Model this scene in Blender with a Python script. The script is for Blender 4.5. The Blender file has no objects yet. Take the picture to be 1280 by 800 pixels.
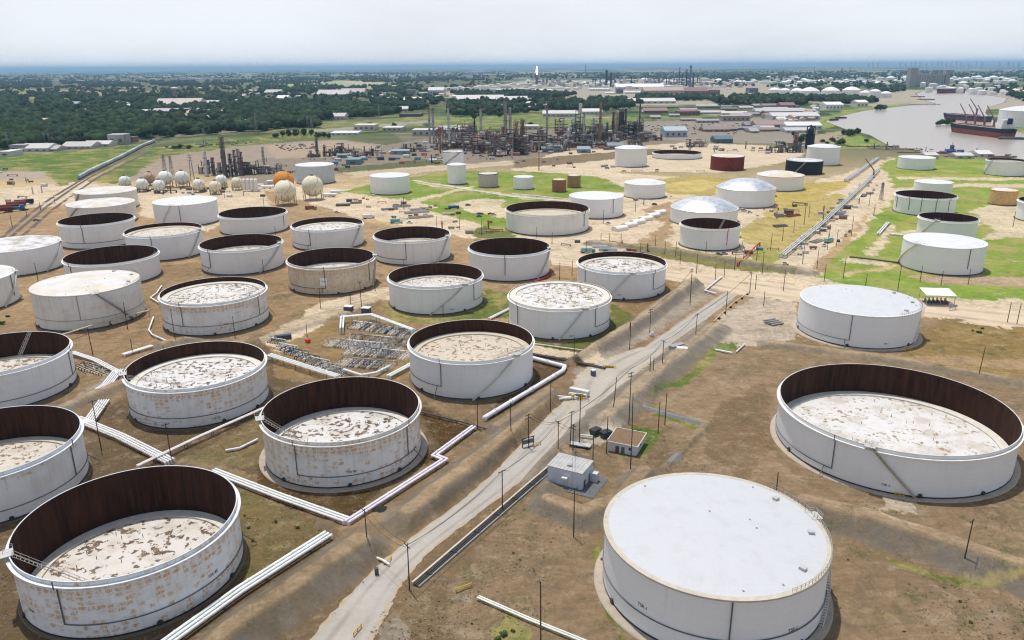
import bpy, math, random
import numpy as np
from mathutils import Vector, Matrix
random.seed(7); RNG = np.random.default_rng(7)
S = bpy.context.scene; COL = S.collection
PI = math.pi
# ------------------------------------------------------------------ camera
F_PX, PITCH, ROLL, CAMH = 956.85, math.radians(18.332), math.radians(-0.3762), 114.4
cd = bpy.data.cameras.new('camera'); cam = bpy.data.objects.new('camera', cd); COL.objects.link(cam)
cd.sensor_fit = 'HORIZONTAL'; cd.sensor_width = 36; cd.lens = F_PX / 1280 * 36
cd.clip_start = 1; cd.clip_end = 300000
cam.matrix_world = Matrix.Translation((0, 0, CAMH)) @ Matrix.Rotation(PI/2 - PITCH, 4, 'X') @ Matrix.Rotation(ROLL, 4, 'Z')
S.camera = cam
# ------------------------------------------------------------------ sky and sun
SUN_EL = math.radians(74); SUN_DIR = Vector((-0.50*math.cos(SUN_EL), 0.866*math.cos(SUN_EL), math.sin(SUN_EL)))
W = bpy.data.worlds.new('World'); S.world = W; W.use_nodes = True
nt = W.node_tree; nt.nodes.clear(); N = nt.nodes.new; L = nt.links.new
sky = N('ShaderNodeTexSky'); sky.sky_type = 'NISHITA'; sky.sun_disc = False
sky.sun_elevation = SUN_EL; sky.sun_rotation = math.atan2(SUN_DIR.x, SUN_DIR.y)
sky.air_density = 1.0; sky.dust_density = 2.0; sky.ozone_density = 1.0
tc = N('ShaderNodeTexCoord'); mp = N('ShaderNodeMapping'); mp.inputs['Scale'].default_value = (1.3, 1.3, 5.5)
nz = N('ShaderNodeTexNoise'); nz.inputs['Scale'].default_value = 2.2; nz.inputs['Detail'].default_value = 7; nz.inputs['Roughness'].default_value = .58
rp = N('ShaderNodeValToRGB'); rp.color_ramp.elements[0].position = .34; rp.color_ramp.elements[0].color = (.80,.80,.80,1)
rp.color_ramp.elements[1].position = .66; rp.color_ramp.elements[1].color = (1,1,1,1)
mx = N('ShaderNodeMix'); mx.data_type = 'RGBA'; mx.inputs['B'].default_value = (8.1, 8.45, 8.9, 1)
bg = N('ShaderNodeBackground'); bg.inputs['Strength'].default_value = .10; wo = N('ShaderNodeOutputWorld')
L(tc.outputs['Generated'], mp.inputs['Vector']); L(mp.outputs['Vector'], nz.inputs['Vector']); L(nz.outputs['Fac'], rp.inputs['Fac'])
sx = N('ShaderNodeSeparateXYZ'); L(tc.outputs['Generated'], sx.inputs[0]); mr = N('ShaderNodeMapRange'); mr.interpolation_type = 'SMOOTHSTEP'
for i_, v_ in enumerate((.10, .55, 1.0, .12)): mr.inputs[i_+1].default_value = v_
L(sx.outputs[2], mr.inputs[0]); mm = N('ShaderNodeMath'); mm.operation = 'MULTIPLY'; L(rp.outputs['Color'], mm.inputs[0]); L(mr.outputs[0], mm.inputs[1]); L(mm.outputs[0], mx.inputs['Factor']); L(sky.outputs['Color'], mx.inputs['A']); L(mx.outputs['Result'], bg.inputs['Color']); L(bg.outputs['Background'], wo.inputs['Surface'])
sl = bpy.data.lights.new('sun', 'SUN'); sl.energy = 3.1; sl.angle = math.radians(.8); sl.color = (1, .955, .89)
so = bpy.data.objects.new('sun', sl); COL.objects.link(so); so.rotation_euler = SUN_DIR.to_track_quat('Z', 'Y').to_euler()
S.view_settings.view_transform = 'Standard'; S.view_settings.look = 'None'; S.view_settings.gamma = 1; S.view_settings.exposure = .2
S.view_settings.use_curve_mapping = False
S.render.engine = 'CYCLES'; cy = S.cycles; cy.use_denoising = True; cy.max_bounces = 6; cy.diffuse_bounces = 3; cy.glossy_bounces = 2; cy.volume_bounces = 0
cy.use_adaptive_sampling = True; cy.adaptive_threshold = .02; cy.filter_width = 1.2
# ------------------------------------------------------------------ picture <-> place
cP, sP, cR, sR = math.cos(PITCH), math.sin(PITCH), math.cos(ROLL), math.sin(ROLL)
def at(px, py, z=0.0):
    "the point of the plane at height z that the photograph shows at px, py"
    a, b = px - 640, py - 400; u = a*cR + b*sR; v = -a*sR + b*cR
    d = (u, F_PX*cP - v*sP, -F_PX*sP - v*cP); k = (z - CAMH) / d[2]
    return d[0]*k, d[1]*k
def height(px, ybase, ytop):
    x, y = at(px, ybase); a, b = px - 640, ytop - 400; v = -a*sR + b*cR; k = -v / F_PX
    return y*(k*cP - sP)/(cP + k*sP) + CAMH
def mpp(px, py):
    x, y = at(px, py); return (y*cP + CAMH*sP) / F_PX
def to_px(x, y, z=0.0):
    z = z - CAMH; f = y*cP - z*sP; u = x/f*F_PX; v = -(y*sP + z*cP)/f*F_PX
    return 640 + u*cR - v*sR, 400 + u*sR + v*cR
def lin(c):
    return tuple(((v/255)/12.92 if v/255 <= .04045 else ((v/255 + .055)/1.055)**2.4) for v in c)
# ------------------------------------------------------------------ mesh builder
class MB:
    def __init__(s): s.v = []; s.f = []; s.sm = []; s.n = 0
    def add(s, v, f, smooth=False):
        s.v.extend(v); s.f.extend([tuple(i + s.n for i in q) for q in f]); s.sm.extend([smooth]*len(f)); s.n += len(v); return s
    def box(s, c, d, rz=0.0):
        ca, sa = math.cos(rz), math.sin(rz); v = []
        for z in (-.5, .5):
            for x, y in ((-.5,-.5),(.5,-.5),(.5,.5),(-.5,.5)):
                X, Y = x*d[0], y*d[1]; v.append((c[0]+X*ca-Y*sa, c[1]+X*sa+Y*ca, c[2]+z*d[2]))
        return s.add(v, [(3,2,1,0),(4,5,6,7),(0,1,5,4),(1,2,6,5),(2,3,7,6),(3,0,4,7)])
    def cyl(s, p, q, r0, r1=None, n=8, caps=True):
        r1 = r0 if r1 is None else r1; p = Vector(p); q = Vector(q); d = (q-p).normalized()
        a = d.orthogonal().normalized(); b = d.cross(a); v = []
        cs = [(math.cos(2*PI*i/n), math.sin(2*PI*i/n)) for i in range(n)]
        v = [tuple(p + (a*c + b*t)*r0) for c, t in cs] + [tuple(q + (a*c + b*t)*r1) for c, t in cs]
        s.add(v, [(i, (i+1) % n, n+(i+1) % n, n+i) for i in range(n)], n > 4)
        if caps: s.add(v[n:], [tuple(range(n))]); s.add(v[:n], [tuple(reversed(range(n)))])
        return s
    def tube(s, pts, r, n=8):
        for a, b in zip(pts, pts[1:]): s.cyl(a, b, r, r, n)
        return s
    def lathe(s, segs, n=64, c=(0,0), a0=0.0, a1=2*PI):
        full = abs(a1-a0-2*PI) < 1e-6; m = n if full else n+1
        an = [a0 + (a1-a0)*i/n for i in range(m)]; cs = [(math.cos(a), math.sin(a)) for a in an]
        for r0, z0, r1, z1 in segs:
            if r1 == 0: 
                v = [(c[0]+x*r0, c[1]+y*r0, z0) for x, y in cs] + [(c[0], c[1], z1)]; f = [(i, (i+1) % m, m) for i in range(n)]
            else:
                v = [(c[0]+x*r0, c[1]+y*r0, z0) for x, y in cs] + [(c[0]+x*r1, c[1]+y*r1, z1) for x, y in cs]
                f = [(i, (i+1) % m, m+(i+1) % m, m+i) for i in range(n)]
            s.add(v, f, True)
        return s
    def sphere(s, c, r, n=12, m=8, sz=1.0, zmin=-1.0):
        an = [math.asin(zmin) + (PI/2 - math.asin(zmin))*j/m for j in range(m+1)]
        v = [(c[0]+r*math.cos(t)*math.cos(2*PI*i/n), c[1]+r*math.cos(t)*math.sin(2*PI*i/n), c[2]+r*sz*math.sin(t)) for t in an for i in range(n)]
        return s.add(v, [(j*n+i, j*n+(i+1) % n, (j+1)*n+(i+1) % n, (j+1)*n+i) for j in range(m) for i in range(n)], True)
    def quad(s, *p): return s.add(list(p), [tuple(range(len(p)))])
    def prism(s, pts, z0, z1):
        n = len(pts); v = [(x, y, z0) for x, y in pts] + [(x, y, z1) for x, y in pts]
        return s.add(v, [tuple(range(n-1, -1, -1)), tuple(range(n, 2*n))] + [(i, (i+1) % n, n+(i+1) % n, n+i) for i in range(n)])
    def mesh(s, name, mat):
        me = bpy.data.meshes.new(name); me.from_pydata([tuple(map(float, p)) for p in s.v], [], s.f)
        me.polygons.foreach_set('use_smooth', s.sm)
        if mat: me.materials.append(mat)
        return me
    def build(s, name, mat, parent=None, color=None, label=None):
        o = bpy.data.objects.new(name, s.mesh(name, mat)); COL.objects.link(o)
        if parent is not None: o.parent = parent
        if color is not None: o.color = (*color[:3], color[3] if len(color) > 3 else 1)
        if label: o['label'] = label
        return o
REFS = []                                   # (phrase, x, y) for telling repeats apart
def thing(name, label, cat, loc, rz=0.0, group=None):
    o = bpy.data.objects.new(name, None); COL.objects.link(o); o.location = loc; o.rotation_euler = (0, 0, rz); o.empty_display_size = .5
    return tag(o, label, cat, group)
def tag(o, label, cat, group=None):
    if label: o['label'] = label
    o['category'] = cat
    if group: o['group'] = group
    return o
def solo(name, mb, mat, label, cat, loc=(0,0,0), rz=0.0, color=None, group=None):
    o = mb.build(name, mat, None, color); o.location = loc; o.rotation_euler = (0, 0, rz); return tag(o, label, cat, group)
def kind(o, k): o['kind'] = k; return o
def dup(o, loc, rz=0.0, parent=None, sc=None):
    c = o.copy(); COL.objects.link(c)
    if parent is None: c.location = loc; c.rotation_euler = (0, 0, rz)
    else: c.parent = parent
    if sc: c.scale = sc
    for k in ('label',): 
        if parent is None and k in c: del c[k]
    for ch in o.children: dup(ch, None, 0, c)
    return c
ORD = 'first second third fourth fifth sixth seventh eighth ninth tenth eleventh twelfth thirteenth fourteenth fifteenth sixteenth seventeenth eighteenth nineteenth twentieth'.split()
def ordinal(i):
    if i < 20: return ORD[i]
    t = ('twenty','thirty','forty','fifty','sixty','seventy','eighty','ninety')[((i+1)//10-2) % 8]; u = (i+1) % 10
    return (t + '-' + ORD[u-1]) if u else {'twenty':'twentieth','thirty':'thirtieth','forty':'fortieth','fifty':'fiftieth','sixty':'sixtieth','seventy':'seventieth','eighty':'eightieth','ninety':'ninetieth'}[t]
def label_by_place(objs, phrase, plural):
    "labels repeats by the landmark each stands nearest to, then by their order from the left there"
    by = {}
    for o in objs:
        x, y = o.location.x, o.location.y; p = min(REFS, key=lambda r: (r[1]-x)**2 + (r[2]-y)**2)[0]; by.setdefault((p, phrase if isinstance(phrase, str) else o['desc']), []).append(o)
    for (p, ph), os_ in by.items():
        os_.sort(key=lambda o: to_px(o.location.x, o.location.y)[0])
        for i, o in enumerate(os_):
            o['label'] = f'{ph} nearest {p}' if len(os_) == 1 else f'{ph} nearest {p}, {ordinal(i)} from the left'
def label_row(objs, phrase):
    objs = sorted(objs, key=lambda o: to_px(o.location.x, o.location.y)[0])
    for i, o in enumerate(objs): o['label'] = f'{phrase}, {ordinal(i)} from the left'
# ------------------------------------------------------------------ materials
class NB:
    "node helper"
    def __init__(s, name, rough=.6, metal=0.0):
        s.m = bpy.data.materials.new(name); s.m.use_nodes = True; s.t = s.m.node_tree; s.b = s.t.nodes['Principled BSDF']
        s.b.inputs['Roughness'].default_value = rough; s.b.inputs['Metallic'].default_value = metal
    def n(s, ty, **kw):
        o = s.t.nodes.new(ty)
        for k, v in kw.items():
            if k in o.inputs: 
                if hasattr(v, 'is_linked'): s.t.links.new(v, o.inputs[k])
                else: o.inputs[k].default_value = v
            else: setattr(o, k, v)
        return o
    def math(s, op, a, b=None, c=None, clamp=False):
        o = s.t.nodes.new('ShaderNodeMath'); o.operation = op; o.use_clamp = clamp
        for i, v in enumerate((a, b, c)):
            if v is None: continue
            if hasattr(v, 'is_linked'): s.t.links.new(v, o.inputs[i])
            else: o.inputs[i].default_value = v
        return o.outputs[0]
    def mix(s, f, a, b, mode='MIX'):
        o = s.t.nodes.new('ShaderNodeMix'); o.data_type = 'RGBA'; o.blend_type = mode; o.clamp_factor = True
        for k, v in (('Factor', f), ('A', a), ('B', b)):
            i = [q for q in o.inputs if q.name == k and q.enabled][0]
            if hasattr(v, 'is_linked'): s.t.links.new(v, i)
            else: i.default_value = v if k == 'Factor' else (*v[:3], 1)
        return [q for q in o.outputs if q.enabled][0]
    def noise(s, vec, scale, detail=4, rough=.55, dim='3D'):
        o = s.n('ShaderNodeTexNoise', Scale=scale, Detail=detail, Roughness=rough)
        if vec is not None: s.t.links.new(vec, o.inputs['Vector'])
        return o.outputs['Fac']
    def ramp(s, f, lo, hi, a=0.0, b=1.0):
        o = s.t.nodes.new('ShaderNodeMapRange'); o.interpolation_type = 'SMOOTHSTEP'
        s.t.links.new(f, o.inputs[0]); 
        for i, v in enumerate((lo, hi, a, b)): o.inputs[i+1].default_value = v
        return o.outputs[0]
    def obj(s): return s.n('ShaderNodeTexCoord').outputs['Object']
    def info(s): return s.n('ShaderNodeObjectInfo')
    def sep(s, v):
        o = s.t.nodes.new('ShaderNodeSeparateXYZ'); s.t.links.new(v, o.inputs[0]); return o.outputs
    def sepc(s, v):
        o = s.t.nodes.new('ShaderNodeSeparateColor'); s.t.links.new(v, o.inputs[0]); return o.outputs
    def comb(s, x, y, z):
        o = s.t.nodes.new('ShaderNodeCombineXYZ')
        for i, v in enumerate((x, y, z)):
            if hasattr(v, 'is_linked'): s.t.links.new(v, o.inputs[i])
            else: o.inputs[i].default_value = v
        return o.outputs[0]
    def out(s, col, bump=None, dist=.1, strength=.5):
        s.t.links.new(col, s.b.inputs['Base Color'])
        if bump is not None:
            o = s.n('ShaderNodeBump', Strength=strength, Distance=dist); s.t.links.new(bump, o.inputs['Height']); s.t.links.new(o.outputs[0], s.b.inputs['Normal'])
        return s.m
def mk_paint(name, rough, var=.16, metal=0.0):
    b = NB(name, rough, metal); i = b.info(); p = b.obj()
    a = b.noise(p, .5, 5, .6); c = b.noise(p, 4, 3, .6)
    f = b.math('ADD', b.math('MULTIPLY', a, var*2), b.math('MULTIPLY_ADD', c, var, 1 - var*1.5))
    rnd = b.math('MULTIPLY_ADD', i.outputs['Random'], .1, .95)
    return b.out(b.mix(1.0, i.outputs['Color'], b.comb(b.math('MULTIPLY', f, rnd), b.math('MULTIPLY', f, rnd), b.math('MULTIPLY', f, rnd)), 'MULTIPLY'))
PAINT = mk_paint('painted_surface', .55); ROUGH = mk_paint('weathered_surface', .85, .3); STEEL = mk_paint('bare_steel', .5, .2, .3); GLASSY = mk_paint('window_glass', .15, .05)
LEAF = mk_paint('leaf_surface', .8, .45)
def mk_shell():
    # object colour: R rust patches, G grime, B tan tint
    b = NB('white_tank_plate', .5); p = b.obj(); i = b.info(); c = b.sepc(i.outputs['Color']); x, y, z = b.sep(p)
    off = b.math('MULTIPLY', i.outputs['Random'], 90)
    u = b.math('MULTIPLY', b.math('ARCTAN2', y, x), 24.0)
    # plate courses and staggered vertical welds
    zc = b.math('DIVIDE', z, 2.42); fz = b.math('FRACT', zc); seam = b.math('LESS_THAN', b.math('ABSOLUTE', b.math('SUBTRACT', fz, .5)), .485)
    row = b.math('FLOOR', zc); uu = b.math('FRACT', b.math('ADD', b.math('DIVIDE', u, 9.4), b.math('MULTIPLY', row, .37)))
    seam2 = b.math('LESS_THAN', b.math('ABSOLUTE', b.math('SUBTRACT', uu, .5)), .496)
    seam = b.math('MULTIPLY', seam, seam2)
    plate = b.noise(b.comb(b.math('FLOOR', b.math('ADD', b.math('DIVIDE', u, 9.4), b.math('MULTIPLY', row, .37))), row, off), 3.3, 0)
    base = b.mix(c[2], (.815, .825, .83), (.66, .57, .43))
    base = b.mix(b.math('MULTIPLY', b.math('SUBTRACT', plate, .5), .32), base, (.60, .64, .66))
    st = b.noise(b.comb(b.math('MULTIPLY', u, .55), off, b.math('MULTIPLY', z, .05)), 1.0, 6, .65)
    bl = b.noise(b.comb(b.math('MULTIPLY', u, .09), off, b.math('MULTIPLY', z, .16)), 1.0, 5, .6)
    grime = b.math('MULTIPLY', b.math('ADD', b.ramp(st, .46, .78), b.math('MULTIPLY', b.ramp(bl, .42, .72), .8)), c[1], clamp=True)
    base = b.mix(grime, base, (.47, .43, .35))
    # rows of peeled rust patches
    wob = b.noise(b.comb(b.math('MULTIPLY', u, .9), off, b.math('MULTIPLY', z, 1.3)), 1.0, 4, .65)
    ru = b.math('ADD', b.math('DIVIDE', u, 1.9), b.math('MULTIPLY', b.math('SUBTRACT', wob, .5), 1.7)); rz = b.math('ADD', b.math('DIVIDE', z, 1.22), b.math('MULTIPLY', b.math('SUBTRACT', wob, .5), 1.2))
    wn = b.n('ShaderNodeTexWhiteNoise'); b.t.links.new(b.comb(b.math('FLOOR', ru), b.math('FLOOR', rz), off), wn.inputs['Vector'])
    big = b.noise(b.comb(b.math('MULTIPLY', u, .06), off, b.math('MULTIPLY', z, .16)), 1.0, 3, .55)
    rect = b.math('MULTIPLY', b.ramp(b.math('ABSOLUTE', b.math('SUBTRACT', b.math('FRACT', ru), .5)), .50, .20), b.ramp(b.math('ABSOLUTE', b.math('SUBTRACT', b.math('FRACT', rz), .5)), .47, .28))
    top = b.math('MULTIPLY', b.ramp(z, 10.4, 11.2), b.ramp(z, 13.6, 13.0))
    f = b.math('ADD', b.math('MULTIPLY', wn.outputs['Value'], .42), b.math('ADD', b.math('MULTIPLY', big, 1.1), b.math('MULTIPLY', top, .48)))
    f = b.math('ADD', f, b.math('MULTIPLY_ADD', c[0], .62, -.66))
    f = b.math('MULTIPLY', b.math('MULTIPLY', b.ramp(f, .78, .98), rect), b.math('GREATER_THAN', c[0], .02))
    f = b.math('MULTIPLY', f, b.ramp(b.noise(b.comb(b.math('MULTIPLY', u, 1.9), off, b.math('MULTIPLY', z, .55)), 1.0, 5, .75), .34, .62, .05, 1.0))
    fine = b.noise(p, 3.0, 4, .7)
    rust = b.mix(fine, (.47, .19, .035), (.64, .36, .12))
    run = b.math('MULTIPLY', b.ramp(b.noise(b.comb(b.math('MULTIPLY', u, 1.7), off, b.math('MULTIPLY', z, .03)), 1.0, 4, .7), .55, .72), b.ramp(b.math('ADD', z, b.math('MULTIPLY', b.noise(b.comb(b.math('MULTIPLY', u, .8), off, 3.), 1.0, 2), 7.)), 10., 16.5))
    base = b.mix(b.math('MULTIPLY', run, b.math('MULTIPLY_ADD', c[1], .9, .12), clamp=True), base, (.40, .28, .16))
    base = b.mix(b.math('MULTIPLY', f, .92), base, rust)
    base = b.mix(b.math('MULTIPLY_ADD', seam, -.14, .14), base, (.28, .28, .27))
    return b.out(base, b.math('MULTIPLY', bl, 1.0), .05, .3)
SHELL = mk_shell()
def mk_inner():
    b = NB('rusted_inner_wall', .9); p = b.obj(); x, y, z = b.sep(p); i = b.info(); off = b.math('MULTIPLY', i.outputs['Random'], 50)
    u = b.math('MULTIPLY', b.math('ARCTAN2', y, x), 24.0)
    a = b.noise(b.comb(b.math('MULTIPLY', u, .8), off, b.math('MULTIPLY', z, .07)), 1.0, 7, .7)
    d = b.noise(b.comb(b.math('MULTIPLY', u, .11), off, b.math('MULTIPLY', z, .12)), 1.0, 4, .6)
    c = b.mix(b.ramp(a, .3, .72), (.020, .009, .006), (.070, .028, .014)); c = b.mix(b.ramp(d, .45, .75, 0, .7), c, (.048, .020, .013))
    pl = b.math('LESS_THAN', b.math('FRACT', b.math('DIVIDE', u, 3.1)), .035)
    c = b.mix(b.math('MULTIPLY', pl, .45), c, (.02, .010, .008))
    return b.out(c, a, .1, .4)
INNER = mk_inner()
def mk_deck():
    # object colour: R how much of the deck is stained, G beige tint, B white-out
    b = NB('buckled_roof_deck', .7); p = b.obj(); i = b.info(); c = b.sepc(i.outputs['Color']); off = b.math('MULTIPLY', i.outputs['Random'], 300)
    va = b.n('ShaderNodeVectorMath', operation='ADD'); b.t.links.new(p, va.inputs[0]); b.t.links.new(b.comb(off, off, 0), va.inputs[1]); q = va.outputs[0]
    w = b.n('ShaderNodeTexNoise', Scale=.32, Detail=3); b.t.links.new(q, w.inputs['Vector'])
    vm = b.n('ShaderNodeVectorMath', operation='MULTIPLY_ADD'); b.t.links.new(w.outputs['Color'], vm.inputs[0]); vm.inputs[1].default_value = (3.2, 3.2, 0); b.t.links.new(q, vm.inputs[2])
    sca = b.math('MULTIPLY', i.outputs['Alpha'], .40); vo = b.n('ShaderNodeTexVoronoi', feature='DISTANCE_TO_EDGE', Scale=sca, Randomness=.95); b.t.links.new(vm.outputs[0], vo.inputs['Vector'])
    vc = b.n('ShaderNodeTexVoronoi', Scale=sca, Randomness=.95); b.t.links.new(vm.outputs[0], vc.inputs['Vector'])
    sel = b.noise(q, .55, 3, .6); sel2 = b.noise(q, .10, 2, .5)
    thr = b.math('MULTIPLY', b.math('MULTIPLY', b.ramp(sel, .50, .62), b.ramp(sel2, .40, .60, .22, 1.1)), b.math('MULTIPLY', c[0], .6))
    m = b.math('SUBTRACT', thr, vo.outputs['Distance']); m = b.ramp(m, 0, .13)
    base = b.mix(c[1], (.655, .65, .64), (.54, .44, .30))
    base = b.mix(b.ramp(b.noise(q, .15, 5, .65), .44, .66, 0, .75), base, (.47, .42, .345))
    base = b.mix(b.ramp(b.sepc(vc.outputs['Color'])[0], .55, 1, 0, .25), base, (.56, .53, .47))
    col = b.n('ShaderNodeValToRGB'); e = col.color_ramp; e.elements[0].color = (.022, .017, .014, 1); e.elements[0].position = .3; e.elements[1].color = (.24, .17, .10, 1); e.elements[1].position = .72
    e.elements.new(.5).color = (.10, .055, .032, 1); b.t.links.new(b.noise(q, .5, 4, .6), col.inputs['Fac'])
    base = b.mix(b.math('MULTIPLY', m, .93), base, b.mix(c[2], col.outputs['Color'], (.46,.35,.20)))
    return b.out(base, b.math('SUBTRACT', vo.outputs['Distance'], b.math('MULTIPLY', m, .3)), .4, .35)
DECK = mk_deck()
def mk_roof():
    # object colour: R grime, G ochre stain, B darker grey that paints weaker light into a roof
    b = NB('steel_tank_roof', .5); p = b.obj(); i = b.info(); c = b.sepc(i.outputs['Color']); off = b.math('MULTIPLY', i.outputs['Random'], 300)
    va = b.n('ShaderNodeVectorMath', operation='ADD'); b.t.links.new(p, va.inputs[0]); b.t.links.new(b.comb(off, off, 0), va.inputs[1]); q = va.outputs[0]
    br = b.n('ShaderNodeTexBrick', Scale=.14); b.t.links.new(q, br.inputs['Vector']); br.inputs['Color1'].default_value = (.70,.71,.73,1); br.inputs['Color2'].default_value = (.69,.70,.72,1); br.inputs['Mortar'].default_value = (.55,.56,.58,1); br.inputs['Mortar Size'].default_value = .008
    base = br.outputs['Color']
    g = b.noise(q, .11, 6, .68); h = b.noise(q, .055, 5, .65)
    base = b.mix(c[2], base, (.485, .495, .51)); base = b.mix(b.math('MULTIPLY', b.ramp(g, .46, .62), c[0]), base, (.30, .27, .23))
    base = b.mix(b.math('MULTIPLY', b.ramp(h, .36, .62), c[1]), base, (.64, .52, .32))
    base = b.mix(b.ramp(b.noise(q, 1.2, 4, .7), .5, .8, 0, .22), base, (.45, .42, .37)); base = b.mix(b.ramp(b.noise(q, .20, 5, .7), .48, .66, 0, .35), base, (.44, .435, .42)); pol = b.sep(p); ang = b.math('ARCTAN2', pol[1], pol[0]); base = b.mix(b.ramp(b.noise(b.comb(b.math('MULTIPLY', ang, 30.), off, 0), 1.0, 4, .6), .5, .75, 0, .16), base, (.40,.37,.32))
    return b.out(base)
ROOF = mk_roof()
def mk_dome():
    b = NB('aluminium_dome_panels', .38, .75); p = b.obj(); g = b.n('ShaderNodeNewGeometry')
    vo = b.n('ShaderNodeTexWhiteNoise'); b.t.links.new(g.outputs['Normal'], vo.inputs['Vector'])
    c = b.mix(vo.outputs['Value'], (.60, .63, .66), (.86, .87, .88)); c = b.mix(b.ramp(b.noise(p, .3, 4), .5, .8, 0, .4), c, (.55, .54, .5))
    return b.out(c)
DOME = mk_dome()
def mk_ground():
    b = NB('earth_and_turf', .95); p = b.obj(); a = b.n('ShaderNodeAttribute', attribute_name='Col'); k = b.n('ShaderNodeAttribute', attribute_name='Mix'); kc = b.sepc(k.outputs['Color'])
    n1 = b.noise(p, .035, 5, .6); n2 = b.noise(p, .35, 6, .65); n3 = b.noise(p, 2.2, 6, .8)
    w = b.n('ShaderNodeTexNoise', Scale=.012, Detail=2); b.t.links.new(p, w.inputs['Vector'])
    vm = b.n('ShaderNodeVectorMath', operation='MULTIPLY_ADD'); b.t.links.new(w.outputs['Color'], vm.inputs[0]); vm.inputs[1].default_value = (60, 60, 0); b.t.links.new(p, vm.inputs[2])
    wv = b.n('ShaderNodeTexNoise', Scale=1.0, Detail=5, Roughness=.6); mp = b.n('ShaderNodeMapping'); b.t.links.new(vm.outputs[0], mp.inputs['Vector']); mp.inputs['Rotation'].default_value = (0,0,.55); mp.inputs['Scale'].default_value = (.045, .8, 1); b.t.links.new(mp.outputs[0], wv.inputs['Vector'])
    v = b.math('ADD', b.math('MULTIPLY', n1, .7), b.math('ADD', b.math('MULTIPLY', n2, .75), b.math('MULTIPLY', n3, .55)))
    v = b.math('ADD', v, b.math('MULTIPLY', b.math('SUBTRACT', wv.outputs['Fac'], .5), .6))
    v = b.math('MULTIPLY_ADD', b.math('SUBTRACT', v, 1.0), 1.15, 1.0)
    v = b.math('MULTIPLY_ADD', b.math('SUBTRACT', v, 1.0), kc[1], 1.0)
    base = b.mix(1.0, a.outputs['Color'], b.comb(v, v, v), 'MULTIPLY')
    # sparse tufts of dry grass and weeds over bare earth
    t = b.math('ADD', b.math('MULTIPLY', b.noise(p, .12, 5, .7), .75), b.math('MULTIPLY', b.noise(p, 1.7, 4, .75), .45))
    base = b.mix(b.math('MULTIPLY', b.ramp(t, .61, .75), b.math('MULTIPLY', kc[0], .85)), base, (.062, .080, .022))
    t2 = b.noise(p, .09, 6, .72)
    base = b.mix(b.math('MULTIPLY', b.ramp(t2, .54, .66), b.math('MULTIPLY', kc[1], .34)), base, (.120, .090, .058))
    t3 = b.math('ADD', b.math('MULTIPLY', b.noise(p, .07, 4, .6), .6), b.math('MULTIPLY', n3, .4))
    tk = b.noise(vm.outputs[0], .030, 3, .5); tk2 = b.noise(p, .055, 3, .5); ln = b.math('MAXIMUM', b.ramp(b.math('ABSOLUTE', b.math('SUBTRACT', tk, .5)), .012, .003), b.ramp(b.math('ABSOLUTE', b.math('SUBTRACT', tk2, .47)), .016, .004))
    base = b.mix(b.math('MULTIPLY', b.math('MULTIPLY', ln, b.ramp(n2, .4, .6, .3, 1)), b.math('MULTIPLY', kc[1], .38)), base, (.10, .075, .05))
    mo = b.noise(p, .19, 7, .75); base = b.mix(b.math('MULTIPLY', b.ramp(mo, .52, .70), b.math('MULTIPLY', kc[1], .45)), base, (.13, .10, .07)); base = b.mix(b.math('MULTIPLY', b.ramp(mo, .48, .34), b.math('MULTIPLY', kc[1], .30)), base, (.47, .38, .26))
    base = b.mix(b.math('MULTIPLY', b.ramp(t3, .55, .68), b.math('MULTIPLY', kc[1], .35)), base, (.44, .38, .29))
    dry = b.math('ADD', b.math('MULTIPLY', b.noise(p, .028, 5, .65), .75), b.math('MULTIPLY', b.noise(p, .22, 4, .7), .35))
    base = b.mix(b.math('MULTIPLY', b.ramp(dry, .50, .68), b.math('MULTIPLY', kc[2], .8)), base, (.36, .29, .12))
    base = b.mix(b.math('MULTIPLY', b.ramp(dry, .50, .36), b.math('MULTIPLY', kc[2], .6)), base, (.07, .13, .025))
    base = b.mix(b.math('MULTIPLY', b.ramp(b.noise(p, .05, 6, .7), .60, .72), b.math('MULTIPLY', kc[2], .7)), base, (.50, .42, .31))
    gr = b.noise(p, 1.1, 8, .85); base = b.mix(b.math('MULTIPLY', b.ramp(gr, .54, .66), b.math('MULTIPLY', kc[1], .5)), base, (.075, .06, .04)); base = b.mix(b.math('MULTIPLY', b.ramp(gr, .45, .34), b.math('MULTIPLY', kc[1], .4)), base, (.50, .43, .33))
    return b.out(base, b.math('ADD', n2, b.math('MULTIPLY', gr, .6)), .45, .8)
GROUND = mk_ground()
def mk_road():
    b = NB('dusty_gravel_road', .92); p = b.obj(); i = b.info()
    w = b.math('ADD', b.math('MULTIPLY', b.noise(p, .06, 5, .6), .5), b.math('ADD', b.math('MULTIPLY', b.noise(p, .7, 5, .7), .4), b.math('MULTIPLY', b.noise(p, 5, 3, .6), .3)))
    w = b.math('ADD', w, .42); c = b.mix(1.0, i.outputs['Color'], b.comb(w, w, w), 'MULTIPLY')
    at_ = b.n('ShaderNodeAttribute', attribute_name='UVr'); x = b.sep(at_.outputs['Vector'])[0]
    tr = b.ramp(b.math('ABSOLUTE', b.math('SUBTRACT', b.math('ABSOLUTE', b.math('SUBTRACT', x, .52)), .21)), .0, .10, 1, 0)
    c = b.mix(b.math('MULTIPLY', tr, b.ramp(b.noise(p, .05, 4, .7), .35, .65, .15, .6)), c, (.24, .20, .165))
    ed = b.ramp(b.math('ABSOLUTE', b.math('SUBTRACT', x, .5)), .34, .5); c = b.mix(b.math('MULTIPLY', ed, b.ramp(b.noise(p, .25, 4, .7), .38, .6)), c, (.40, .30, .19))
    return b.out(c, b.noise(p, 3, 4), .1, .4)
ROAD = mk_road()
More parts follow.
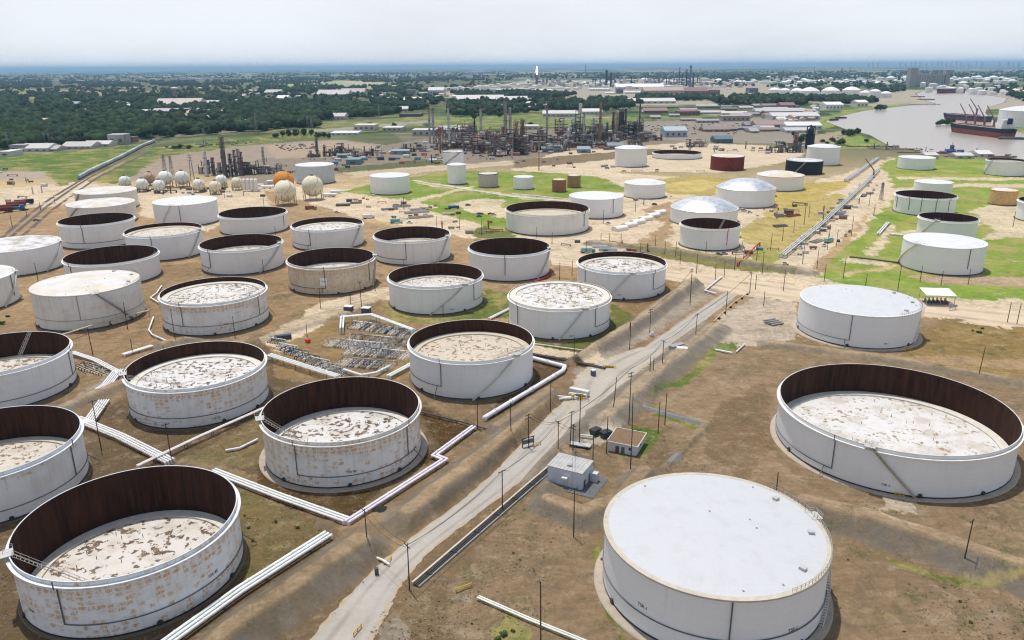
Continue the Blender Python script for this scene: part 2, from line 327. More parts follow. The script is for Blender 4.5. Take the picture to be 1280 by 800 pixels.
def mk_water():
    b = NB('silty_river_water', .28); p = b.obj(); mp = b.n('ShaderNodeMapping'); mp.inputs['Scale'].default_value = (.02, .05, 1); b.t.links.new(p, mp.inputs['Vector'])
    n = b.noise(mp.outputs[0], 1.0, 5, .6); c = b.mix(n, (.34, .295, .25), (.40, .355, .31))
    return b.out(c, b.noise(p, .12, 6, .7), .5, .5)
WATER = mk_water()
def mk_attr(name, rough=.85, var=.25):
    b = NB(name, rough); a = b.n('ShaderNodeAttribute', attribute_name='Col'); n = b.noise(b.obj(), .4, 3)
    f = b.math('MULTIPLY_ADD', n, var*2, 1-var); return b.out(b.mix(1.0, a.outputs['Color'], b.comb(f, f, f), 'MULTIPLY'))
CROWD = mk_attr('woodland_leaves')
for m_, v_ in ((CROWD, .06), (LEAF, .1), (GROUND, .06), (INNER, .15), (ROUGH, .2), (ROAD, .1), (DECK, .2)): m_.node_tree.nodes['Principled BSDF'].inputs['Specular IOR Level'].default_value = v_
b = NB('flare_flame'); b.b.inputs['Emission Color'].default_value = (1, .93, .82, 1); b.b.inputs['Emission Strength'].default_value = 3.5; b.b.inputs['Base Color'].default_value = (1, .9, .8, 1); FLAME = b.m
# ------------------------------------------------------------------ terrain
def inside(px, py, poly):
    poly = np.asarray(poly, float); r = np.zeros(px.shape, bool)
    bb = (px >= poly[:,0].min()) & (px <= poly[:,0].max()) & (py >= poly[:,1].min()) & (py <= poly[:,1].max())
    ix = np.nonzero(bb)[0]
    if len(ix) == 0: return r
    x, y = px[ix], py[ix]; q = np.zeros(len(ix), bool); j = len(poly)-1
    for i in range(len(poly)):
        xi, yi = poly[i]; xj, yj = poly[j]
        if yi != yj: q ^= ((yi > y) != (yj > y)) & (x < (xj-xi)*(y-yi)/(yj-yi) + xi)
        j = i
    r[ix] = q; return r
def vnoise(x, y, seed):
    xi = np.floor(x).astype(np.int64); yi = np.floor(y).astype(np.int64); fx = x-xi; fy = y-yi; fx = fx*fx*(3-2*fx); fy = fy*fy*(3-2*fy)
    def h(a, b):
        n = (a*374761393 + b*668265263 + seed*974711) & 0x7fffffff; n = ((n ^ (n >> 13))*1274126177) & 0x7fffffff
        return ((n ^ (n >> 16)) & 0xffff)/65535.0
    return (h(xi,yi)*(1-fx)+h(xi+1,yi)*fx)*(1-fy) + (h(xi,yi+1)*(1-fx)+h(xi+1,yi+1)*fx)*fy
def seg_dist(x, y, pts):
    d = np.full(x.shape, 1e9)
    for (ax, ay), (bx, by) in zip(pts, pts[1:]):
        L2 = (bx-ax)**2 + (by-ay)**2; t = np.clip(((x-ax)*(bx-ax)+(y-ay)*(by-ay))/max(L2,1e-9), 0, 1)
        d = np.minimum(d, np.hypot(x-ax-t*(bx-ax), y-ay-t*(by-ay)))
    return d
# tank table: key x y radius height (metres)
TANKS = {
'front':(-90.4,156.4,24.6,14.6),'blotched':(-53,216.6,24.4,14.8),'ringleft':(-112.8,254.7,23.9,14.5),'centre':(-15.8,277.5,24.3,14.9),'stained':(22,339.7,23.9,14.4),'greyfloat':(59,399.4,24,14.8),'midopen':(-38.8,377.2,24.3,14.2),
'flatpad':(155.4,327.3,25,14.4),'bigopen':(119.5,219,34.5,13.4),'nearroof':(45.6,149.9,24.6,14.6),
'tanback':(-352,666.8,24.4,14.6),'tanfront':(-323.3,602.1,24.3,14.6),'darkleft':(-286.8,524.8,24.1,16.2),'whitelid':(-255.2,598.3,23.5,16.4),'speckled':(-225.4,489.8,23.8,15.7),'darkmid':(-192.1,565.6,24.6,12.8),'halfdark':(-163.7,455.1,24.3,14.5),'darkladder':(-230.3,430.5,25.2,13.1),
'greytop':(-299.8,453.3,24.6,14.7),'cream':(-205.1,356.3,23.7,16.8),'edgewhite':(-281.4,377.3,24.4,14.6),'rustyrow':(-141,348.3,24.1,15.1),'edgeopen':(-191.5,267,24.2,14.6),'edgedeep':(-149.6,195.5,24.4,14.6),
'paledeck':(-125.3,515.7,24.2,13.7),'signboard':(-99.7,412.3,24,15.1),'brownrim':(-62.8,475.9,24.3,14.6),'blackbowl':(-1.3,436.8,24,15.1),'lowwide':(26.7,564,31.2,14.8),'whitetwin':(68.6,617.5,21.8,15.2),'whitesmall':(123.1,707.4,18.6,12.4),
'domefront':(148.7,586.8,25.3,10.8),'domeback':(203,663.3,24.5,14.4),'smallopen':(132.6,504.1,20,14.4),'rustcap':(261.3,749.2,22.1,13.2),'black':(325,858.8,19.5,14.1),'whiteriver':(375.6,936.4,18.7,21),'rustred':(249.7,895.4,18.8,15.1),'tallwhite':(143.8,933.8,19,21.3),'lowring':(217.4,1019.5,31.9,6.4),
'whitestub':(12.3,757.5,9.8,11.7),'rustpaira':(46.1,738.1,6.8,11.4),'rustpairb':(62.5,765,6.6,11.6),'lawnwhite':(-116.3,740.2,18.9,16.3),'greygalv':(-205.4,811.6,19.6,18.5),'talllawn':(-55.7,794.8,9.6,19.5),'stairback':(-71.7,966.5,13.2,14.7),'concrete':(-22.9,772.2,10.1,13.1),
'lawnbig':(254.6,441.2,21.9,15.7),'lawnopen':(297.8,516.5,18.6,15.2),'lawnmid':(335.6,619.3,22.9,14),'lawnback':(386.3,702.9,15.8,12),'ochre':(420.2,652.5,10.4,12),'edgeright':(414.1,581,24.3,14.5),'shorewhite':(466.1,891.8,19.2,12.7),'shoreedge':(534,835.9,19.3,15.7)}
SAND=(222,204,176); DIRT=(146,120,90); DARK=(108,90,66); GRAV=(160,149,134); LAWN=(116,146,50); OLIVE=(122,116,58); PALE=(198,184,164); FIELD=(98,120,62); WOODS=(50,66,46); TOWN=(156,147,136); YARD=(146,134,120); TAN=(172,145,110)
ZONES = [ # colour, tufts, texture strength, outline seen in the photograph
(SAND,.1,1,[(330,232),(480,238),(640,225),(760,215),(900,225),(1000,232),(1060,215),(1115,196),(1125,236),(1060,290),(1010,340),(1280,372),(1280,412),(1130,398),(1000,376),(940,372),(860,352),(760,330),(690,330),(600,305),(470,275),(330,262)]),
(TAN,.5,1,[(0,300),(90,255),(170,232),(330,235),(470,280),(600,300),(700,330),(860,352),(700,440),(640,445),(520,400),(330,420),(200,440),(120,400),(0,420)]),
((154,128,96),.7,1,[(100,420),(200,330),(330,330),(480,375),(520,420),(330,470),(210,470),(120,470)]),
(SAND,.15,1,[(170,236),(335,235),(340,262),(300,268),(262,290),(176,270)]),
(SAND,.1,1,[(330,425),(400,380),(440,368),(520,350),(533,365),(450,385),(425,398),(350,448)]),
((150,124,84),.7,1,[(340,440),(420,398),(520,415),(520,470),(460,476),(345,470)]),
(GRAV,.25,1,[(130,470),(155,478),(75,520),(60,515)]),
# left lower yard
(DARK,.55,1,[(0,660),(110,520),(330,420),(340,470),(520,500),(600,532),(540,570),(430,650),(300,590),(230,570),(310,610),(410,668),(210,800),(0,810)]),
((84,62,32),.5,1,[(310,560),(322,610),(370,640),(440,645),(545,560),(592,534),(530,505),(545,575),(480,612),(400,618),(335,590)]),
((124,108,70),1,1,[(298,600),(360,640),(405,668),(330,725),(300,740)]),
((128,112,76),1,1,[(222,576),(325,522),(345,566),(300,585),(262,585)]),
((92,70,46),.4,1,[(664,448),(708,460),(640,508),(602,524),(640,480)]),
# green round the middle tanks
((96,112,46),1,.8,[(474,378),(488,402),(560,404),(640,396),(642,368),(604,360),(600,390),(520,398)]),
((100,106,48),1,.8,[(628,417),(690,436),(737,439),(786,416),(800,388),(766,380),(760,415),(700,430),(650,420)]),
((104,112,52),1,.8,[(585,290),(632,272),(646,298),(600,300)]),
((150,122,84),.7,1,[(690,345),(724,350),(730,378),(800,375),(835,350),(860,370),(800,400),(760,372),(700,348)]),
(SAND,.1,1,[(640,418),(665,430),(737,442),(800,402),(858,350),(874,356),(806,424),(752,456),(660,440)]),
(GRAV,.2,1,[(742,430),(770,425),(830,375),(880,355),(905,360),(830,410),(790,438),(760,452)]),
((62,50,38),.2,1,[(664,440),(758,459),(752,465),(664,447)]),
(GRAV,.15,1,[(712,462),(762,450),(806,440),(842,420),(806,448),(786,480),(744,512),(700,548),(690,530),(716,500)]),
# right basin
((146,124,97),.7,1,[(740,720),(830,590),(890,525),(830,500),(900,430),(960,425),(1280,480),(1280,900),(560,900),(560,735),(640,640),(700,620)]),
((152,130,102),.6,1,[(820,500),(900,430),(960,440),(1000,500),(960,600),(840,580)]),
((132,110,84),.5,1,[(900,500),(960,480),(970,560),(930,600),(880,570)]),
(GRAV,.35,1,[(640,562),(800,440),(870,385),(900,425),(850,465),(806,500),(790,520),(760,545),(700,560),(660,610)]),
(PALE,.2,1,[(880,440),(905,392),(940,372),(1000,378),(992,425),(960,432)]),
((150,126,78),1,1,[(1130,428),(1180,402),(1280,415),(1280,472),(1200,466),(1140,450)]),
(TAN,.3,1,[(960,425),(1000,438),(1120,442),(1280,474),(1280,484),(1100,452),(965,432)]),
((104,122,52),1,.8,[(884,438),(902,428),(928,430),(926,438),(900,440),(880,464),(842,484),(818,502),(812,498),(838,478),(870,462)]),
((104,118,52),1,.8,[(806,508),(876,530),(872,538),(804,514)]),
((96,114,48),1,.8,[(792,532),(828,540),(806,572),(776,570)]),
(PALE,.05,1,[(742,524),(758,522),(784,532),(768,548),(750,556),(726,552)]),
((96,112,44),1,.8,[(744,690),(757,680),(760,712),(778,750),(790,800),(775,790),(752,735)]),
(PALE,.1,1,[(1094,616),(1150,628),(1140,642),(1106,640)]),
(PALE,.1,1,[(1092,658),(1130,660),(1158,680),(1120,672)]),
((98,112,44),1,.8,[(1088,690),(1118,698),(1190,722),(1280,748),(1280,760),(1200,732),(1130,710)]),
(GRAV,.2,1,[(458,800),(470,778),(500,768),(516,782),(530,800)]),
(GRAV,.3,1,[(566,745),(590,742),(596,752),(575,752)]),
((110,120,56),1,.8,[(612,785),(640,772),(660,786),(655,812),(610,812)]),
((152,128,96),.2,1,[(420,648),(520,636),(566,650),(522,690),(470,692),(424,666)]),
# middle lawns and pads
(LAWN,.4,.6,[(430,240),(470,228),(560,214),(690,214),(752,222),(792,238),(745,244),(702,263),(652,258),(560,263),(520,251)]),
(LAWN,.4,.6,[(530,262),(560,258),(640,276),(636,290)]),
((128,146,62),.5,.6,[(738,262),(762,256),(764,262),(742,272)]),
(SAND,.1,1,[(568,255),(600,248),(632,250),(627,261),(590,265)]),
(SAND,.05,1,[(516,225),(640,243),(724,251),(724,254),(640,247),(516,229)]),
(SAND,.05,1,[(508,252),(586,232),(592,233),(515,255)]),
(SAND,.05,1,[(640,213),(775,222),(775,215),(700,206),(640,206)]),
((184,166,96),.6,.7,[(798,226),(870,219),(926,225),(884,246),(830,241)]),
((206,186,118),.5,.7,[(826,230),(880,224),(905,230),(870,240),(835,239)]),
(TAN,.3,1,[(765,330),(835,310),(846,250),(800,262),(830,280)]),
((126,122,64),.8,.8,[(740,300),(836,309),(940,327),(1000,336),(1000,344),(905,336),(800,318)]),
((160,158,80),.8,.7,[(922,332),(962,298),(1004,330)]),
((188,170,104),.6,.8,[(925,285),(970,260),(1050,240),(1058,250),(1005,305),(975,318),(928,300)]),
(SAND,.1,1,[(965,330),(1075,236),(1098,236),(1004,332)]),
((192,170,94),.6,.7,[(948,240),(1008,228),(1062,226),(1060,233),(1012,250),(990,262),(950,251)]),
# right lawns
((128,156,58),.5,.6,[(1020,346),(1076,290),(1122,238),(1098,206),(1122,196),(1290,214),(1290,384),(1140,372)]),
((160,164,84),.6,.6,[(1075,296),(1145,270),(1146,286),(1096,318)]),
((168,168,86),.6,.6,[(1120,216),(1280,226),(1280,232),(1120,222)]),
(SAND,.1,1,[(1120,236),(1205,229),(1280,236),(1280,240),(1200,234),(1126,241)]),
(SAND,.1,1,[(1210,262),(1240,256),(1285,262),(1285,270),(1222,300),(1242,288)]),
((190,162,138),.2,1,[(1130,345),(1240,344),(1285,354),(1285,369),(1180,356)]),
(SAND,.1,1,[(1055,322),(1110,326),(1108,332),(1052,328)]),
((206,186,140),.3,.8,[(1090,335),(1115,330),(1120,334),(1100,339)]),
# rail corridor and plots on the left
(SAND,.2,1,[(0,275),(110,226),(132,235),(90,256),(0,300)]),
((168,152,138),.2,.5,[(150,228),(216,188),(420,174),(500,184),(484,200),(420,210),(330,205),(250,215)]),
((90,118,48),.5,.5,[(0,206),(60,191),(182,180),(192,182),(110,222),(75,233),(60,216),(0,213)]),
((94,114,56),.5,.5,[(112,226),(196,184),(340,168),(420,152),(530,148),(530,158),(330,178),(205,196),(146,231)]),
((178,164,152),.1,.5,[(0,211),(55,214),(62,223),(0,229)]),
(YARD,.2,.5,[(240,216),(330,198),(430,190),(560,168),(700,160),(830,165),(870,178),(800,186),(640,200),(560,214),(430,216),(330,232)]),
((178,160,136),.1,.5,[(330,182),(420,176),(480,184),(430,196),(345,198)]),
(SAND,.1,.6,[(640,206),(700,190),(860,178),(1000,184),(1000,200),(900,216),(760,214)]),
# far ground
((62,80,66),.0,.3,[(0,99),(640,95),(640,100),(540,118),(560,132),(440,150),(330,166),(240,172),(150,182),(60,188),(0,190)]),
((150,146,136),0,.3,[(0,143),(150,138),(330,134),(330,137),(200,142),(60,148),(0,149)]),
((150,146,138),0,.3,[(90,126),(330,128.5),(430,126),(430,127.6),(330,130),(90,128)]),
((112,128,84),.2,.3,[(330,150),(440,152),(540,144),(540,150),(430,158),(330,156)]),
((168,160,150),0,.3,[(330,166),(420,160),(540,150),(640,146),(640,148),(540,153),(420,164)]),
((150,140,128),0,.3,[(170,166),(330,158),(330,162),(200,172)]),
(TOWN,.1,.3,[(800,152),(1000,146),(1020,160),(1020,180),(880,178),(800,172)]),
((104,128,70),.3,.3,[(540,148),(680,142),(700,150),(800,146),(790,156),(540,164)]),
((182,172,154),.1,.3,[(540,121),(560,114),(660,101),(930,96),(1000,116),(1280,98),(1280,138),(1140,136),(1000,128),(800,132),(640,124),(560,122)]),
((178,182,140),.2,.3,[(320,108),(380,102),(430,100.5),(480,104),(512,110),(420,112),(320,111)]),
((196,184,150),.1,.3,[(420,102),(470,101),(510,110),(480,109)]),
((130,146,96),.2,.3,[(0,113),(60,111),(210,118),(60,124),(0,121)]),
((176,150,128),.1,.3,[(55,112),(130,112),(205,114),(200,118),(110,118),(60,115)]),
((110,112,82),.2,.3,[(0,146),(110,140),(120,150),(0,156)]),
((124,150,70),.3,.4,[(1016,152),(1058,137),(1137,129),(1120,140),(1060,152),(1028,162)]),
((118,148,66),.4,.4,[(1016,186),(1030,172),(1075,169),(1104,178),(1084,186)]),
((176,160,136),.1,.4,[(1016,170),(1050,163),(1060,168),(1046,178),(1018,184)]),
((128,146,88),.3,.4,[(1255,148),(1290,144),(1290,170),(1262,166)]),
]
ZONES += [(SAND,.1,1,[(1078,319),(1098,296),(1112,280),(1122,282),(1108,300),(1094,321)]),(SAND,.1,1,[(1108,290),(1148,288),(1148,293),(1106,295)]),(SAND,.1,1,[(1120,221),(1285,227),(1285,230),(1120,224)]),(SAND,.1,1,[(1226,262),(1234,262),(1228,282),(1218,282)]),((206,186,140),.3,.9,[(1046,344),(1120,330),(1124,333),(1060,346)]),(SAND,.1,1,[(1060,300),(1124,236),(1130,237),(1068,300)]),
((128,112,88),.3,.6,[(640,201),(690,196),(820,186),(850,190),(700,206),(640,210)]),((206,188,160),.1,.8,[(430,214),(560,206),(640,201),(640,206),(560,213),(440,222)]),((98,104,66),.4,.6,[(420,210),(500,203),(560,199),(560,204),(500,210),(424,216)])]
RIVER = [(1027,151),(1046,145),(1076,138),(1110,134),(1138,131),(1168,129.5),(1150,124),(1143,117),(1152,113),(1205,113),(1232,118),(1262,122.5),(1258,128),(1238,134),(1236,141),(1246,150),(1266,160),(1285,166),(1310,170),(1310,201),(1240,197),(1190,194),(1140,188),(1104,181),(1082,168),(1050,160)]
# earth dikes: crest line, height, half crest width, slope width
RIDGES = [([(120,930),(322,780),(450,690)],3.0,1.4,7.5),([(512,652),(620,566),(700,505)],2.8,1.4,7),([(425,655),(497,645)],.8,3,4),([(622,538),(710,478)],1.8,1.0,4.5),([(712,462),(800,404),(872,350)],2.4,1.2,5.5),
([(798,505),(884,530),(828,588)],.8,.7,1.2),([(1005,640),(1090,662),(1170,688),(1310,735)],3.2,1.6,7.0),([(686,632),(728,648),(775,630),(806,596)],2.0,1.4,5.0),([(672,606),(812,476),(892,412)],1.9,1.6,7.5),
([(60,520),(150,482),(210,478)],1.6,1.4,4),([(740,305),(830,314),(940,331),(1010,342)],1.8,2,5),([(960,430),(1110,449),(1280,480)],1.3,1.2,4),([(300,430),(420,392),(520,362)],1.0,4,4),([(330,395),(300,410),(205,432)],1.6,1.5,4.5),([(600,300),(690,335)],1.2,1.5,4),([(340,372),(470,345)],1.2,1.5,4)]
def build_ground():
    th = np.radians(np.concatenate([np.arange(-180,-60,6.), np.arange(-60,-44,.7), np.linspace(-44,44,690), np.arange(44.7,60,.7), np.arange(60,180,6.)]))
    r = [3, 25, 50, 70, 85, 95]; s = 1.0045
    while r[-1] < 110000: r.append(r[-1]*(s if r[-1] < 1700 else 1.011 if r[-1] < 12000 else 1.02))
    r = np.array(r); A, R = np.meshgrid(th, r); x = (R*np.sin(A)).ravel(); y = (R*np.cos(A)).ravel(); nA, nR = len(th), len(r); n = len(x)
    front = (y > 40) & (np.abs(np.arctan2(x, y)) < 1.0)
    d = np.hypot(x, y)
    wx = x + np.minimum(.9 + d*.003, 12)*((vnoise(x/3,y/3,1)-.5)*1.0 + (vnoise(x/11,y/11,2)-.5)*2.4 + (vnoise(x/.9,y/.9,5)-.5)*.9); wy = y + np.minimum(.9 + d*.003, 12)*((vnoise(x/3,y/3,3)-.5)*1.0 + (vnoise(x/11,y/11,4)-.5)*2.4 + (vnoise(x/.9,y/.9,6)-.5)*.9)
    def pix(x, y):
        Z = -CAMH; f = np.maximum(y*cP - Z*sP, 1e-3); u = x/f*F_PX; v = -(y*sP + Z*cP)/f*F_PX; return 640+u*cR-v*sR, 400+u*sR+v*cR
    px, py = pix(wx, wy); px[~front] = -9e9; ex, ey = pix(x, y); ex[~front] = -9e9
    base_y = np.where(front, py, 90 + 700*np.exp(-d/200))
    kn = [60, 84, 100, 130, 180, 232, 260, 350, 430, 560, 900]; kc = np.array([(72,92,70),(78,96,72),(80,98,66),(84,100,62),(112,112,84),(206,182,142),(204,174,132),(172,146,112),(146,122,92),(138,116,88),(126,106,80)], float)
    c = np.stack([np.interp(base_y, kn, kc[:,i]) for i in range(3)], 1)
    # parcels of fields and suburbs far away
    far = np.clip((d-1100)/500, 0, 1)
    pa = vnoise(np.floor(wx/210+.3*wy/210), np.floor(wy/160), 11); pb = vnoise(wx/700, wy/700, 12); pc = vnoise(wx/45, wy/45, 13)
    tgt = np.where((pa > .72)[:,None], np.array((150,142,124.)), np.where((pa > .42)[:,None], np.array((66,88,58.)), np.array((96,112,72.))))
    wgt = (far*(.35+.5*(pb > .45)))[:,None]; c = c*(1-wgt) + tgt*wgt
    c *= (1 + (far*(pc-.5)*.7)[:,None])
    fv = np.clip((d-5000)/3000, 0, 1); pv_ = vnoise(wx/700, wy/2600, 15)*.6 + vnoise(wx/260, wy/900, 16)*.4; w2 = (fv*np.clip((pv_-.50)*9, 0, 1)*.75)[:,None]; c = c*(1-w2) + np.array((168,164,154.))*w2; w2 = (fv*np.clip((.46-pv_)*9, 0, 1)*.8)[:,None]; c = c*(1-w2) + np.array((46,70,58.))*w2
    lawn = np.zeros(n); tuft = np.where(d < 1300, .3, .0); tex = np.where(d < 900, 1., .3)
    for col, tf, tx, poly in ZONES:
        poly = [(u-450 if u <= 0 else u+450 if u >= 1280 else u, w+250 if w >= 800 else w) for u, w in poly]
        m = inside(px, py, poly); k = .92
        c[m] = c[m]*(1-k) + np.array(col, float)*k; tuft[m] = tf; tex[m] = tx; lawn[m] = 1.0*(col[1] > col[0]+8)
    z = np.zeros(n); nearm = front & (d < 900)
    ix = np.nonzero(nearm)[0]; X, Y = x[ix], y[ix]; zz = np.zeros(len(ix)); crest = np.zeros(len(ix)); grav = np.zeros(len(ix))
    wob = (vnoise(X/6,Y/6,21)-.5)*1.6
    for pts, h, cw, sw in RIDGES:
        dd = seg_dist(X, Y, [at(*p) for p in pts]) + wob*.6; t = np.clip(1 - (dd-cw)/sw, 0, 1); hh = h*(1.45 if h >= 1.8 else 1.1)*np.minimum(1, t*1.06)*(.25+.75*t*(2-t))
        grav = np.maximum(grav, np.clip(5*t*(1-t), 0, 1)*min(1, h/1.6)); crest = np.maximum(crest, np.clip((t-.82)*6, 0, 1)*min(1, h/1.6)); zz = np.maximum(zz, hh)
    zz += (vnoise(X/7,Y/7,31)-.5)*.25 + (vnoise(X/2.2,Y/2.2,32)-.5)*.16
    keep = np.ones(len(ix))
    for kx, ky, kr, kh in TANKS.values(): keep *= np.clip((np.hypot(X-kx, Y-ky)-kr-1.6)/3.0, 0, 1)
    for pts, wd in ROADS_FLAT: keep *= np.clip((seg_dist(X, Y, [at(*p) for p in pts])-wd)/2.5, 0, 1)
    z[ix] = zz*keep - .06*(1-keep)
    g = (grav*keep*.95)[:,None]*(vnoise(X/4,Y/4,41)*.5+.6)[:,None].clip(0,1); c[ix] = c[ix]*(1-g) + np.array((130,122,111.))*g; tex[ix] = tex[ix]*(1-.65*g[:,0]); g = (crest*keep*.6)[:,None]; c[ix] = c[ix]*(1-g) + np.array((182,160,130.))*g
    # the river bed
    riv = inside(ex, ey, RIVER); z[riv] = -2.5
    fr = np.nonzero(front & (ex > 950) & (ex < 1330) & (ey < 230) & (d < 6000))[0]
    rw = [at(*p) for p in RIVER]; rd = seg_dist(x[fr], y[fr], rw + rw[:1]); sgn = np.where(riv[fr], -1, 1); z[fr] = np.clip(sgn*rd*.12, -2.5, 0)-.0
    c[z < -.6] = (112, 96, 80)
    lum = c.mean(1, keepdims=True); sat = np.where((c[:,1] > c[:,0]+4)[:,None], 1.06, 1.03); c = lum+(c-lum)*sat
    gain = (.80 - .03*np.clip((330-d)/150, 0, 1))[:,None]
    cl = (c/255.).clip(0,1); cl = np.where(cl <= .04045, cl/12.92, ((cl+.055)/1.055)**2.4)*gain
    me = bpy.data.meshes.new('ground'); me.vertices.add(n); me.vertices.foreach_set('co', np.stack([x,y,z],1).astype(np.float32).ravel())
    i0 = (np.arange(nR-1)[:,None]*nA + np.arange(nA)[None,:]); i1 = (np.arange(nR-1)[:,None]*nA + (np.arange(nA)+1)[None,:] % nA)
    q = np.stack([i0, i0+nA, i1+nA, i1], -1).reshape(-1,4)[:, ::-1]; loops = np.concatenate([q.ravel(), np.arange(nA)[::-1]]); nf = len(q)+1
    me.loops.add(len(loops)); me.loops.foreach_set('vertex_index', loops.astype(np.int32)); me.polygons.add(nf); me.polygons.foreach_set('loop_start', (np.arange(nf)*4).astype(np.int32))
    me.update(calc_edges=True); me.polygons.foreach_set('use_smooth', np.ones(nf, bool))
    a = me.color_attributes.new('Col', 'FLOAT_COLOR', 'POINT'); a.data.foreach_set('color', np.concatenate([cl, np.ones((n,1))],1).astype(np.float32).ravel())
    a = me.color_attributes.new('Mix', 'FLOAT_COLOR', 'POINT'); a.data.foreach_set('color', np.stack([tuft,tex,lawn,tex*0+1],1).astype(np.float32).ravel())
    me.materials.append(GROUND); o = bpy.data.objects.new('ground', me); COL.objects.link(o); return kind(o, 'structure')
ROADS_FLAT = [([(230,1010),(400,830),(500,705),(630,600),(720,500),(812,440),(880,395),(928,355)],4.6),([(690,326),(835,343),(955,362),(1110,380),(1290,402)],6.0),([(725,480),(775,452)],12),([(700,594),(745,610)],5),([(765,555),(805,565)],6),([(755,540),(735,560)],5),([(20,935),(196,812),(300,737),(410,667)],2.2),([(592,533),(543,569),(556,574),(434,652)],1.6),([(266,588),(350,620),(432,649)],1.8),([(664,447),(706,458),(606,522)],1.4),([(520,733),(610,655),(694,582)],1.8),([(598,746),(660,773),(742,806),(860,856)],1.2)]
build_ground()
def road(name, left, right, col, z=.03, sub=24):
    lw = [at(*p) for p in left]; rw = [at(*p) for p in right]
    def samp(w, t):
        k = t*(len(w)-1); i = min(int(k), len(w)-2); f = k-i
        a, b = w[i], w[i+1]; p0 = w[max(i-1,0)]; p3 = w[min(i+2,len(w)-1)]
        return tuple(.5*((2*a[j])+(-p0[j]+b[j])*f+(2*p0[j]-5*a[j]+4*b[j]-p3[j])*f*f+(-p0[j]+3*a[j]-3*b[j]+p3[j])*f**3) for j in (0,1))
    v = []; fcs = []; at_ = []; M = sub*(len(left)-1); K = 8
    for i in range(M+1):
        p, q = samp(lw, i/M), samp(rw, i/M); jl, jr = random.uniform(-.03,.05), random.uniform(-.03,.05)
        for k in range(K+1):
            t = -jl + (1+jl+jr)*k/K; v.append((p[0]+(q[0]-p[0])*t, p[1]+(q[1]-p[1])*t, z)); at_.append((t, i/M, 0))
    for i in range(M):
        for k in range(K): a = i*(K+1)+k; fcs.append((a, a+1, a+K+2, a+K+1))
    me = bpy.data.meshes.new(name); me.from_pydata(v, [], fcs); A = me.attributes.new('UVr', 'FLOAT_VECTOR', 'POINT'); A.data.foreach_set('vector', np.array(at_, np.float32).ravel())
    me.materials.append(ROAD); o = bpy.data.objects.new(name, me); COL.objects.link(o); o.color = (*lin(col), 1); return kind(o, 'structure')
road('road', [(190,1010),(372,815),(478,702),(607,600),(700,506),(797,440),(862,395),(914,360)], [(300,1010),(455,815),(525,702),(652,600),(752,506),(826,440),(888,395),(936,358)], (166,161,152))
road('road', [(688,322),(830,336),(955,350),(1110,371),(1290,388)], [(690,331),(830,349),(955,374),(1110,391),(1290,416)], (196,178,152), .05)
road('road', [(688,548),(712,503),(722,470),(758,449),(800,434)], [(706,549),(756,506),(792,470),(814,453),(832,438)], (172,164,152), .045)
def flat(name, poly, mat, z, col=None):
    mb = MB(); mb.quad(*[(*at(px, py, z), z) for px, py in poly]); o = mb.build(name, mat, None, col); return kind(o, 'structure')
rv = [at(*p) for p in RIVER]; cx = sum(p[0] for p in rv)/len(rv); cy_ = sum(p[1] for p in rv)/len(rv)
mb = MB(); mb.quad(*[(x, y, -.9) for x, y in rv][::-1]); kind(mb.build('river', WATER), 'structure')
# ------------------------------------------------------------------ storage tanks
def arc(r, a0, a1, z0, z1=None, n=None):
    z1 = z0 if z1 is None else z1; n = n or max(2, int(abs(a1-a0)/.06)); return [(r*math.cos(a0+(a1-a0)*i/n), r*math.sin(a0+(a1-a0)*i/n), z0+(z1-z0)*i/n) for i in range(n+1)]
def lettering(txt, size, r, a, z, root):
    cu = bpy.data.curves.new('lettering', 'FONT'); cu.body = txt; cu.size = size; cu.align_x = 'CENTER'; cu.extrude = .01; cu.offset = .012*size
    t = bpy.data.objects.new('lettering', cu); COL.objects.link(t); bpy.context.view_layer.update()
    me = bpy.data.meshes.new_from_object(t.evaluated_get(bpy.context.evaluated_depsgraph_get())); bpy.data.objects.remove(t)
    for v in me.vertices:
        u, w, d = v.co; an = a + u/r; rr = r + .03 + d; v.co = (rr*math.cos(an), rr*math.sin(an), z+w)
    me.materials.clear(); me.materials.append(PAINT); o = bpy.data.objects.new('lettering', me); COL.objects.link(o); o.parent = root; o.color = (.03,.035,.05,1)
WHITE = (.8,.8,.79)
SHORT = {'front':'the near left tank','blotched':'the rust-blotched tank','ringleft':'the rolling-ladder tank','centre':'the tan-roofed open tank','stained':'the streak-roofed tank','greyfloat':'the cross-road open tank','midopen':'the tank behind the manifold','flatpad':'the closed tank on concrete','bigopen':'the widest open tank','nearroof':'the closed front tank',
'tanback':'the farther tan tank','tanfront':'the nearer tan tank','darkleft':'the bowl before the tan tanks','whitelid':'the clean white-lidded tank','darkmid':'the empty black-brown bowl','halfdark':'the tan-sliver tank','darkladder':'the laddered deep bowl','edgeopen':'the buckled-roof edge tank','edgedeep':'the deep left-edge tank','edgewhite':'the off-white edge tank',
'cream':'the cream tank','rustyrow':'the shallow speckled tank','paledeck':'the high pale-decked tank','signboard':'the square-sign tank','brownrim':'the brown-bowled open tank','blackbowl':'the dark empty tank','lowwide':'the wide sunlit bowl','whitetwin':'the white tank behind it','whitesmall':'the small off-white tank','smallopen':'the small open tank',
'lawnbig':'the biggest lawn tank','lawnopen':'the pale-staired lawn tank','lawnmid':'the knob-rimmed lawn tank','whitestub':'the squat lawn tank','lawnwhite':'the lone lawn tank','stairback':'the slanting-stair tank','talllawn':'the narrow tall tank','tallwhite':'the tall off-white tank','whiteriver':'the tall riverside tank','lawnback':'the half-hidden lawn tank','shoreedge':'the flaky shore tank','over':'the tank across the river','rustcap':'the rust-capped tank','shorewhite':'the river-grass tank','edgeright':'the right-edge open tank'}
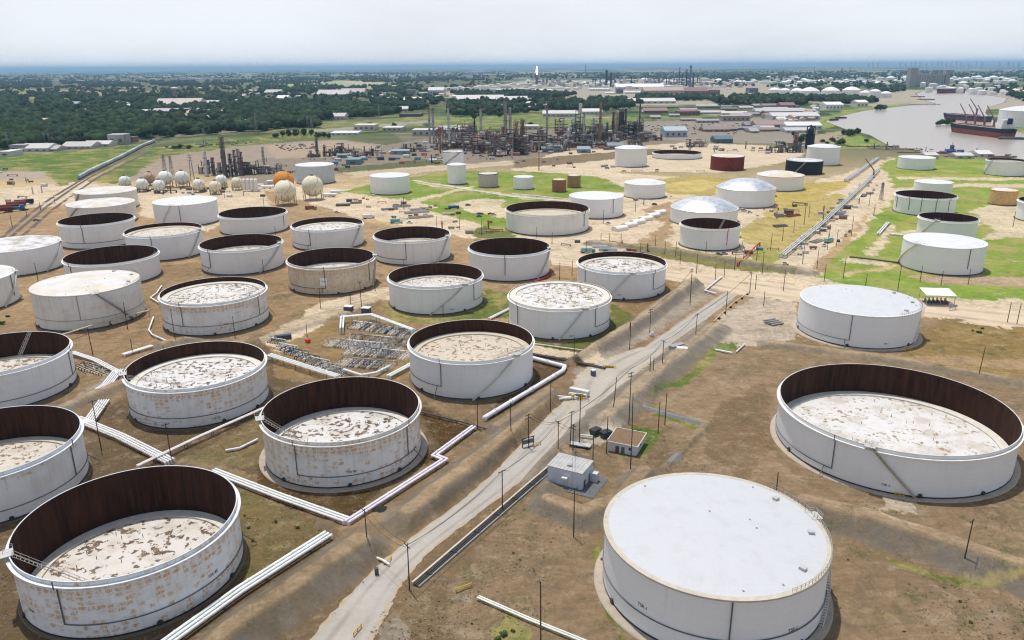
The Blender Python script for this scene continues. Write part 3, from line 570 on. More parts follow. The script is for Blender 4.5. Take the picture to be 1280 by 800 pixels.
def stairs(root, r, h, a0, a1, col, near, rail=True):
    mb = MB(); n = max(10, int(abs(a1-a0)*r/(.5 if near else 1.5)))
    w = .95
    for i in range(n):
        t0, t1 = i/n, (i+1)/n; b0, b1 = a0+(a1-a0)*t0, a0+(a1-a0)*t1; z0, z1 = h*t0, h*t1
        P = lambda rr, a, z: (rr*math.cos(a), rr*math.sin(a), z)
        if near: mb.add([P(r+.06,b0,z1),P(r+w,b0,z1),P(r+w,b1,z1),P(r+.06,b1,z1),P(r+.06,b0,z1-.06),P(r+w,b0,z1-.06),P(r+w,b1,z1-.06),P(r+.06,b1,z1-.06)], [(0,1,2,3),(7,6,5,4),(0,4,5,1),(1,5,6,2),(2,6,7,3)])
        for rr in (r+.05, r+w): mb.add([P(rr,b0,z0-.15),P(rr,b1,z1-.15),P(rr,b1,z1+.3),P(rr,b0,z0+.3),P(rr+.05,b0,z0-.15),P(rr+.05,b1,z1-.15),P(rr+.05,b1,z1+.3),P(rr+.05,b0,z0+.3)], [(0,1,2,3),(7,6,5,4),(3,2,6,7),(1,0,4,5)])
        if not near: mb.quad(P(r+.05,b0,z0+.1),P(r+w,b0,z0+.1),P(r+w,b1,z1+.1),P(r+.05,b1,z1+.1))
    st = mb.build('stairway', PAINT, root, col)
    if rail:
        mb = MB(); mb.tube(arc(r+w+.02, a0, a1, 1.1, h+1.1), .05 if near else .08, 5); mb.tube(arc(r+w+.02, a0, a1, .65, h+.65), .035, 4)
        for i in range(0, n+1, 3 if near else 2): a = a0+(a1-a0)*i/n; x, y = (r+w+.02)*math.cos(a), (r+w+.02)*math.sin(a); mb.cyl((x,y,h*i/n), (x,y,h*i/n+1.1), .035, n=4)
        mb.build('handrail', PAINT, st, col)
def railing(mb, pts, hgt=1.05, step=1.6, r=.03):
    for a, b in zip(pts, pts[1:]):
        a, b = Vector(a), Vector(b); n = max(1, int((b-a).length/step))
        for z in (hgt, hgt*.55): mb.cyl(a+Vector((0,0,z)), b+Vector((0,0,z)), r, n=4)
        for i in range(n+1): p = a+(b-a)*i/n; mb.cyl(p, p+Vector((0,0,hgt)), r, n=4)
def tank(key, label, ref, kind_='open', name='storage_tank', deck=None, dcol=(.5,.4,.1), shell=(0,.25,0), stair=None, stcol=(.62,.60,.55), risers=(), ring=None, ringcol=(.10,.12,.14), ladder=None, text=(), rcol=(.1,.05,.1), rim=(.74,.75,.75), plat=None, group='storage tanks of the tank farm', body=None, inner=True, fdn=.6, ringz=.25, base=True, edge=.12):
    x, y, r, h = TANKS[key]; dist = math.hypot(x, y); near = dist < 420; n = 128 if dist < 300 else 96 if dist < 520 else 56
    root = thing(name, label, 'storage tank', (x, y, 0), 0, group); REFS.append((SHORT.get(key, ref), x, y))
    ph = math.atan2(-y, -x); an = lambda rel: ph + math.radians(rel)
    if kind_ == 'open': r = r - .55
    qd = random.Random(key+'d'); dcol = dcol if len(dcol) > 3 else (dcol[0]*qd.uniform(.8,1.15), min(1, dcol[1]+qd.uniform(0,.2)), qd.uniform(0,.4), qd.uniform(.45,.95))
    mb = MB(); mb.lathe([(r,0,r,h)], n)
    if kind_ == 'open': mb.lathe([(r,h,r-.14,h)], n)
    if body: mb.build('shell', ROUGH, root, body)
    else: mb.build('shell', SHELL, root, shell)
    if base:
        MB().lathe([(r+.10,.0,r+.10,.55),(r+.10,.55,r,.56)], n).build('base_band', PAINT, root, (.018,.022,.028))
    if fdn: MB().lathe([(r+fdn+.5,-.3,r+fdn,.18),(r+fdn,.18,r+.05,.2)], n).build('foundation_ring', ROUGH, root, (.40,.34,.27) if fdn > 1.4 else (.15,.115,.08))
    if kind_ == 'open':
        MB().lathe([(r+.01,h-1.05,r+.85,h-1.05),(r+.85,h-1.05,r+.85,h-1.32),(r+.85,h-1.32,r+.01,h-1.32)], n).build('wind_girder', ROUGH, root, rim)
        MB().lathe([(r-.14,h,r-.10,h+.04),(r-.10,h+.04,r+.10,h+.04),(r+.10,h+.04,r+.10,h-.18)], n).build('rim', PAINT, root, rim)
        dz = .9 if deck is None else deck
        if inner: MB().lathe([(r-.14,dz-.4,r-.14,h-.02)], n).build('inner_wall', INNER, root)
        pw = 3.1
        fr = MB().lathe([(r-pw-.02,dz-.12,0,dz+.08)], n).build('floating_roof', DECK, root, dcol)
        MB().lathe([(r-.32,dz-.3,r-.32,dz+.45),(r-.32,dz+.45,r-pw*.52,dz+.42),(r-pw*.52,dz+.42,r-pw,dz+.34),(r-pw,dz+.34,r-pw,dz-.2)], n).build('pontoon', ROUGH, fr, (.66-.16*dcol[1],.63-.19*dcol[1],.56-.23*dcol[1]))
        MB().lathe([(r-.14,dz+.3,r-.33,dz+.34)], n).build('rim_seal', PAINT, fr, (.03,.027,.025))
        if near:
            q = random.Random(key)
            for i in range(16):
                rr = r*math.sqrt(q.random())*.82; a = q.random()*2*PI; MB().cyl((rr*math.cos(a),rr*math.sin(a),dz-.05),(rr*math.cos(a),rr*math.sin(a),dz+.9),.09,n=5).build('leg', PAINT, fr, (.10,.085,.07))
    elif kind_ == 'flat':
        e = .35+edge; MB().lathe([(r+.02,h-.5,r+edge,h-.3),(r+edge,h-.3,r+edge,h+.12),(r+edge,h+.12,r-e,h+.16)], n).build('roof_edge', ROUGH, root, rim)
        rf = MB().lathe([(r-e,h+.14,r*.55,h+.14+r*.02),(r*.55,h+.14+r*.02,0,h+.14+r*.045)], n).build('roof', ROOF, root, rcol)
        q = random.Random(key)
        for i in range(7 if near else 3):
            rr = r*(.9 if i < 4 else q.random()*.8); a = q.random()*2*PI; z = h+.14+(r-rr)*.045; MB().cyl((rr*math.cos(a),rr*math.sin(a),z-.1),(rr*math.cos(a),rr*math.sin(a),z+.4),.22,n=8).build('vent', PAINT, rf, (.58,.57,.55))
        if near:
            mb = MB(); pts = [(p[0], p[1], h+.14) for p in arc(r+edge*.5-.1, an(40), an(150), 0, n=40)]; railing(mb, pts, 1.1, 2.2, .045); mb.build('railing', PAINT, root, (.42,.40,.36))
            for k_ in range(3): a = an(60+40*k_); rr = r*.86; bx = MB().box((rr*math.cos(a), rr*math.sin(a), h+.14+(r-rr)*.045+.3), (1.4,1.1,.6), a).build('hatch', PAINT, rf, (.45,.44,.42))
    elif kind_ == 'dome':
        # geodesic cap of flat triangles
        MB().lathe([(r+.35,h-.5,r+.35,h+.05),(r+.35,h+.05,r-.2,h+.15)], n).build('roof_edge', ROUGH, root, (.70,.62,.56))
        R = (r*r + (r*.30)**2)/(2*r*.30); zc = h + r*.30 - R; K = 7; v = []; f = []; st = []
        for k in range(K+1):
            m = max(1, 6*k); t = math.asin(min(1, r/R))*k/K; st.append(len(v)); v += [(R*math.sin(t)*math.cos(2*PI*i/m), R*math.sin(t)*math.sin(2*PI*i/m), zc+R*math.cos(t)+.1) for i in range(m)]
        for k in range(K):
            m, M = max(1, 6*k), 6*(k+1)
            if k == 0: f += [(0, 1+i, 1+(i+1) % 6) for i in range(6)]; continue
            for s6 in range(6):
                for j in range(k+1):
                    o0, o1 = s6*k, s6*(k+1); A = st[k+1]+(o1+j) % M; B = st[k+1]+(o1+j+1) % M; C = st[k]+(o0+j) % m; f.append((A, B, C))
                    if j < k: f.append((C, B, st[k]+(o0+j+1) % m))
        MB().add(v, f).build('dome_roof', DOME, root)
    elif kind_ == 'crown':
        MB().lathe([(r+.3,h-.4,r+.3,h+.1),(r+.3,h+.1,r-.2,h+.12)], n).build('roof_edge', ROUGH, root, rim)
        MB().lathe([(r-.2,h+.1,r*.6,h+.1+r*.10),(r*.6,h+.1+r*.10,0,h+.1+r*.15)], n).build('roof', ROOF, root, rcol)
    if stair: stairs(root, r, h, an(stair[0]), an(stair[1]), stcol, near)
    if plat is None and stair: plat = stair[1]
    if plat is not None and dist < 700:
        a = an(plat); ca, sa = math.cos(a), math.sin(a); tx, ty = -sa, ca; mb = MB(); c = ((r+.3)*ca, (r+.3)*sa, h+.12); mb.box(c, (2.6, 3.2, .12), a)
        p = [(c[0]+ca*i*1.3+tx*j*1.6, c[1]+sa*i*1.3+ty*j*1.6, h+.15) for i, j in ((-1,-1),(1,-1),(1,1),(-1,1))]; railing(mb, p+p[:1]); mb.build('platform', PAINT, root, (.50,.49,.47))
    for rel in risers:
        a = an(rel); rr = r+.22; zr = h*ringz; MB().cyl((rr*math.cos(a),rr*math.sin(a),zr),(rr*math.cos(a),rr*math.sin(a),h-1.35 if kind_ == 'open' else h),.15 if near else .2,n=6).build('riser_pipe', PAINT, root, ringcol)
        if kind_ == 'open': rr = r+.98; MB().cyl((rr*math.cos(a),rr*math.sin(a),h-1.5),(rr*math.cos(a),rr*math.sin(a),h+.5),.14 if near else .2,n=6).build('riser_pipe', PAINT, root, ringcol)
    if ring:
        MB().tube(arc(r+.22, an(ring[0]), an(ring[1]), h*ringz), .13 if near else .17, 6).build('ring_pipe', PAINT, root, ringcol)
        a = an(ring[1]-4); MB().tube([((r+.22)*math.cos(a),(r+.22)*math.sin(a),h*ringz),((r+3.2)*math.cos(a+.02),(r+3.2)*math.sin(a+.02),.5)], .13, 6).build('feed_pipe', PAINT, root, ringcol)
    if ladder:
        a = an(ladder[0]); b_ = an(ladder[0]+ladder[1]); p = Vector(((r-.6)*math.cos(a),(r-.6)*math.sin(a),h+.1)); q2 = Vector((r*ladder[2]*math.cos(b_), r*ladder[2]*math.sin(b_), dz+.35)); d = (q2-p); s = d.cross(Vector((0,0,1))).normalized()*.5
        mb = MB(); m = int(d.length/.9)
        for sg in (-1,1):
            mb.cyl(p+s*sg, q2+s*sg, .07, n=5); mb.cyl(p+s*sg+Vector((0,0,1)), q2+s*sg+Vector((0,0,1)), .05, n=4)
            for i in range(0, m+1, 2): c = p+d*i/m+s*sg; mb.cyl(c, c+Vector((0,0,1)), .035, n=4)
        for i in range(m+1): c = p+d*i/m; mb.cyl(c-s, c+s, .05, n=4)
        mb.build('rolling_ladder', STEEL, root, (.50,.47,.42))
    if dist < 430:
        q = random.Random(key+'m')
        for i in range(3):
            a = an((-62, 4, 47)[i]+q.uniform(-14,14)); c = Vector((math.cos(a),math.sin(a),0)); mh = MB().cyl(c*(r+.02)+Vector((0,0,.85)), c*(r+.42)+Vector((0,0,.85)), .62, n=12).build('manhole', PAINT, root, (.03,.035,.045))
        for rel, z, tx, sz in text: lettering(tx, sz, r, an(rel), z, root)
    return root
tank('front','huge open tank with orange rust patches, nearest of the left-hand tanks','the big open tank in the near left corner', deck=.9, dcol=(.75,.30,.05,.5), shell=(1.18,.45,.0), rim=(.66,.70,.74), stair=(-150,-84), risers=(-39,), ring=(-39,84), ladder=(-80,24,.42), text=((37,5.2,'TSR-85',1.0),(-62,4.4,'TSR 85',.8)), ringz=.27)
tank('blotched','open tank with rust blotches all round its wall and wide foundation, left of the road','the rust-blotched open tank', deck=3.3, dcol=(1.0,.0,.0,.62), shell=(1.24,.62,.20), rim=(.66,.64,.60), stair=(-145,-84), risers=(-35,50), ring=(-35,62), ladder=(-80,35,.45), text=((3,4.6,'TSR 84',1.0),), fdn=1.9, ringz=.26)
tank('ringleft','open tank with shallow white stained floating roof and rolling ladder, one rust band under rim','the open tank with the pale rolling ladder', deck=9.1, dcol=(1.0,.0,.05,.75), shell=(1.06,.35,.02), stair=(-150,-90), ring=(-92,80), ladder=(-76,25,.35), text=((9,2.0,'TSR 87',.95),), ringz=.28)
tank('centre','clean white open tank with tan stained floating roof beside the road','the clean open tank with the tan roof', deck=9.4, dcol=(.75,.75,.35,.5), shell=(.02,.10,0), stair=(0,44), risers=(-28,), ring=(-88,-28), rim=(.72,.71,.69), stcol=(.66,.63,.56), ringz=.3, ladder=(60,-20,.5))
tank('stained','white tank filled to the rim, its floating roof all streaked with brown stains','the tank with the streaked full roof', deck=13.7, dcol=(1.2,.05,.35,.7), shell=(0,.12,0), stair=(0,29), risers=(-52,43), ring=(43,84), text=((14,1.6,'TSR 77',.8),), rim=(.70,.68,.63), ringz=.3)
tank('greyfloat','pale grey open tank with speckled shallow roof standing next to the cross road','the pale open tank near the cross road', deck=11.5, dcol=(.85,.05,.1), shell=(0,.10,0), stair=(-17,14), risers=(-52,45), ring=(45,84), text=((-2,2.6,'TSR 78',.8),), ringz=.3)
tank('midopen','open white tank with grey stained roof above the valve manifold','the open tank behind the valve manifold', deck=7.2, dcol=(.75,.12,.1), shell=(.05,.22,0), stair=(-8,37), risers=(51,), ring=(51,84), text=((18,2.0,'TSR 83',.8),), rim=(.68,.69,.69), ringz=.3)
tank('flatpad','plain white closed tank with smooth flat roof on a concrete ring right of the road','the plain closed tank on the concrete ring', 'flat', shell=(0,.05,0), rcol=(.0,.0,.6), risers=(-4,), ring=(-90,-4), stair=(66,92), fdn=2.0, text=((30,2.3,'TSR 3',.8),), ringz=.22, rim=(.74,.74,.73))
tank('bigopen','widest open tank, rusty inside with pale deep floating roof, right of the closed near tank','the widest open tank on the right', deck=2.6, dcol=(.36,.06,.55,.9), shell=(0,.12,.02), stair=(15,-7), risers=(-23,), ring=(-88,-23), rim=(.68,.67,.63), stcol=(.42,.36,.27), text=((2,2.2,'TSR 2',.95),), fdn=1.6, ringz=.2, ladder=(-7,-8,.78))
tank('nearroof','large white closed tank with smooth roof and stained cream rim, nearest in front','the large closed tank in front', 'flat', shell=(0,.06,0), rcol=(.0,.0,.85), risers=(11,), ring=(-96,95), text=((-32,6.2,'TSR-1',1.1),(44,4.9,'TSR-1',1.1)), fdn=2.0, stair=(70,118), rim=(.50,.46,.38), ringz=.33, edge=.42)
tank('tanback','tan tank with dirty roof, farther of two in a row by the railway','the farther tan tank by the railway','flat', shell=(0,.35,.45), rcol=(.35,.75,.1), stair=(-84,-55), stcol=(.25,.26,.27))
tank('tanfront','tan tank with dirty roof, nearer of two in a row by the railway','the nearer tan tank by the railway','flat', shell=(0,.35,.45), rcol=(.55,.75,.1), stair=(-84,-40), stcol=(.25,.26,.27))
tank('darkleft','blue-white open tank with deep rusty bowl in front of the tan tanks','the open tank before the tan tanks', deck=2.0, dcol=(.5,.6,.1), shell=(0,.15,0), risers=(-24,), ring=(-60,60))
tank('whitelid','white closed tank with clean white roof behind the speckled roof','the clean white-lidded tank','flat', shell=(0,.06,0), rcol=(0,.0,.1), stair=(-52,-26), risers=(-12,), stcol=(.72,.70,.66))
tank('speckled','open white tank full nearly to rim, tan roof speckled white','the tank with speckled tan roof', deck=13.0, dcol=(.6,.55,.1), shell=(0,.12,0), stair=(31,65), risers=(-20,))
tank('darkmid','white open tank with black-brown empty bowl beside the white-lidded tank','the empty tank beside the white-lidded one', deck=1.2, dcol=(.5,.6,.1), shell=(0,.12,0), risers=(60,))
tank('halfdark','open white tank showing a sliver of tan roof below a dark wall','the open tank with a tan sliver of roof', deck=6.8, dcol=(.5,.55,.1), shell=(0,.18,.03), stair=(20,66), risers=(-50,), ring=(-86,-50))
tank('darkladder','open white tank with deep brown bowl crossed by a ladder','the deep tank with a ladder across it', deck=1.2, dcol=(.5,.6,.1), shell=(0,.14,0), risers=(-58,), ladder=(70,8,.55))
tank('greytop','white tank whose closed roof is blackened with dirt, at the left edge','the blackened-roof tank','flat', shell=(0,.16,0), rcol=(1.0,.2,.1), stair=(32,74))
tank('cream','cream closed tank with stained flat roof and dark grey stair','the cream tank with the dark stair','flat', shell=(.0,.55,.30), rcol=(.12,.62,.1), stair=(44,6), stcol=(.20,.21,.21), risers=(-12,), ring=(-80,80), ringcol=(.34,.30,.26), rim=(.64,.62,.55), ringz=.3)
tank('edgewhite','off-white closed tank cut by the left edge, left of the cream tank','the off-white tank at the left edge','flat', shell=(0,.3,.12), rcol=(.25,.3,.1), stair=(40,80), risers=(60,))
tank('rustyrow','open white tank with shallow speckled roof and a tan rust patch low on its wall','the shallow tank right of the cream one', deck=12.4, dcol=(.95,.10,.1), shell=(.92,.45,.10), risers=(-38,52), ring=(-84,84), text=((8,4.6,'TSR 86',.8),), ringz=.3, ladder=(75,-8,.62))
tank('edgeopen','open tank at the left edge with buckled tan roof and long ladder','the open tank with buckled tan roof', deck=4.6, dcol=(.85,.35,.1), shell=(0,.2,0), ladder=(148,8,.55), ring=(-60,86), risers=(66,))
tank('edgedeep','blue-white open tank at left edge with deep pale roof, just above nearest left tank','the deep tank at the left edge', deck=3.6, dcol=(.6,.3,.1), shell=(.15,.4,.05), risers=(52,), ring=(-50,86), rim=(.64,.69,.75))
tank('paledeck','open white tank with high pale speckled roof, behind the signboard tank','the tank behind the signboard tank', deck=9.9, dcol=(.7,.1,.1), shell=(0,.18,0), stair=(36,63), risers=(-30,), ring=(-86,-30))
r_ = tank('signboard','brown-stained open tank with a white square sign on its wall','the brown-stained tank with the square sign', deck=6.1, dcol=(.3,.2,.1), shell=(1.12,.75,.95), stair=(62,88), risers=(-10,56), ring=(-70,-10), ringz=.25)
a = math.atan2(-412.3, 99.7)+math.radians(-12); rr = 23.6
MB().box((rr*math.cos(a), rr*math.sin(a), 7.4), (.12, 3.6, 4.2), a).build('sign_board', PAINT, r_, (.80,.80,.80)); lettering('TSR 82', .85, rr+.08, a, 7.4, r_)
tank('brownrim','open white tank with brown bowl and tan roof, right of the signboard tank','the open tank right of the signboard tank', deck=6.5, dcol=(.3,.6,.1), shell=(0,.25,.05), stair=(38,66), risers=(-10,), ring=(-86,-10))
tank('blackbowl','white open tank with very dark empty bowl and a red pipe at its foot','the dark empty tank with red pipe', deck=1.2, dcol=(.5,.6,.1), shell=(0,.10,0), stair=(42,78), risers=(-6,))
tank('lowwide','wide cream-white open tank with sunlit brown bowl beside the long white sheds','the wide open tank with sunlit bowl', deck=8.6, dcol=(.15,.75,.1), shell=(0,.22,.18), rim=(.72,.68,.60), risers=(60,), inner=True)
tank('whitetwin','plain white closed tank just behind the wide open tank','the plain white tank behind the wide one','flat', shell=(0,.06,0), rcol=(0,0,.1), risers=(38,))
tank('whitesmall','small off-white closed tank with peaked roof on bare sand','the small off-white tank on sand','crown', shell=(0,.22,.10), rcol=(0,.15,.1), rim=(.7,.68,.62))
tank('domefront','white tank under a silvery faceted dome, nearer of the two domed ones','the nearer domed tank','dome', shell=(0,.08,.03))
tank('domeback','white tank under a silvery faceted dome, farther of the two domed ones','the farther domed tank','dome', shell=(0,.08,.03))
tank('smallopen','small white open tank with ladder leaning in its rusty bowl, before the domed tank','the small open tank before the dome', deck=3.5, dcol=(.5,.6,.1), shell=(0,.08,.05), rim=(.74,.66,.60), risers=(35,), ringcol=(.45,.10,.08), ladder=(150,5,.5))
tank('rustcap','white tank with low rust-orange roof on dry yellow grass','the white tank with the rust-orange roof','crown', shell=(0,.08,.02), rcol=(.3,1.0,.1), rim=(.70,.40,.22))
tank('black','black tank with grey roof and pale stair','the black tank','flat', body=(.020,.026,.036), rcol=(.7,.0,.1), rim=(.12,.13,.15), stair=(-30,5), stcol=(.55,.50,.38), fdn=.9)
tank('whiteriver','tall white closed tank right behind the black tank','the tall white tank behind the black one','crown', shell=(0,.10,.03), rcol=(0,.05,.1))
tank('rustred','dark red rusty closed tank near the far river bank','the dark red rusty tank','flat', body=(.17,.035,.022), rcol=(.8,.6,.1), rim=(.28,.07,.04), stair=(35,-10), stcol=(.35,.05,.04))
tank('tallwhite','tall off-white tank with cone roof in front of the refinery','the tall tank before the refinery','crown', shell=(0,.2,.16), rcol=(0,.12,.1))
tank('lowring','very wide low white open ring tank behind the tall off-white tank','the low ring tank', deck=1.0, dcol=(.4,.6,.1), shell=(0,.10,.03))
tank('whitestub','small squat white tank on the lawn left of two rusty tanks','the squat white tank on the lawn','flat', shell=(0,.12,.03))
tank('rustpaira','small rusty brown tank with outside stair, nearer of the rusty pair','the nearer small rusty tank','flat', body=(.33,.15,.07), rcol=(.5,1,.1), rim=(.30,.16,.08), stair=(-30,30), stcol=(.35,.22,.14))
tank('rustpairb','small rusty brown tank streaked pale, farther of the rusty pair','the farther small rusty tank','flat', body=(.36,.22,.12), rcol=(.5,1,.1), rim=(.34,.2,.1))
tank('lawnwhite','white closed tank standing alone on the bright lawn before the refinery','the lone white tank on the lawn','flat', shell=(0,.12,.08), rcol=(0,.1,.1))
tank('greygalv','patchy grey galvanised tank behind the big cream spheres','the patchy grey tank','flat', body=(.50,.55,.58), rcol=(0,0,.1))
tank('talllawn','narrow tall white tank at the lawn edge','the narrow tall white tank','crown', shell=(0,.15,.08), rcol=(0,.1,.1))
tank('stairback','white tank with dark top and slanting dark stair, beside refinery stacks','the white tank with slanting dark stair','flat', shell=(0,.06,0), rcol=(1,.2,.1), rim=(.10,.09,.09), stair=(-50,40), stcol=(.16,.16,.17))
tank('concrete','stubby bare concrete tank with black top edge','the stubby concrete tank','flat', body=(.47,.43,.38), rcol=(1.0,.2,.1), rim=(.05,.05,.05))
tank('lawnbig','largest white closed tank on the right-hand lawn, stair up its left side','the largest closed tank on the right lawn','flat', shell=(0,.06,0), rcol=(0,0,.1), stair=(-88,-37), stcol=(.72,.70,.64), risers=(38,))
tank('lawnopen','white open tank with maroon bowl and pale stair, behind the largest lawn tank','the open tank with the pale stair', deck=2.0, dcol=(.5,.6,.1), shell=(0,.06,0), stair=(-66,-20), stcol=(.72,.70,.64), text=((2,10.5,'TSR 10',1.0),))
tank('lawnmid','white open tank with dark bowl and knobs along its rim','the open tank with knobs on its rim', deck=2.0, dcol=(.5,.6,.1), shell=(0,.06,0), risers=(-62,-28,-5,22,50))
tank('lawnback','small white closed tank half hidden behind the knobbed open tank','the half-hidden small white tank','flat', shell=(0,.06,0), rcol=(0,0,.1))
tank('ochre','small ochre tank with orange roof and grey stair on the right lawn','the small ochre tank','flat', body=(.62,.40,.17), rcol=(.1,1,.1), rim=(.58,.20,.05), stair=(-50,10), stcol=(.55,.52,.46))
tank('edgeright','white open tank cut by the right edge behind the lawn','the open tank at the right edge', deck=2.5, dcol=(.5,.6,.1), shell=(0,.06,0))
tank('shorewhite','white closed tank on the grass between lawn and river','the white tank by the river grass','flat', shell=(0,.08,.02), rcol=(0,0,.1))
tank('shoreedge','white open tank with pale flaky rim near the shore, at right edge','the flaky-rimmed tank near the shore', deck=13, dcol=(.4,.6,.1), shell=(0,.12,.02), stair=(-75,-40))
# the pair of wide tanks over the river
for i, (px, py, r, h, lb) in enumerate([(1290,158,58,30,'wide cream tank on the far river bank behind the cargo ship')]):
    x, y = at(px, py); TANKS['over'] = (x, y, r, h); tank('over', lb, 'the cream tank across the river', 'crown', shell=(0,.15,.12), rcol=(0,.12,.1))
# ------------------------------------------------------------------ pipelines
def offs(pts, d):
    out = []
    for i, p in enumerate(pts):
        a = pts[max(i-1,0)]; b = pts[min(i+1,len(pts)-1)]
        def nrm(u, w): q = Vector((w[0]-u[0], w[1]-u[1])); q.normalize(); return Vector((-q.y, q.x))
        if 0 < i < len(pts)-1:
            n1, n2 = nrm(a, p), nrm(p, b); m = (n1+n2).normalized(); k = d/max(.35, m.dot(n1)); out.append((p[0]+m.x*k, p[1]+m.y*k))
        else: m = nrm(a, b); out.append((p[0]+m.x*d, p[1]+m.y*d))
    return out
PIPEW = (.80,.80,.79)
def pipe_run(label, path, n=3, r=.3, gap=.75, z=1.2, step=9, col=PIPEW, name='pipeline', group='white pipelines of the tank farm', rail=None, legcol=(.16,.16,.15), drop=True, cat='pipeline', ref=None):
    P = [at(px, py, z) for px, py in path]; cx, cy2 = P[0]; root = thing(name, label, cat, (cx, cy2, 0), 0, group); P = [(x-cx, y-cy2) for x, y in P]
    if ref: m = P[len(P)//2]; REFS.append((ref, m[0]+cx, m[1]+cy2))
    for k in range(n):
        o = offs(P, (k-(n-1)/2)*max(gap, 2.75*r)); pts = [(x, y, z) for x, y in o]
        if drop: pts = [(pts[0][0], pts[0][1], .1)] + pts + [(pts[-1][0], pts[-1][1], .1)]
        mb = MB(); mb.tube(pts, r, 10)
        for p in pts[1:-1]: mb.sphere(p, r*1.02, 8, 4)
        for (ax, ay, az), (bx, by, bz) in zip(pts, pts[1:]):
            ln = math.dist((ax,ay,az), (bx,by,bz)); m = int(ln/11)
            for i in range(m): t = (i+.5+.3*math.sin(k*2.1+i))/m; d = Vector((bx-ax,by-ay,bz-az))/ln; c_ = Vector((ax+(bx-ax)*t, ay+(by-ay)*t, az+(bz-az)*t)); mb.cyl(c_-d*.12, c_+d*.12, r*1.28, n=10)
        mb.build('pipe', ROUGH, root, tuple(c*(.86+.14*random.random()) for c in col))
    L_ = [math.dist(a, b) for a, b in zip(P, P[1:])]
    for (a, b), ln in zip(zip(P, P[1:]), L_):
        m = max(1, int(ln/step)); d = ((b[0]-a[0])/ln, (b[1]-a[1])/ln); w = (n-1)*max(gap, 2.75*r)/2+r+.2
        for i in range(m):
            c = (a[0]+(b[0]-a[0])*(i+.5)/m, a[1]+(b[1]-a[1])*(i+.5)/m); mb = MB(); rz = math.atan2(d[1], d[0])
            zz = z-r-.09; mb.box((*c, zz), (.25, 2*w, .18), rz)
            for s in (-1, 1): mb.box((c[0]-d[1]*w*.8*s, c[1]+d[0]*w*.8*s, (zz-.09)/2-.1), (.2,.2,zz+.11), rz)
            mb.build('support', ROUGH, root, legcol)
    if rail:
        o = offs(P, rail); mb = MB(); railing(mb, [(x, y, z-.3) for x, y in o], 1.1, 4, .05); mb.build('handrail', PAINT, root, (.10,.11,.12))
    return root
pipe_run('bundle of three white pipes on low supports, running out of the bottom edge',[(20,935),(196,812),(300,737),(410,667)],3,.42,1.0,1.2,9, ref='the bottom-edge pipe bundle')
pipe_run('pair of thick white pipes with a zigzag jog, right of the rust-blotched tank',[(592,533),(543,569),(556,574),(434,652)],2,.42,.95,1.1,9, ref='the zigzag pipes')
pipe_run('three white pipes slanting down left below the rust-blotched tank',[(266,588),(350,620),(432,649)],3,.36,.85,1.1,9, ref='the slanting triple pipes')
pipe_run('four white pipes with a dark handrail beside the deep tank at the left edge',[(96,523),(150,545),(212,576)],4,.34,.8,1.2,8, rail=-2.0, ref='the handrailed pipes')
pipe_run('single long white pipe on thin legs passing below the rolling-ladder tank',[(172,582),(250,545),(334,508)],2,.26,.6,1.8,8, ref='the long single pipe')
pipe_run('short white elbow pipe lying in weeds left of the rust-blotched tank',[(282,563),(300,560),(322,549)],1,.40,1,.7,8, drop=False)
pipe_run('white pipe bundle rising over the dike beside the buckled-roof tank',[(148,462),(134,480),(118,492)],5,.30,.75,1.3,8, ref='the dike-top pipes')
pipe_run('bundle of parallel white pipes ending short below the dike by the left tanks',[(130,500),(110,528)],5,.30,.75,1.2,8)
pipe_run('white pipes crossing above dark valve rack, right of the buckled-roof tank',[(90,440),(120,450),(150,466)],3,.30,.75,1.5,6, ref='the dark valve rack')
pipe_run('short pair of white pipes left of the rolling-ladder tank rim',[(154,443),(190,432)],3,.30,.8,1.1,8)
pipe_run('big white pipe bent round the tan-roofed open tank, reaching toward the road',[(664,447),(706,458),(704,463),(606,522)],1,.85,1,1.2,10, ref='the bent big pipe')
pipe_run('cream pipe on thin legs slanting up below the cream tank',[(60,424),(120,405),(186,388)],1,.34,1,3.2,9, col=(.62,.56,.40), ref='the cream slanting pipe')
pipe_run('white stepped pipe left of the shallow speckled tank',[(192,396),(186,412),(190,418),(208,426)],1,.36,1,1.0,9)
pipe_run('bent white pipe between the cream and the shallow speckled tank',[(202,357),(196,366),(188,372),(198,378)],1,.34,1,.9,9)
pipe_run('white main pipe with portal bend along the top of the valve manifold',[(427,410),(428,396),(464,393),(516,412)],2,.42,1.2,3.0,8, ref='the manifold portal pipe')
pipe_run('white pipe leaving manifold beside the clean open tank, lower right',[(486,470),(520,452)],2,.45,1.3,1.4,7)
pipe_run('curved white header pipe along the front of the valve manifold',[(430,462),(452,469),(470,466),(486,458)],1,.55,1,1.6,7)
pipe_run('white pipes on a dark gantry left of the valve manifold',[(336,443),(380,457),(422,470)],3,.32,1.1,2.4,7, ref='the dark gantry')
pipe_run('white pipe between the streak-roofed and manifold-side tank, on grass',[(612,398),(640,384)],2,.36,.9,.8,8)
pipe_run('white hook-shaped pipe on the grass right of streak-roofed tank',[(655,428),(737,439),(757,426),(764,427)],1,.32,1,.5,9, col=(.66,.62,.55))
pipe_run('thin white pipe with yellow end beside the main road',[(445,686),(478,700),(486,705)],1,.3,1,.6,9)
pipe_run('white pipe pair running off the bottom edge near the closed front tank',[(598,746),(660,773),(742,806),(860,856)],2,.22,.55,.7,7, ref='the bottom pipe pair')
pipe_run('dark rusty pipe on supports between the rust-blotched and tan-roofed tanks',[(520,513),(580,528),(640,545)],1,.28,1,.9,6, col=(.12,.11,.10))
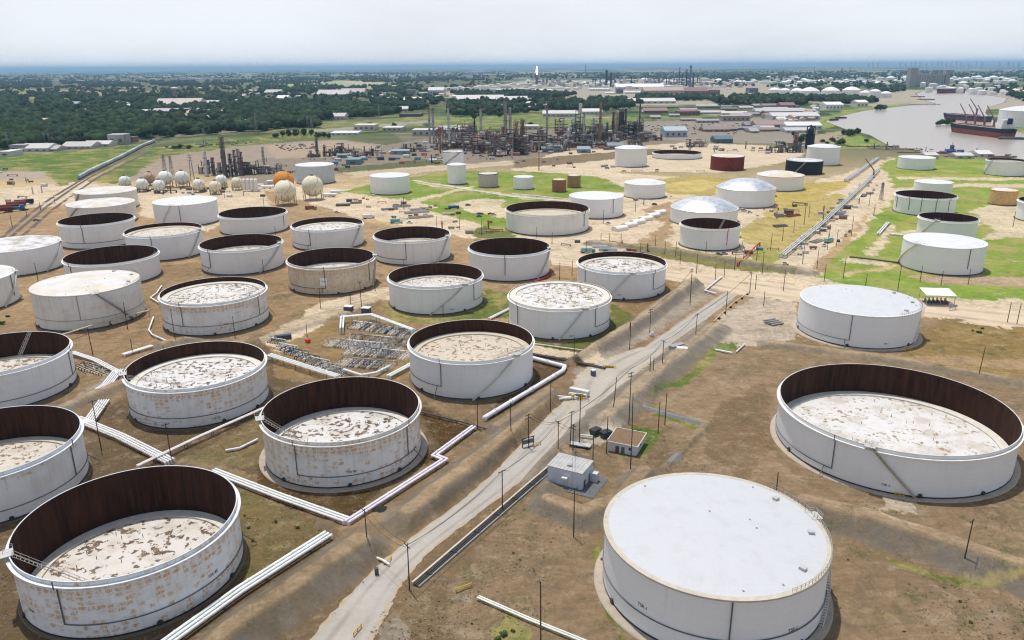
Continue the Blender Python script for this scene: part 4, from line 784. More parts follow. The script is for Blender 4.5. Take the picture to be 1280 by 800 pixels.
pipe_run('dark pipe trench line from the streak-roofed tank to the yellow guard',[(664,442),(710,450),(756,460)],2,.3,.8,.5,7, col=(.10,.085,.07))
pipe_run('U-shaped white pipe at the road end below the cross road',[(902,346),(881,363),(895,367)],1,.42,1,.8,6)
pipe_run('white pipe lying across green ditch grass below the road end',[(894,437),(915,441)],1,.38,1,.6,6,drop=False)
pipe_run('short grey pipe at the green ditch corner below the road end',[(920,440),(931,430)],1,.3,1,.6,6,drop=False)
pipe_run('grey pipe along the dike below the closed tank on concrete',[(965,428),(1040,440),(1060,442)],1,.25,1,.5,9, col=(.40,.41,.42))
pipe_run('long white pipe rack running back past the right-hand lawn to the river',[(978,318),(1030,276),(1086,224),(1098,211)],3,.42,1.5,2.4,12,(.62,.62,.60), name='pipe_rack', cat='pipe rack', ref='the long pipe rack')
pipe_run('white pipe rack continuing to the river beyond the long pipe rack',[(1058,224),(1074,213),(1097,197)],3,.45,1.6,3,14,(.62,.62,.60), name='pipe_rack', cat='pipe rack', ref='the far end pipe rack')
pipe_run('red inclined pipe on dry grass right of the small open tank',[(922,329),(950,303)],1,.4,1,2.0,8, col=(.55,.08,.05))
pipe_run('red pipe circling the foot of the dark empty tank',[(668,352),(684,347),(690,338)],1,.5,1,.6,8, col=(.50,.03,.05))
pipe_run('thin white pipe across the lawn toward the lone lawn tank',[(516,226),(640,246),(724,253)],1,.4,1,.8,15)
pipe_run('thin white pipe across the lawn behind the squat tank',[(640,242),(724,250)],1,.35,1,.8,15)
pipe_run('white pipe on the lawn beside the biggest lawn tank',[(1112,292),(1128,294),(1150,296)],1,.5,1,.8,15)
pipe_run('short thick white pipe on the lawn edge near pale-staired tank',[(1098,292),(1110,278)],2,.5,1.4,1.2,10)
pipe_run('dark pipe along the lawn below the biggest lawn tank',[(1063,321),(1090,324),(1122,328)],1,.5,1,.8,12, col=(.10,.10,.09))
# manifold and valve yard between the rust-blotched tank and the tank behind
def valve_skid(label, px, py, w, d, cols, rz, h=2.2, n=9, seed=1):
    x, y = at(px, py); q = random.Random(seed); root = thing('valve_skid', label, 'valve skid', (x, y, 0), rz, 'valve skids of the manifold yard')
    MB().box((0,0,.05), (w, d, .2)).build('base', ROUGH, root, (.40,.315,.21))
    n = max(4, int(n*.85))
    for i in range(n):
        u = -w/2+w*(i+.5)/n; z = .8; e = d/2*q.uniform(.6,1.0); mb = MB(); mb.tube([(u,-d/2,.1),(u,-d/2,z),(u,e,z),(u,e,.1)], .19, 6); c = q.choice(cols); mb.build('pipe', ROUGH, root, c)
        for v in ((-.2*d,) if i % 2 else (-.2*d, .15*d)): mb = MB(); t = q.uniform(1.5,2.2); mb.cyl((u,v,z-.2),(u,v,t), .09, n=5).cyl((u,v-.28,z),(u,v+.28,z), .27, n=8).cyl((u,v,t-.04),(u,v,t+.05), .3, n=8); mb.build('valve', ROUGH, root, q.choice([(.06,.12,.20),(.34,.32,.29),(.66,.64,.60),(.40,.30,.17)]))
    mb = MB(); mb.tube([(-w/2,d*.32,.3),(-w/2,d*.32,1.3),(w/2,d*.32,1.3),(w/2,d*.32,.3)], .2, 8); mb.build('header_pipe', PAINT, root, q.choice([PIPEW,(.3,.28,.25),(.2,.16,.12)]))
    return root
WH, BL, BR, GY = (.72,.72,.70), (.035,.07,.12), (.20,.13,.08), (.30,.30,.29)
sk = []; q = random.Random(2); TNP = (.46,.38,.26)
for i, (px, py) in enumerate([(358,436),(371,442),(384,448),(397,454),(410,460),(423,466)]): sk.append(valve_skid('blue-topped valve skid in the front gantry row, '+ordinal(i)+' from the left', px, py, 9.5, 6, (BL,BL,WH,GY), -.47, n=10, seed=i))
k = 0
for row, (x0, y0, n, cs, nm) in enumerate([(436,454,4,(WH,GY,TNP),'front'),(444,440,5,(WH,TNP,GY),'second'),(420,430,6,(TNP,GY,WH),'third'),(446,424,6,(BR,TNP,GY),'fourth'),(450,408,5,(BL,GY,WH),'rear')]):
    for c_ in range(n): sk.append(valve_skid('tan and white valve skid in the %s manifold row, %s from the left' % (nm, ordinal(c_)), x0+c_*14.5, y0+c_*(1.3 if row < 4 else 2.4), 9, 9.5, cs, -.30, n=9, seed=20+k)); k += 1
sk.append(valve_skid('dark blue valve rack right of the buckled-roof tank', 118, 462, 20, 6, (BL,GY,BL), -.50, n=14, seed=91)); sk.append(valve_skid('dark blue valve skid beside the shallow speckled tank', 346, 428, 8, 4, (BL,BL,GY), -.4, n=8, seed=92))
REFS.append(('the valve manifold', *at(460,438)))
# low wall and drain trench along the main road
def trench(label, pts):
    P = [at(*p) for p in pts]; cx, c2 = P[0]; root = thing('drain_trench', label, 'drain', (cx, c2, 0)); P = [(x-cx, y-c2) for x, y in P]
    def strip(o0, o1, z0, z1, nm, m, c):
        a, b = offs(P, o0), offs(P, o1); mb = MB()
        for i in range(len(P)-1):
            mb.add([(*a[i],z0),(*b[i],z0),(*b[i+1],z0),(*a[i+1],z0),(*a[i],z1),(*b[i],z1),(*b[i+1],z1),(*a[i+1],z1)], [(4,5,6,7),(0,4,7,3),(1,2,6,5),(0,1,5,4),(2,3,7,6)])
        return mb.build(nm, m, root, c)
    strip(.9, 1.35, -.1, .75, 'wall', ROUGH, (.56,.49,.38)); strip(-.7, .9, -.1, .06, 'trench_floor', ROUGH, (.045,.045,.045)); strip(-1.0, -.7, -.1, .45, 'kerb', ROUGH, (.30,.28,.25))
    for o, r in ((.4,.17),(-.1,.13),(-.5,.1)): MB().tube([(x, y, .32) for x, y in offs(P, o)], r, 6).build('pipe', PAINT, root, (.07,.07,.075))
    for (a, b) in zip(P, P[1:]):
        ln = math.dist(a, b); m = int(ln/9)
        for i in range(m): c = (a[0]+(b[0]-a[0])*(i+.5)/m, a[1]+(b[1]-a[1])*(i+.5)/m); MB().box((*c,.35), (.5,1.6,.5), math.atan2(b[1]-a[1], b[0]-a[0])).build('support', ROUGH, root, (.035,.035,.035))
trench('pale low wall with a dark pipe trench along the main road', [(520,733),(610,655),(694,582)])
def edge_wall(label, pts, hgt=.5):
    P = [at(*p) for p in pts]; cx, c2 = P[0]; P = [(x-cx, y-c2) for x, y in P]; root = kind(thing('kerb_wall', label, 'low wall', (cx, c2, 0)), 'thing'); a, b = offs(P, 0), offs(P, .45); mb = MB()
    for i in range(len(P)-1): mb.add([(*a[i],-.2),(*b[i],-.2),(*b[i+1],-.2),(*a[i+1],-.2),(*a[i],hgt),(*b[i],hgt),(*b[i+1],hgt),(*a[i+1],hgt)], [(4,5,6,7),(0,4,7,3),(1,2,6,5),(0,1,5,4),(2,3,7,6)])
    mb.build('wall', ROUGH, root, (.55,.43,.27))
    for (p, q) in zip(P, P[1:]):
        m = max(1, int(math.dist(p, q)/8))
        for i in range(m): MB().box((p[0]+(q[0]-p[0])*(i+.5)/m+.5, p[1]+(q[1]-p[1])*(i+.5)/m-.6, .35), (.9,.9,.9), .6).build('drain_box', ROUGH, root, (.04,.04,.04))
edge_wall('sandy low kerb along the right side of the upper main road', [(764,516),(800,477),(842,442)])
edge_wall('low kerb dotted with dark blocks at the upper end of the road', [(893,402),(915,381),(936,366)], .35)
def berm(label, pts, col, w=1.6, h=.9):
    P = [at(*p) for p in pts]; cx, c2 = P[0]; P = [(x-cx, y-c2) for x, y in P]; mb = MB(); prof = ((-w,-.2),(-w*.35,h),(w*.35,h),(w,-.2)); rows = [offs(P, o) for o, z in prof]
    for i in range(len(P)-1):
        for k in range(3): mb.quad((*rows[k][i],prof[k][1]), (*rows[k][i+1],prof[k][1]), (*rows[k+1][i+1],prof[k+1][1]), (*rows[k+1][i],prof[k+1][1]))
    solo('concrete_berm', mb, ROUGH, label, 'berm', (cx, c2, 0), 0, col)
berm('grey concrete lined berm bent like an elbow right of the small house', [(794,506),(840,520),(884,531),(858,558),(828,588)], (.19,.19,.195), 1.7, .75)
# ------------------------------------------------------------------ poles
POLES = []
pole_mesh = {}
def pole(px, yb, yt, arm=0, lean=0.0, lamp=False, nm='utility_pole', col=None, hmax=19):
    x, y = at(px, yb); h = min(hmax, max(5, height(px, yb, yt))); dist = math.hypot(x, y); r = .17 if dist < 350 else .20 if dist < 600 else .24
    root = thing(nm, None, 'pole' if not lamp else 'lamp post', (x, y, 0), random.uniform(0, 3)); root.rotation_euler = (random.uniform(-.012,.012), lean+random.uniform(-.012,.012), random.choice((.6,.7,2.2)))
    c = col or random.choice([(.050,.042,.036),(.075,.06,.048),(.04,.038,.037)])
    MB().cyl((0,0,-.4), (0,0,h), r, r*.68, 8).build('post', ROUGH, root, c)
    for k in range(arm):
        z = h-.5-1.1*k; a = MB().box((0,.14,z), (2.5,.13,.16)).build('crossarm', ROUGH, root, c)
        for u in (-1.1,-.45,.45,1.1): MB().cyl((u,.14,z+.08),(u,.14,z+.34),.06,n=6).build('insulator', PAINT, a, (.25,.25,.26))
    if lamp:
        MB().cyl((0,0,h-.2),(0,1.3,h+.15),.05,n=5).build('arm', PAINT, root, c); MB().box((0,1.45,h+.14),(.36,.8,.2)).build('lamp_head', PAINT, root, (.5,.5,.48))
    root['desc'] = ('lamp post with arm' if lamp else 'dark pole with double crossarm' if arm > 1 else 'dark pole with crossarm' if arm else 'plain dark pole'); POLES.append(root)
for p in [(47.5,350,329),(109,311,296),(55.5,411,394),(159.5,411,378),(219.5,428,386),(294,422,395),(15.5,284,269,1),(34,272,261,1),(51,263,252),(69,255,244),(401,386,360,0,0,True),(452,386,352,1),(439,386,366),(469,364,337),(384,421,405),(529,327,314),(330,343,324),(554,396,381),(546,286,270),(574.5,287,270),(602,293,274),
 (671,297,284),(754,280,262),(699.5,350,328),(732.5,317,301),(776,306,291),(751,306,291),(761.5,306,291),(794,265,248),(819,310,294),(844.5,321,302),(831,318,301),(882,321,301),(870.5,342,317),(862.5,381,336,2),(894,350,329),(905,347,326),(918,338,312,1),(929,328,309),(945.5,327,304),(952.5,343,315,1),(944,362,342),(937,367,340,1),(954.5,383,364),(907,393,364),(869,425,392,1),(812,419,386,2),(787,437,403),(688,515,476),
 (979,364,337),(1054,348,322),(1082,357,342),(1122,364,332,1),(1176,357,339),(1092,270,256),(1064,295,270),(1045,309,287),(1021,336,312),(1011,272,255),(1005,281,256,1),(978,301,283),(963,313,291),(992,291,274),(1266,284,264),(1259,403,378),(1271,405,379),(1034,312,292),
 (827.5,462,425,1),(812,473,446),(816,471,446),(786,531,459,2),(790,536,492),(766,518,472,0,.09),(831,531,492),(822.5,542,502),(788,586,536),(724,556,495,0,0,True),(741,581,540),(758,567,520),(697.5,569,526,1),(712,568,514,1,.03),(716,573,530,2),(661,560,517,2),(717.5,450,421),(787,418,400),(460,690,636,1),(512,738,680,1),(628,638,588,1),(717,671,610,1),(676,806,727),(1203,711,651,1,.05),(970,617,590),(1223,471,434,0,.05),(116,443,409),(166,442,424),(39,505,484),(126.5,561,500,1),(215,577,529,1),(597,536,497),(639,553,503),
 (208,462,432),(345,300,283),(418,331,316),(505,262,246),(660,330,312),(715,345,326),(1003,330,305),(1036,300,280),(1086,258,240),(1152,262,246),(850,330,312),(800,322,304),(640,282,266),(540,312,296),(690,305,290),(1210,356,336),(1150,352,332),(1030,352,330),(330,258,246),(240,262,250),(110,340,322),(20,330,310)]:
    pole(*p)
def wire(p, q, label):
    (x0, y0), (x1, y1) = at(p[0], p[1]), at(q[0], q[1]); h0 = height(*p)-.3; h1 = height(*q)-.3; mb = MB()
    for o in (-1.0, 1.0):
        pts = [(x0+(x1-x0)*t+o*.5-x0, y0+(y1-y0)*t+o*.6-y0, h0+(h1-h0)*t-4*1.6*t*(1-t)) for t in np.linspace(0,1,11)]; mb.tube(pts, .045, 4)
    solo('overhead_wire', mb, PAINT, label, 'wire', (x0,y0,0), 0, (.02,.02,.02), 'overhead wires between poles')
for a_, b_, l_ in [((512,738,680),(460,690,636),'sagging wires from the road pole to the pole by thin white pipe'),((512,738,680),(628,638,588),'sagging wires along the lower main road'),((628,638,588),(697.5,568,526),'sagging wires along the road toward the blue shed'),((697.5,568,526),(716,573,530),'short wires between crowded poles by the shed'),((697.5,568,526),(786,531,459),'wires crossing the road to the tallest pole'),((786,531,459),(827.5,462,425),'wires up the road right side past the apron'),((827.5,462,425),(869,425,392),'wires along the upper road'),((869,425,392),(937,367,340),'wires from upper road to the cross road'),((716,573,530),(717,671,610),'wires from crowded poles to the pole before the front tank'),((661,560,517),(697.5,568,526),'wires over the road bend by the guard rail'),((937,367,340),(918,338,312),'wires over the cross road'),((812,419,386),(862.5,381,336),'wires left of the upper road'),((126.5,561,500),(215,577,529),'wires above the handrailed pipes'),((952.5,343,315),(918,338,312),'short wires along the cross road')]: wire(a_, b_, l_)
# ------------------------------------------------------------------ huts and other near objects
hut_dim = {}
def hut(name, label, corners, h, wallc, roofc, doors=(), wins=(), over=.3, cat='building', roofm=None, pitch=0.0, ref=None):
    P = [Vector((*at(*c), 0)) for c in corners]   # front-left, front-right, back-right
    u = (P[1]-P[0]); v = (P[2]-P[1]); w = u.length; ux = u.normalized(); vy = Vector((-ux.y, ux.x, 0)); d = abs(v.dot(vy)); rz = math.atan2(ux.y, ux.x)
    root = thing(name, label, cat, P[0], rz)
    if ref: REFS.append((ref, P[0].x, P[0].y))
    MB().box((w/2, d/2, h/2-.15), (w, d, h+.3)).build('wall', ROUGH, root, wallc)
    mb = MB(); o = over
    mb.add([(-o,-o,h),(w+o,-o,h),(w+o,d+o,h+pitch),(-o,d+o,h+pitch),(-o,-o,h+.22),(w+o,-o,h+.22),(w+o,d+o,h+pitch+.22),(-o,d+o,h+pitch+.22)], [(3,2,1,0),(4,5,6,7),(0,1,5,4),(1,2,6,5),(2,3,7,6),(3,0,4,7)]); rf = mb.build('roof', roofm or ROUGH, root, roofc)
    if w > 5:
        for i in range(int(w/1.1)): MB().box((.5+i*1.1, d/2, h+.25+pitch/2), (.07, d+2*o, .06)).build('roof_rib', PAINT, rf, tuple(c*.8 for c in roofc))
    for f, t, dw, dh, col in doors:
        c = (w*t, -.03, dh/2) if f == 'f' else (w+.03, d*t, dh/2); s = (dw,.08,dh) if f == 'f' else (.08,dw,dh); dr = MB().box(c, s).build('door', PAINT, root, col); MB().box((c[0]+(.35 if f == 'f' else .06), c[1]-.06 if f == 'f' else c[1]+.3, 1.05), (.1,.1,.1)).build('handle', STEEL, dr, (.3,.3,.3))
    for f, t, z, ww, wh in wins:
        c = (w*t, -.03, z) if f == 'f' else (w+.03, d*t, z); s = (ww,.08,wh) if f == 'f' else (.08,ww,wh); wn = MB().box(c, s).build('window', GLASSY, root, (.05,.06,.07)); MB().box((c[0], c[1]-.05, z-wh/2-.05) if f == 'f' else (c[0]+.05, c[1], z-wh/2-.05), (ww+.2,.1,.08) if f == 'f' else (.1,ww+.2,.08)).build('sill', PAINT, wn, (.6,.6,.58))
    hut_dim[name] = (w, d); return root, w, d
hh, w, d = hut('metal_shed','pale blue metal shed with streaked grey roof beside the main road',[(684.5,602),(727,613),(742,597)],5.2,(.55,.60,.66),(.42,.42,.41),[('f',.53,1.6,2.6,(.48,.53,.60)),('e',.25,1.2,2.3,(.05,.05,.06)),('e',.72,1.2,2.3,(.05,.05,.06))],[], .2, 'shed', ref='the blue metal shed')
MB().box((w*.53,-.6,3.0),(1.7,1.2,.5)).build('hood', PAINT, hh, (.7,.71,.72)); MB().box((w+1.2,d*.8,1.4),(2.2,1.8,2.8)).build('annex', ROUGH, hh, (.50,.55,.60)); MB().box((w*.55,d*.3,5.7),(1.2,1.2,.5)).build('roof_vent', PAINT, hh, (.35,.35,.35))
MB().add([(-1.6,-2.6,.05),(w+4.5,-2.6,.05),(w+4.5,d+1.5,.05),(-1.6,d+1.5,.05)],[(0,1,2,3)]).build('dark_ground', ROUGH, hh, (.13,.135,.14))  # flat dark sheet on the ground, reaching past the shed on every side
hut('small_house','small white house with rusty orange-brown flat roof and red door',[(760.5,563),(795,570),(806,554)],3.1,(.60,.62,.66),(.22,.14,.08),[('f',.32,1.2,2.1,(.16,.05,.045)),('f',.52,1.1,2.1,(.10,.13,.16))],[('f',.78,1.9,1.0,.9),('e',.5,1.9,1.2,.9)],.45,'house',ref='the small house')
for o_ in [o for o in S.objects if o.get('category') == 'house' and o.name.startswith('small_house')]:
    w_, d_ = hut_dim['small_house']; mb = MB(); [mb.box(c_, s_) for c_, s_ in (((w_/2,-.5,3.35),(w_+1.2,.2,.35)),((w_/2,d_+.5,3.35),(w_+1.2,.2,.35)),((-.5,d_/2,3.35),(.2,d_+.8,.35)),((w_+.5,d_/2,3.35),(.2,d_+.8,.35)))]; mb.build('parapet', PAINT, o_, (.66,.66,.66))
x, y = at(1170,379); cn = thing('canopy','white flat canopy sheltering machinery, behind the closed tank on concrete','canopy',(x,y,0),-.12); REFS.append(('the white canopy', x, y))
MB().add([(-7,-5,5.2),(7,-5,5.2),(7,5,6.3),(-7,5,6.3),(-7,-5,5.5),(7,-5,5.5),(7,5,6.6),(-7,5,6.6)],[(3,2,1,0),(4,5,6,7),(0,1,5,4),(1,2,6,5),(2,3,7,6),(3,0,4,7)]).build('roof', ROUGH, cn, (.82,.82,.82))
for sx in (-6.6,0,6.6):
    for sy in (-4.6,4.6): MB().cyl((sx,sy,-.2),(sx,sy,5.3+.1*sy),.14,n=6).build('post', PAINT, cn, (.3,.3,.3))
pump = thing('pump_skid','row of dark pumps and motors under the white canopy','pump',(x,y,0),-.12)
MB().box((0,0,.2),(11.5,6,.4)).build('base', ROUGH, pump, (.22,.19,.18))
for i in range(6):
    MB().cyl((-4.8+i*1.9,-1.6,1.1),(-4.8+i*1.9,.9,1.1),.6,n=10).build('motor', PAINT, pump, random.choice([(.05,.07,.08),(.16,.07,.06),(.10,.12,.13)])); MB().cyl((-4.8+i*1.9,1.8,.4),(-4.8+i*1.9,1.8,2.4),.35,n=8).build('pump_body', PAINT, pump, (.09,.10,.10))
x, y = at(1187,388); sk2 = thing('control_cabinet','grey control cabinets on posts at the canopy right corner','cabinet',(x,y,0))
for i, (u, v, s) in enumerate([(0,0,(1.2,.8,2)),(1.8,.6,(1.0,.7,1.6)),(3.2,1,(1.3,.8,1.2))]): MB().box((u,v,1.4+s[2]/2),s).build('cabinet', PAINT, sk2, (.30,.33,.35)); MB().box((u,v,.7),(.14,.14,1.5)).build('leg', PAINT, sk2, (.2,.2,.2))
def barrier(px, py, label, rz, n=3, w=3.0, col=(.62,.42,.01)):
    x, y = at(px, py); r = thing('guard_rail', label, 'guard rail', (x, y, 0), rz, 'yellow guard rails at pipe crossings')
    for i in range(n): MB().cyl((-w/2+w*i/(n-1),0,-.2),(-w/2+w*i/(n-1),0,1.15),.11,n=8).build('post', PAINT, r, col)
    for z in (.55,1.05): MB().cyl((-w/2,0,z),(w/2,0,z),.09,n=6).build('rail', PAINT, r, col)
    (MB().box((0,.5,.4),(w*.7,.6,.7)).build('block', ROUGH, r, tuple(c*.9 for c in col)) if w > 4.5 else None)
barrier(762,460,'bright yellow guard rail at the end of the dark pipe trench',-.1,5,5)
barrier(729,501,'yellow guard rail at the foot of the white pipe valves by the wide road area',-.15,4,4)
barrier(671,557,'yellow guard rail beside the double-armed pole at the road bend',.6,3,3)
barrier(487,702,'yellow guard posts at the end of thin white pipe by the road',1.3,2,2)
barrier(580,737,'yellow posts on pale gravel below the main road',.5,2,4)
barrier(447,790,'orange-yellow posts at the very bottom of the road',1.2,3,3)
barrier(842,434,'yellow barrier left of the white trailer on the road edge',.7,4,4)
barrier(930,355,'yellow rail at the U-shaped pipe by the cross road',.0,3,4)
barrier(1133,436,'yellow valve frame at the foot of the closed tank on concrete',.2,3,2.2)
barrier(1124,621,'yellow valve frame at the foot of the widest open tank',-.2,3,2.4)
x, y = at(712,499); t = thing('valve_station','white forked pipes and yellow valves beside the wide road area','valve station',(x,y,0),-.5)
for i, (p, q) in enumerate([((-7,-2.4,.9),(1,.2,.9)),((-2.6,-3.2,.9),(2.2,1.2,.9)),((-1,2,1.4),(5,3.4,1.4))]): MB().tube([(p[0],p[1],.1),p,q,(q[0],q[1],.1)],.34,8).build('pipe', PAINT, t, PIPEW)
for u, v, c in ((1,.4,(.55,.40,.05)),(2.4,1.6,(.10,.12,.15)),(3.5,2.5,(.5,.36,.05))): MB().box((u,v,1.1),(1,.9,1.7)).build('valve', PAINT, t, c)
MB().box((1.5,5.2,1.3),(7.5,1.8,1.9)).build('panel_box', ROUGH, t, (.62,.63,.62))
x, y = at(741.5,469.5); t = thing('portable_toilet','blue and white portable toilet standing alone on the road apron','toilet',(x,y,0),.5)
MB().box((0,0,1.05),(1.5,1.5,2.1)).build('body', PAINT, t, (.05,.08,.15)); MB().box((0,0,2.3),(1.56,1.56,.4)).build('roof', PAINT, t, (.75,.76,.77)); MB().box((0,-.77,1.0),(.8,.05,1.8)).build('door', PAINT, t, (.10,.14,.22))
for (px, py, lb) in ((744,543,'dark green dumpster left of the small white house'),(757,546,'second dark green dumpster, touching the small white house')):
    x, y = at(px, py); t = thing('dumpster', lb, 'dumpster', (x,y,0), .5+.3*random.random(), 'dumpsters by the small house')
    MB().add([(-1.5,-1,.2),(1.5,-1,.2),(1.5,1,.2),(-1.5,1,.2),(-1.8,-1.2,1.7),(1.8,-1.2,1.7),(1.8,1.2,2.0),(-1.8,1.2,2.0)],[(3,2,1,0),(4,5,6,7),(0,1,5,4),(1,2,6,5),(2,3,7,6),(3,0,4,7)]).build('body', PAINT, t, (.012,.05,.04)); MB().box((0,0,2.0),(3.7,2.5,.12)).build('lid', PAINT, t, (.01,.015,.015))
x, y = at(733,548); t = solo('pipe_heap', MB().box((0,0,.35),(4,.5,.5)).box((0,.7,.35),(4,.5,.5)).box((0,.3,.8),(4,.5,.45)), ROUGH, 'pale blocks stacked on the pad near the dumpsters', 'blocks', (x,y,0), -.3, (.6,.58,.52))
x, y = at(725,558); t = thing('flat_trailer','low grey flat trailer on the pad left of the house','trailer',(x,y,0),-.35)
MB().box((0,0,.7),(7,2.3,.3)).build('bed', PAINT, t, (.40,.41,.41))
for sx in (-2,-1,2.6):
    for sy in (-1.1,1.1): MB().cyl((sx,sy-.12,.4),(sx,sy+.12,.4),.4,n=10).build('wheel', PAINT, t, (.02,.02,.02))
x, y = at(852,443); t = thing('box_trailer','white box trailer parked beside pumps on the road edge','trailer',(x,y,0),-.15)
MB().box((0,0,1.9),(4.4,2.4,2.4)).build('body', PAINT, t, (.78,.78,.76))
for sx in (-.8,.4):
    for sy in (-1.2,1.2): MB().cyl((sx,sy-.12,.42),(sx,sy+.12,.42),.42,n=10).build('wheel', PAINT, t, (.02,.02,.02))
x, y = at(865,433); t = thing('pump_skid','grey pumping machinery and hoses right of the white box trailer','pump',(x,y,0),.4)
for i in range(5): MB().box((i*1.5-3,random.uniform(-1,1),.8),(1.2,1.1,1.0+random.random())).build('motor', PAINT, t, random.choice([(.12,.12,.13),(.35,.35,.34),(.05,.05,.06)])); MB().cyl((i*1.5-3,-1.5,.4),(i*1.5-3,1.5,.5),.18,n=6).build('pipe', PAINT, t, (.3,.3,.3))
x, y = at(354,424); t = solo('skip_container', MB().prism([(-3.6,-1.2),(3.6,-1.2),(3.6,1.2),(-3.6,1.2)],0,2.0), PAINT, 'long black skip container beside the sandy track left of the manifold', 'container', (x,y,0), .35, (.03,.04,.06))
x, y = at(352,412); t = thing('pipe_pile','red-brown pile of scrap pipes along the sandy track','pipes',(x,y,0),.38)
for i in range(9): MB().cyl((-8+i*.4,-1+i*.25,.3+(i % 3)*.3),(7+i*.3,-.9+i*.22,.3+(i % 3)*.3),.22,n=6).build('pipe', ROUGH, t, (.26,.13,.11))
x, y = at(385,428); solo('red_tank', MB().cyl((0,-1.2,.9),(0,1.2,.9),.8,n=12).box((0,0,.2),(1.2,2,.4)), PAINT, 'small bright red drum at the left end of the manifold','drum',(x,y,0),.8,(.6,.03,.03))
for i, (px, py, lb) in enumerate([(436,390,'grey equipment box with white roof left of two above the manifold'),(458,392,'grey equipment box with white roof right of two above the manifold')]):
    x, y = at(px, py); t = thing('equipment_box', lb, 'equipment box', (x,y,0), -.2); MB().box((0,0,1.5),(4,3,3)).build('body', PAINT, t, (.07,.085,.10)); MB().box((0,0,3.12),(4.3,3.3,.25)).build('roof', PAINT, t, (.75,.75,.75))
x, y = at(476,640); solo('black_sheet', MB().sphere((0,0,.3),2.4,12,5,.35,-.3), ROUGH, 'heap of black sheeting below the zigzag pipes','sheeting',(x,y,0),.3,(.02,.02,.02))
x, y = at(573,604); solo('junction_box', MB().box((0,0,.8),(.9,.7,1.6)).box((1.0,.3,.5),(.7,.6,1.0)), PAINT, 'grey junction boxes on the dike right of the zigzag pipes','box',(x,y,0),.3,(.35,.36,.36))
x, y = at(471,718); solo('junction_box', MB().box((0,0,.9),(.9,.8,1.8)), PAINT, 'dark box below the thin white pipe left of the road','box',(x,y,0),.3,(.05,.07,.06))
x, y = at(815,420); solo('junction_box', MB().box((0,0,.9),(1.2,1,1.8)).box((-1,0.2,.5),(.8,.8,1.0)), PAINT, 'white cabinet at the foot of the double-armed pole by the road','box',(x,y,0),.3,(.7,.7,.7))
x, y = at(660,558); t = thing('pipe_rack','small dark steel pipe stand beside the yellow guard at the road bend','pipe stand',(x,y,0),.5)
for u in (-2,2): MB().box((u,0,1.6),(.25,.25,3.2)).build('post', ROUGH, t, (.05,.05,.05))
MB().box((0,0,3.1),(4.6,.25,.25)).build('beam', ROUGH, t, (.06,.06,.06)); MB().box((0,0,1.8),(4.2,.6,1.2)).build('panel', ROUGH, t, (.15,.16,.17))
x, y = at(1208,712); solo('steel_plate', MB().box((1.2,.2,.9),(3.4,1.4,.25)).box((0,0,.5),(.3,.3,1)), PAINT, 'small grey steel platform at the foot of leaning pole on dike','platform',(x,y,0),-.3,(.30,.33,.36))
# white arched covers beside the wide sunlit bowl
for i, (px, py) in enumerate([(775,288),(787,283.5),(797,279.5),(807,275.5),(816,271.5),(824,267.8)]):
    x, y = at(px, py); t = thing('long_tent', 'white long arched cover beside the wide sunlit bowl, '+ordinal(i)+' from the near end', 'tent', (x,y,0), .62, 'white arched covers in a row'); mb = MB(); n = 8; w = 6.0; l = 11.5
    pr = [(w/2*math.cos(PI*k/n), 1.6+1.8*math.sin(PI*k/n)) for k in range(n+1)]
    for k in range(n): (a, za), (b_, zb) = pr[k], pr[k+1]; mb.quad((-l/2,a,za),(l/2,a,za),(l/2,b_,zb),(-l/2,b_,zb))
    for s in (-1,1): mb.quad(*[(s*l/2,a,z) for a, z in pr])
    mb.build('cover', ROUGH, t, (.80,.77,.72)); MB().box((0,0,.8),(l-.05,w-.05,1.62)).build('wall', ROUGH, t, (.74,.70,.64))
# ------------------------------------------------------------------ spheres and bullet vessels
def sphere_tank(label, px, py, rpx, col, stair=True, ref=None):
    cy_b = py + rpx*1.25; x, y = at(px, cy_b); r = rpx*mpp(px, cy_b); zc = r*1.28; root = thing('sphere_tank', label, 'sphere tank', (x, y, 0), 0, 'spherical gas tanks')
    if ref: REFS.append((ref, x, y))
    sh = MB().sphere((0,0,zc), r, 28, 20); sh.build('shell', ROUGH, root, col)
    MB().lathe([(r+.12,zc-.15,r+.12,zc+.15),(r+.12,zc+.15,r-.1,zc+.15)], 28).build('belt', PAINT, root, tuple(c*.75 for c in col))
    m = 10
    for i in range(m): a = 2*PI*i/m+.2; MB().cyl((r*.93*math.cos(a),r*.93*math.sin(a),-.2),(r*.93*math.cos(a),r*.93*math.sin(a),zc),.28,n=6).build('leg', PAINT, root, tuple(c*.35 for c in col))
    MB().cyl((0,0,zc+r*.96),(0,0,zc+r+1.2),.5,n=8).build('vent', PAINT, root, (.3,.28,.25)); mb = MB(); mb.lathe([(1.6,zc+r*.98,1.6,zc+r+.9)], 10); mb.build('top_railing', PAINT, root, (.25,.2,.17))
    if stair:
        pts = [((r+.6)*math.cos(t)*math.cos(-1.2+t*.9), (r+.6)*math.cos(t)*math.sin(-1.2+t*.9), zc+(r+.6)*math.sin(t)) for t in np.linspace(-.2,1.45,12)]; MB().tube(pts, .28, 5).build('stairway', PAINT, root, tuple(c*.6 for c in col))
CRM, PG, TN = (.76,.69,.52), (.74,.75,.70), (.52,.36,.26)
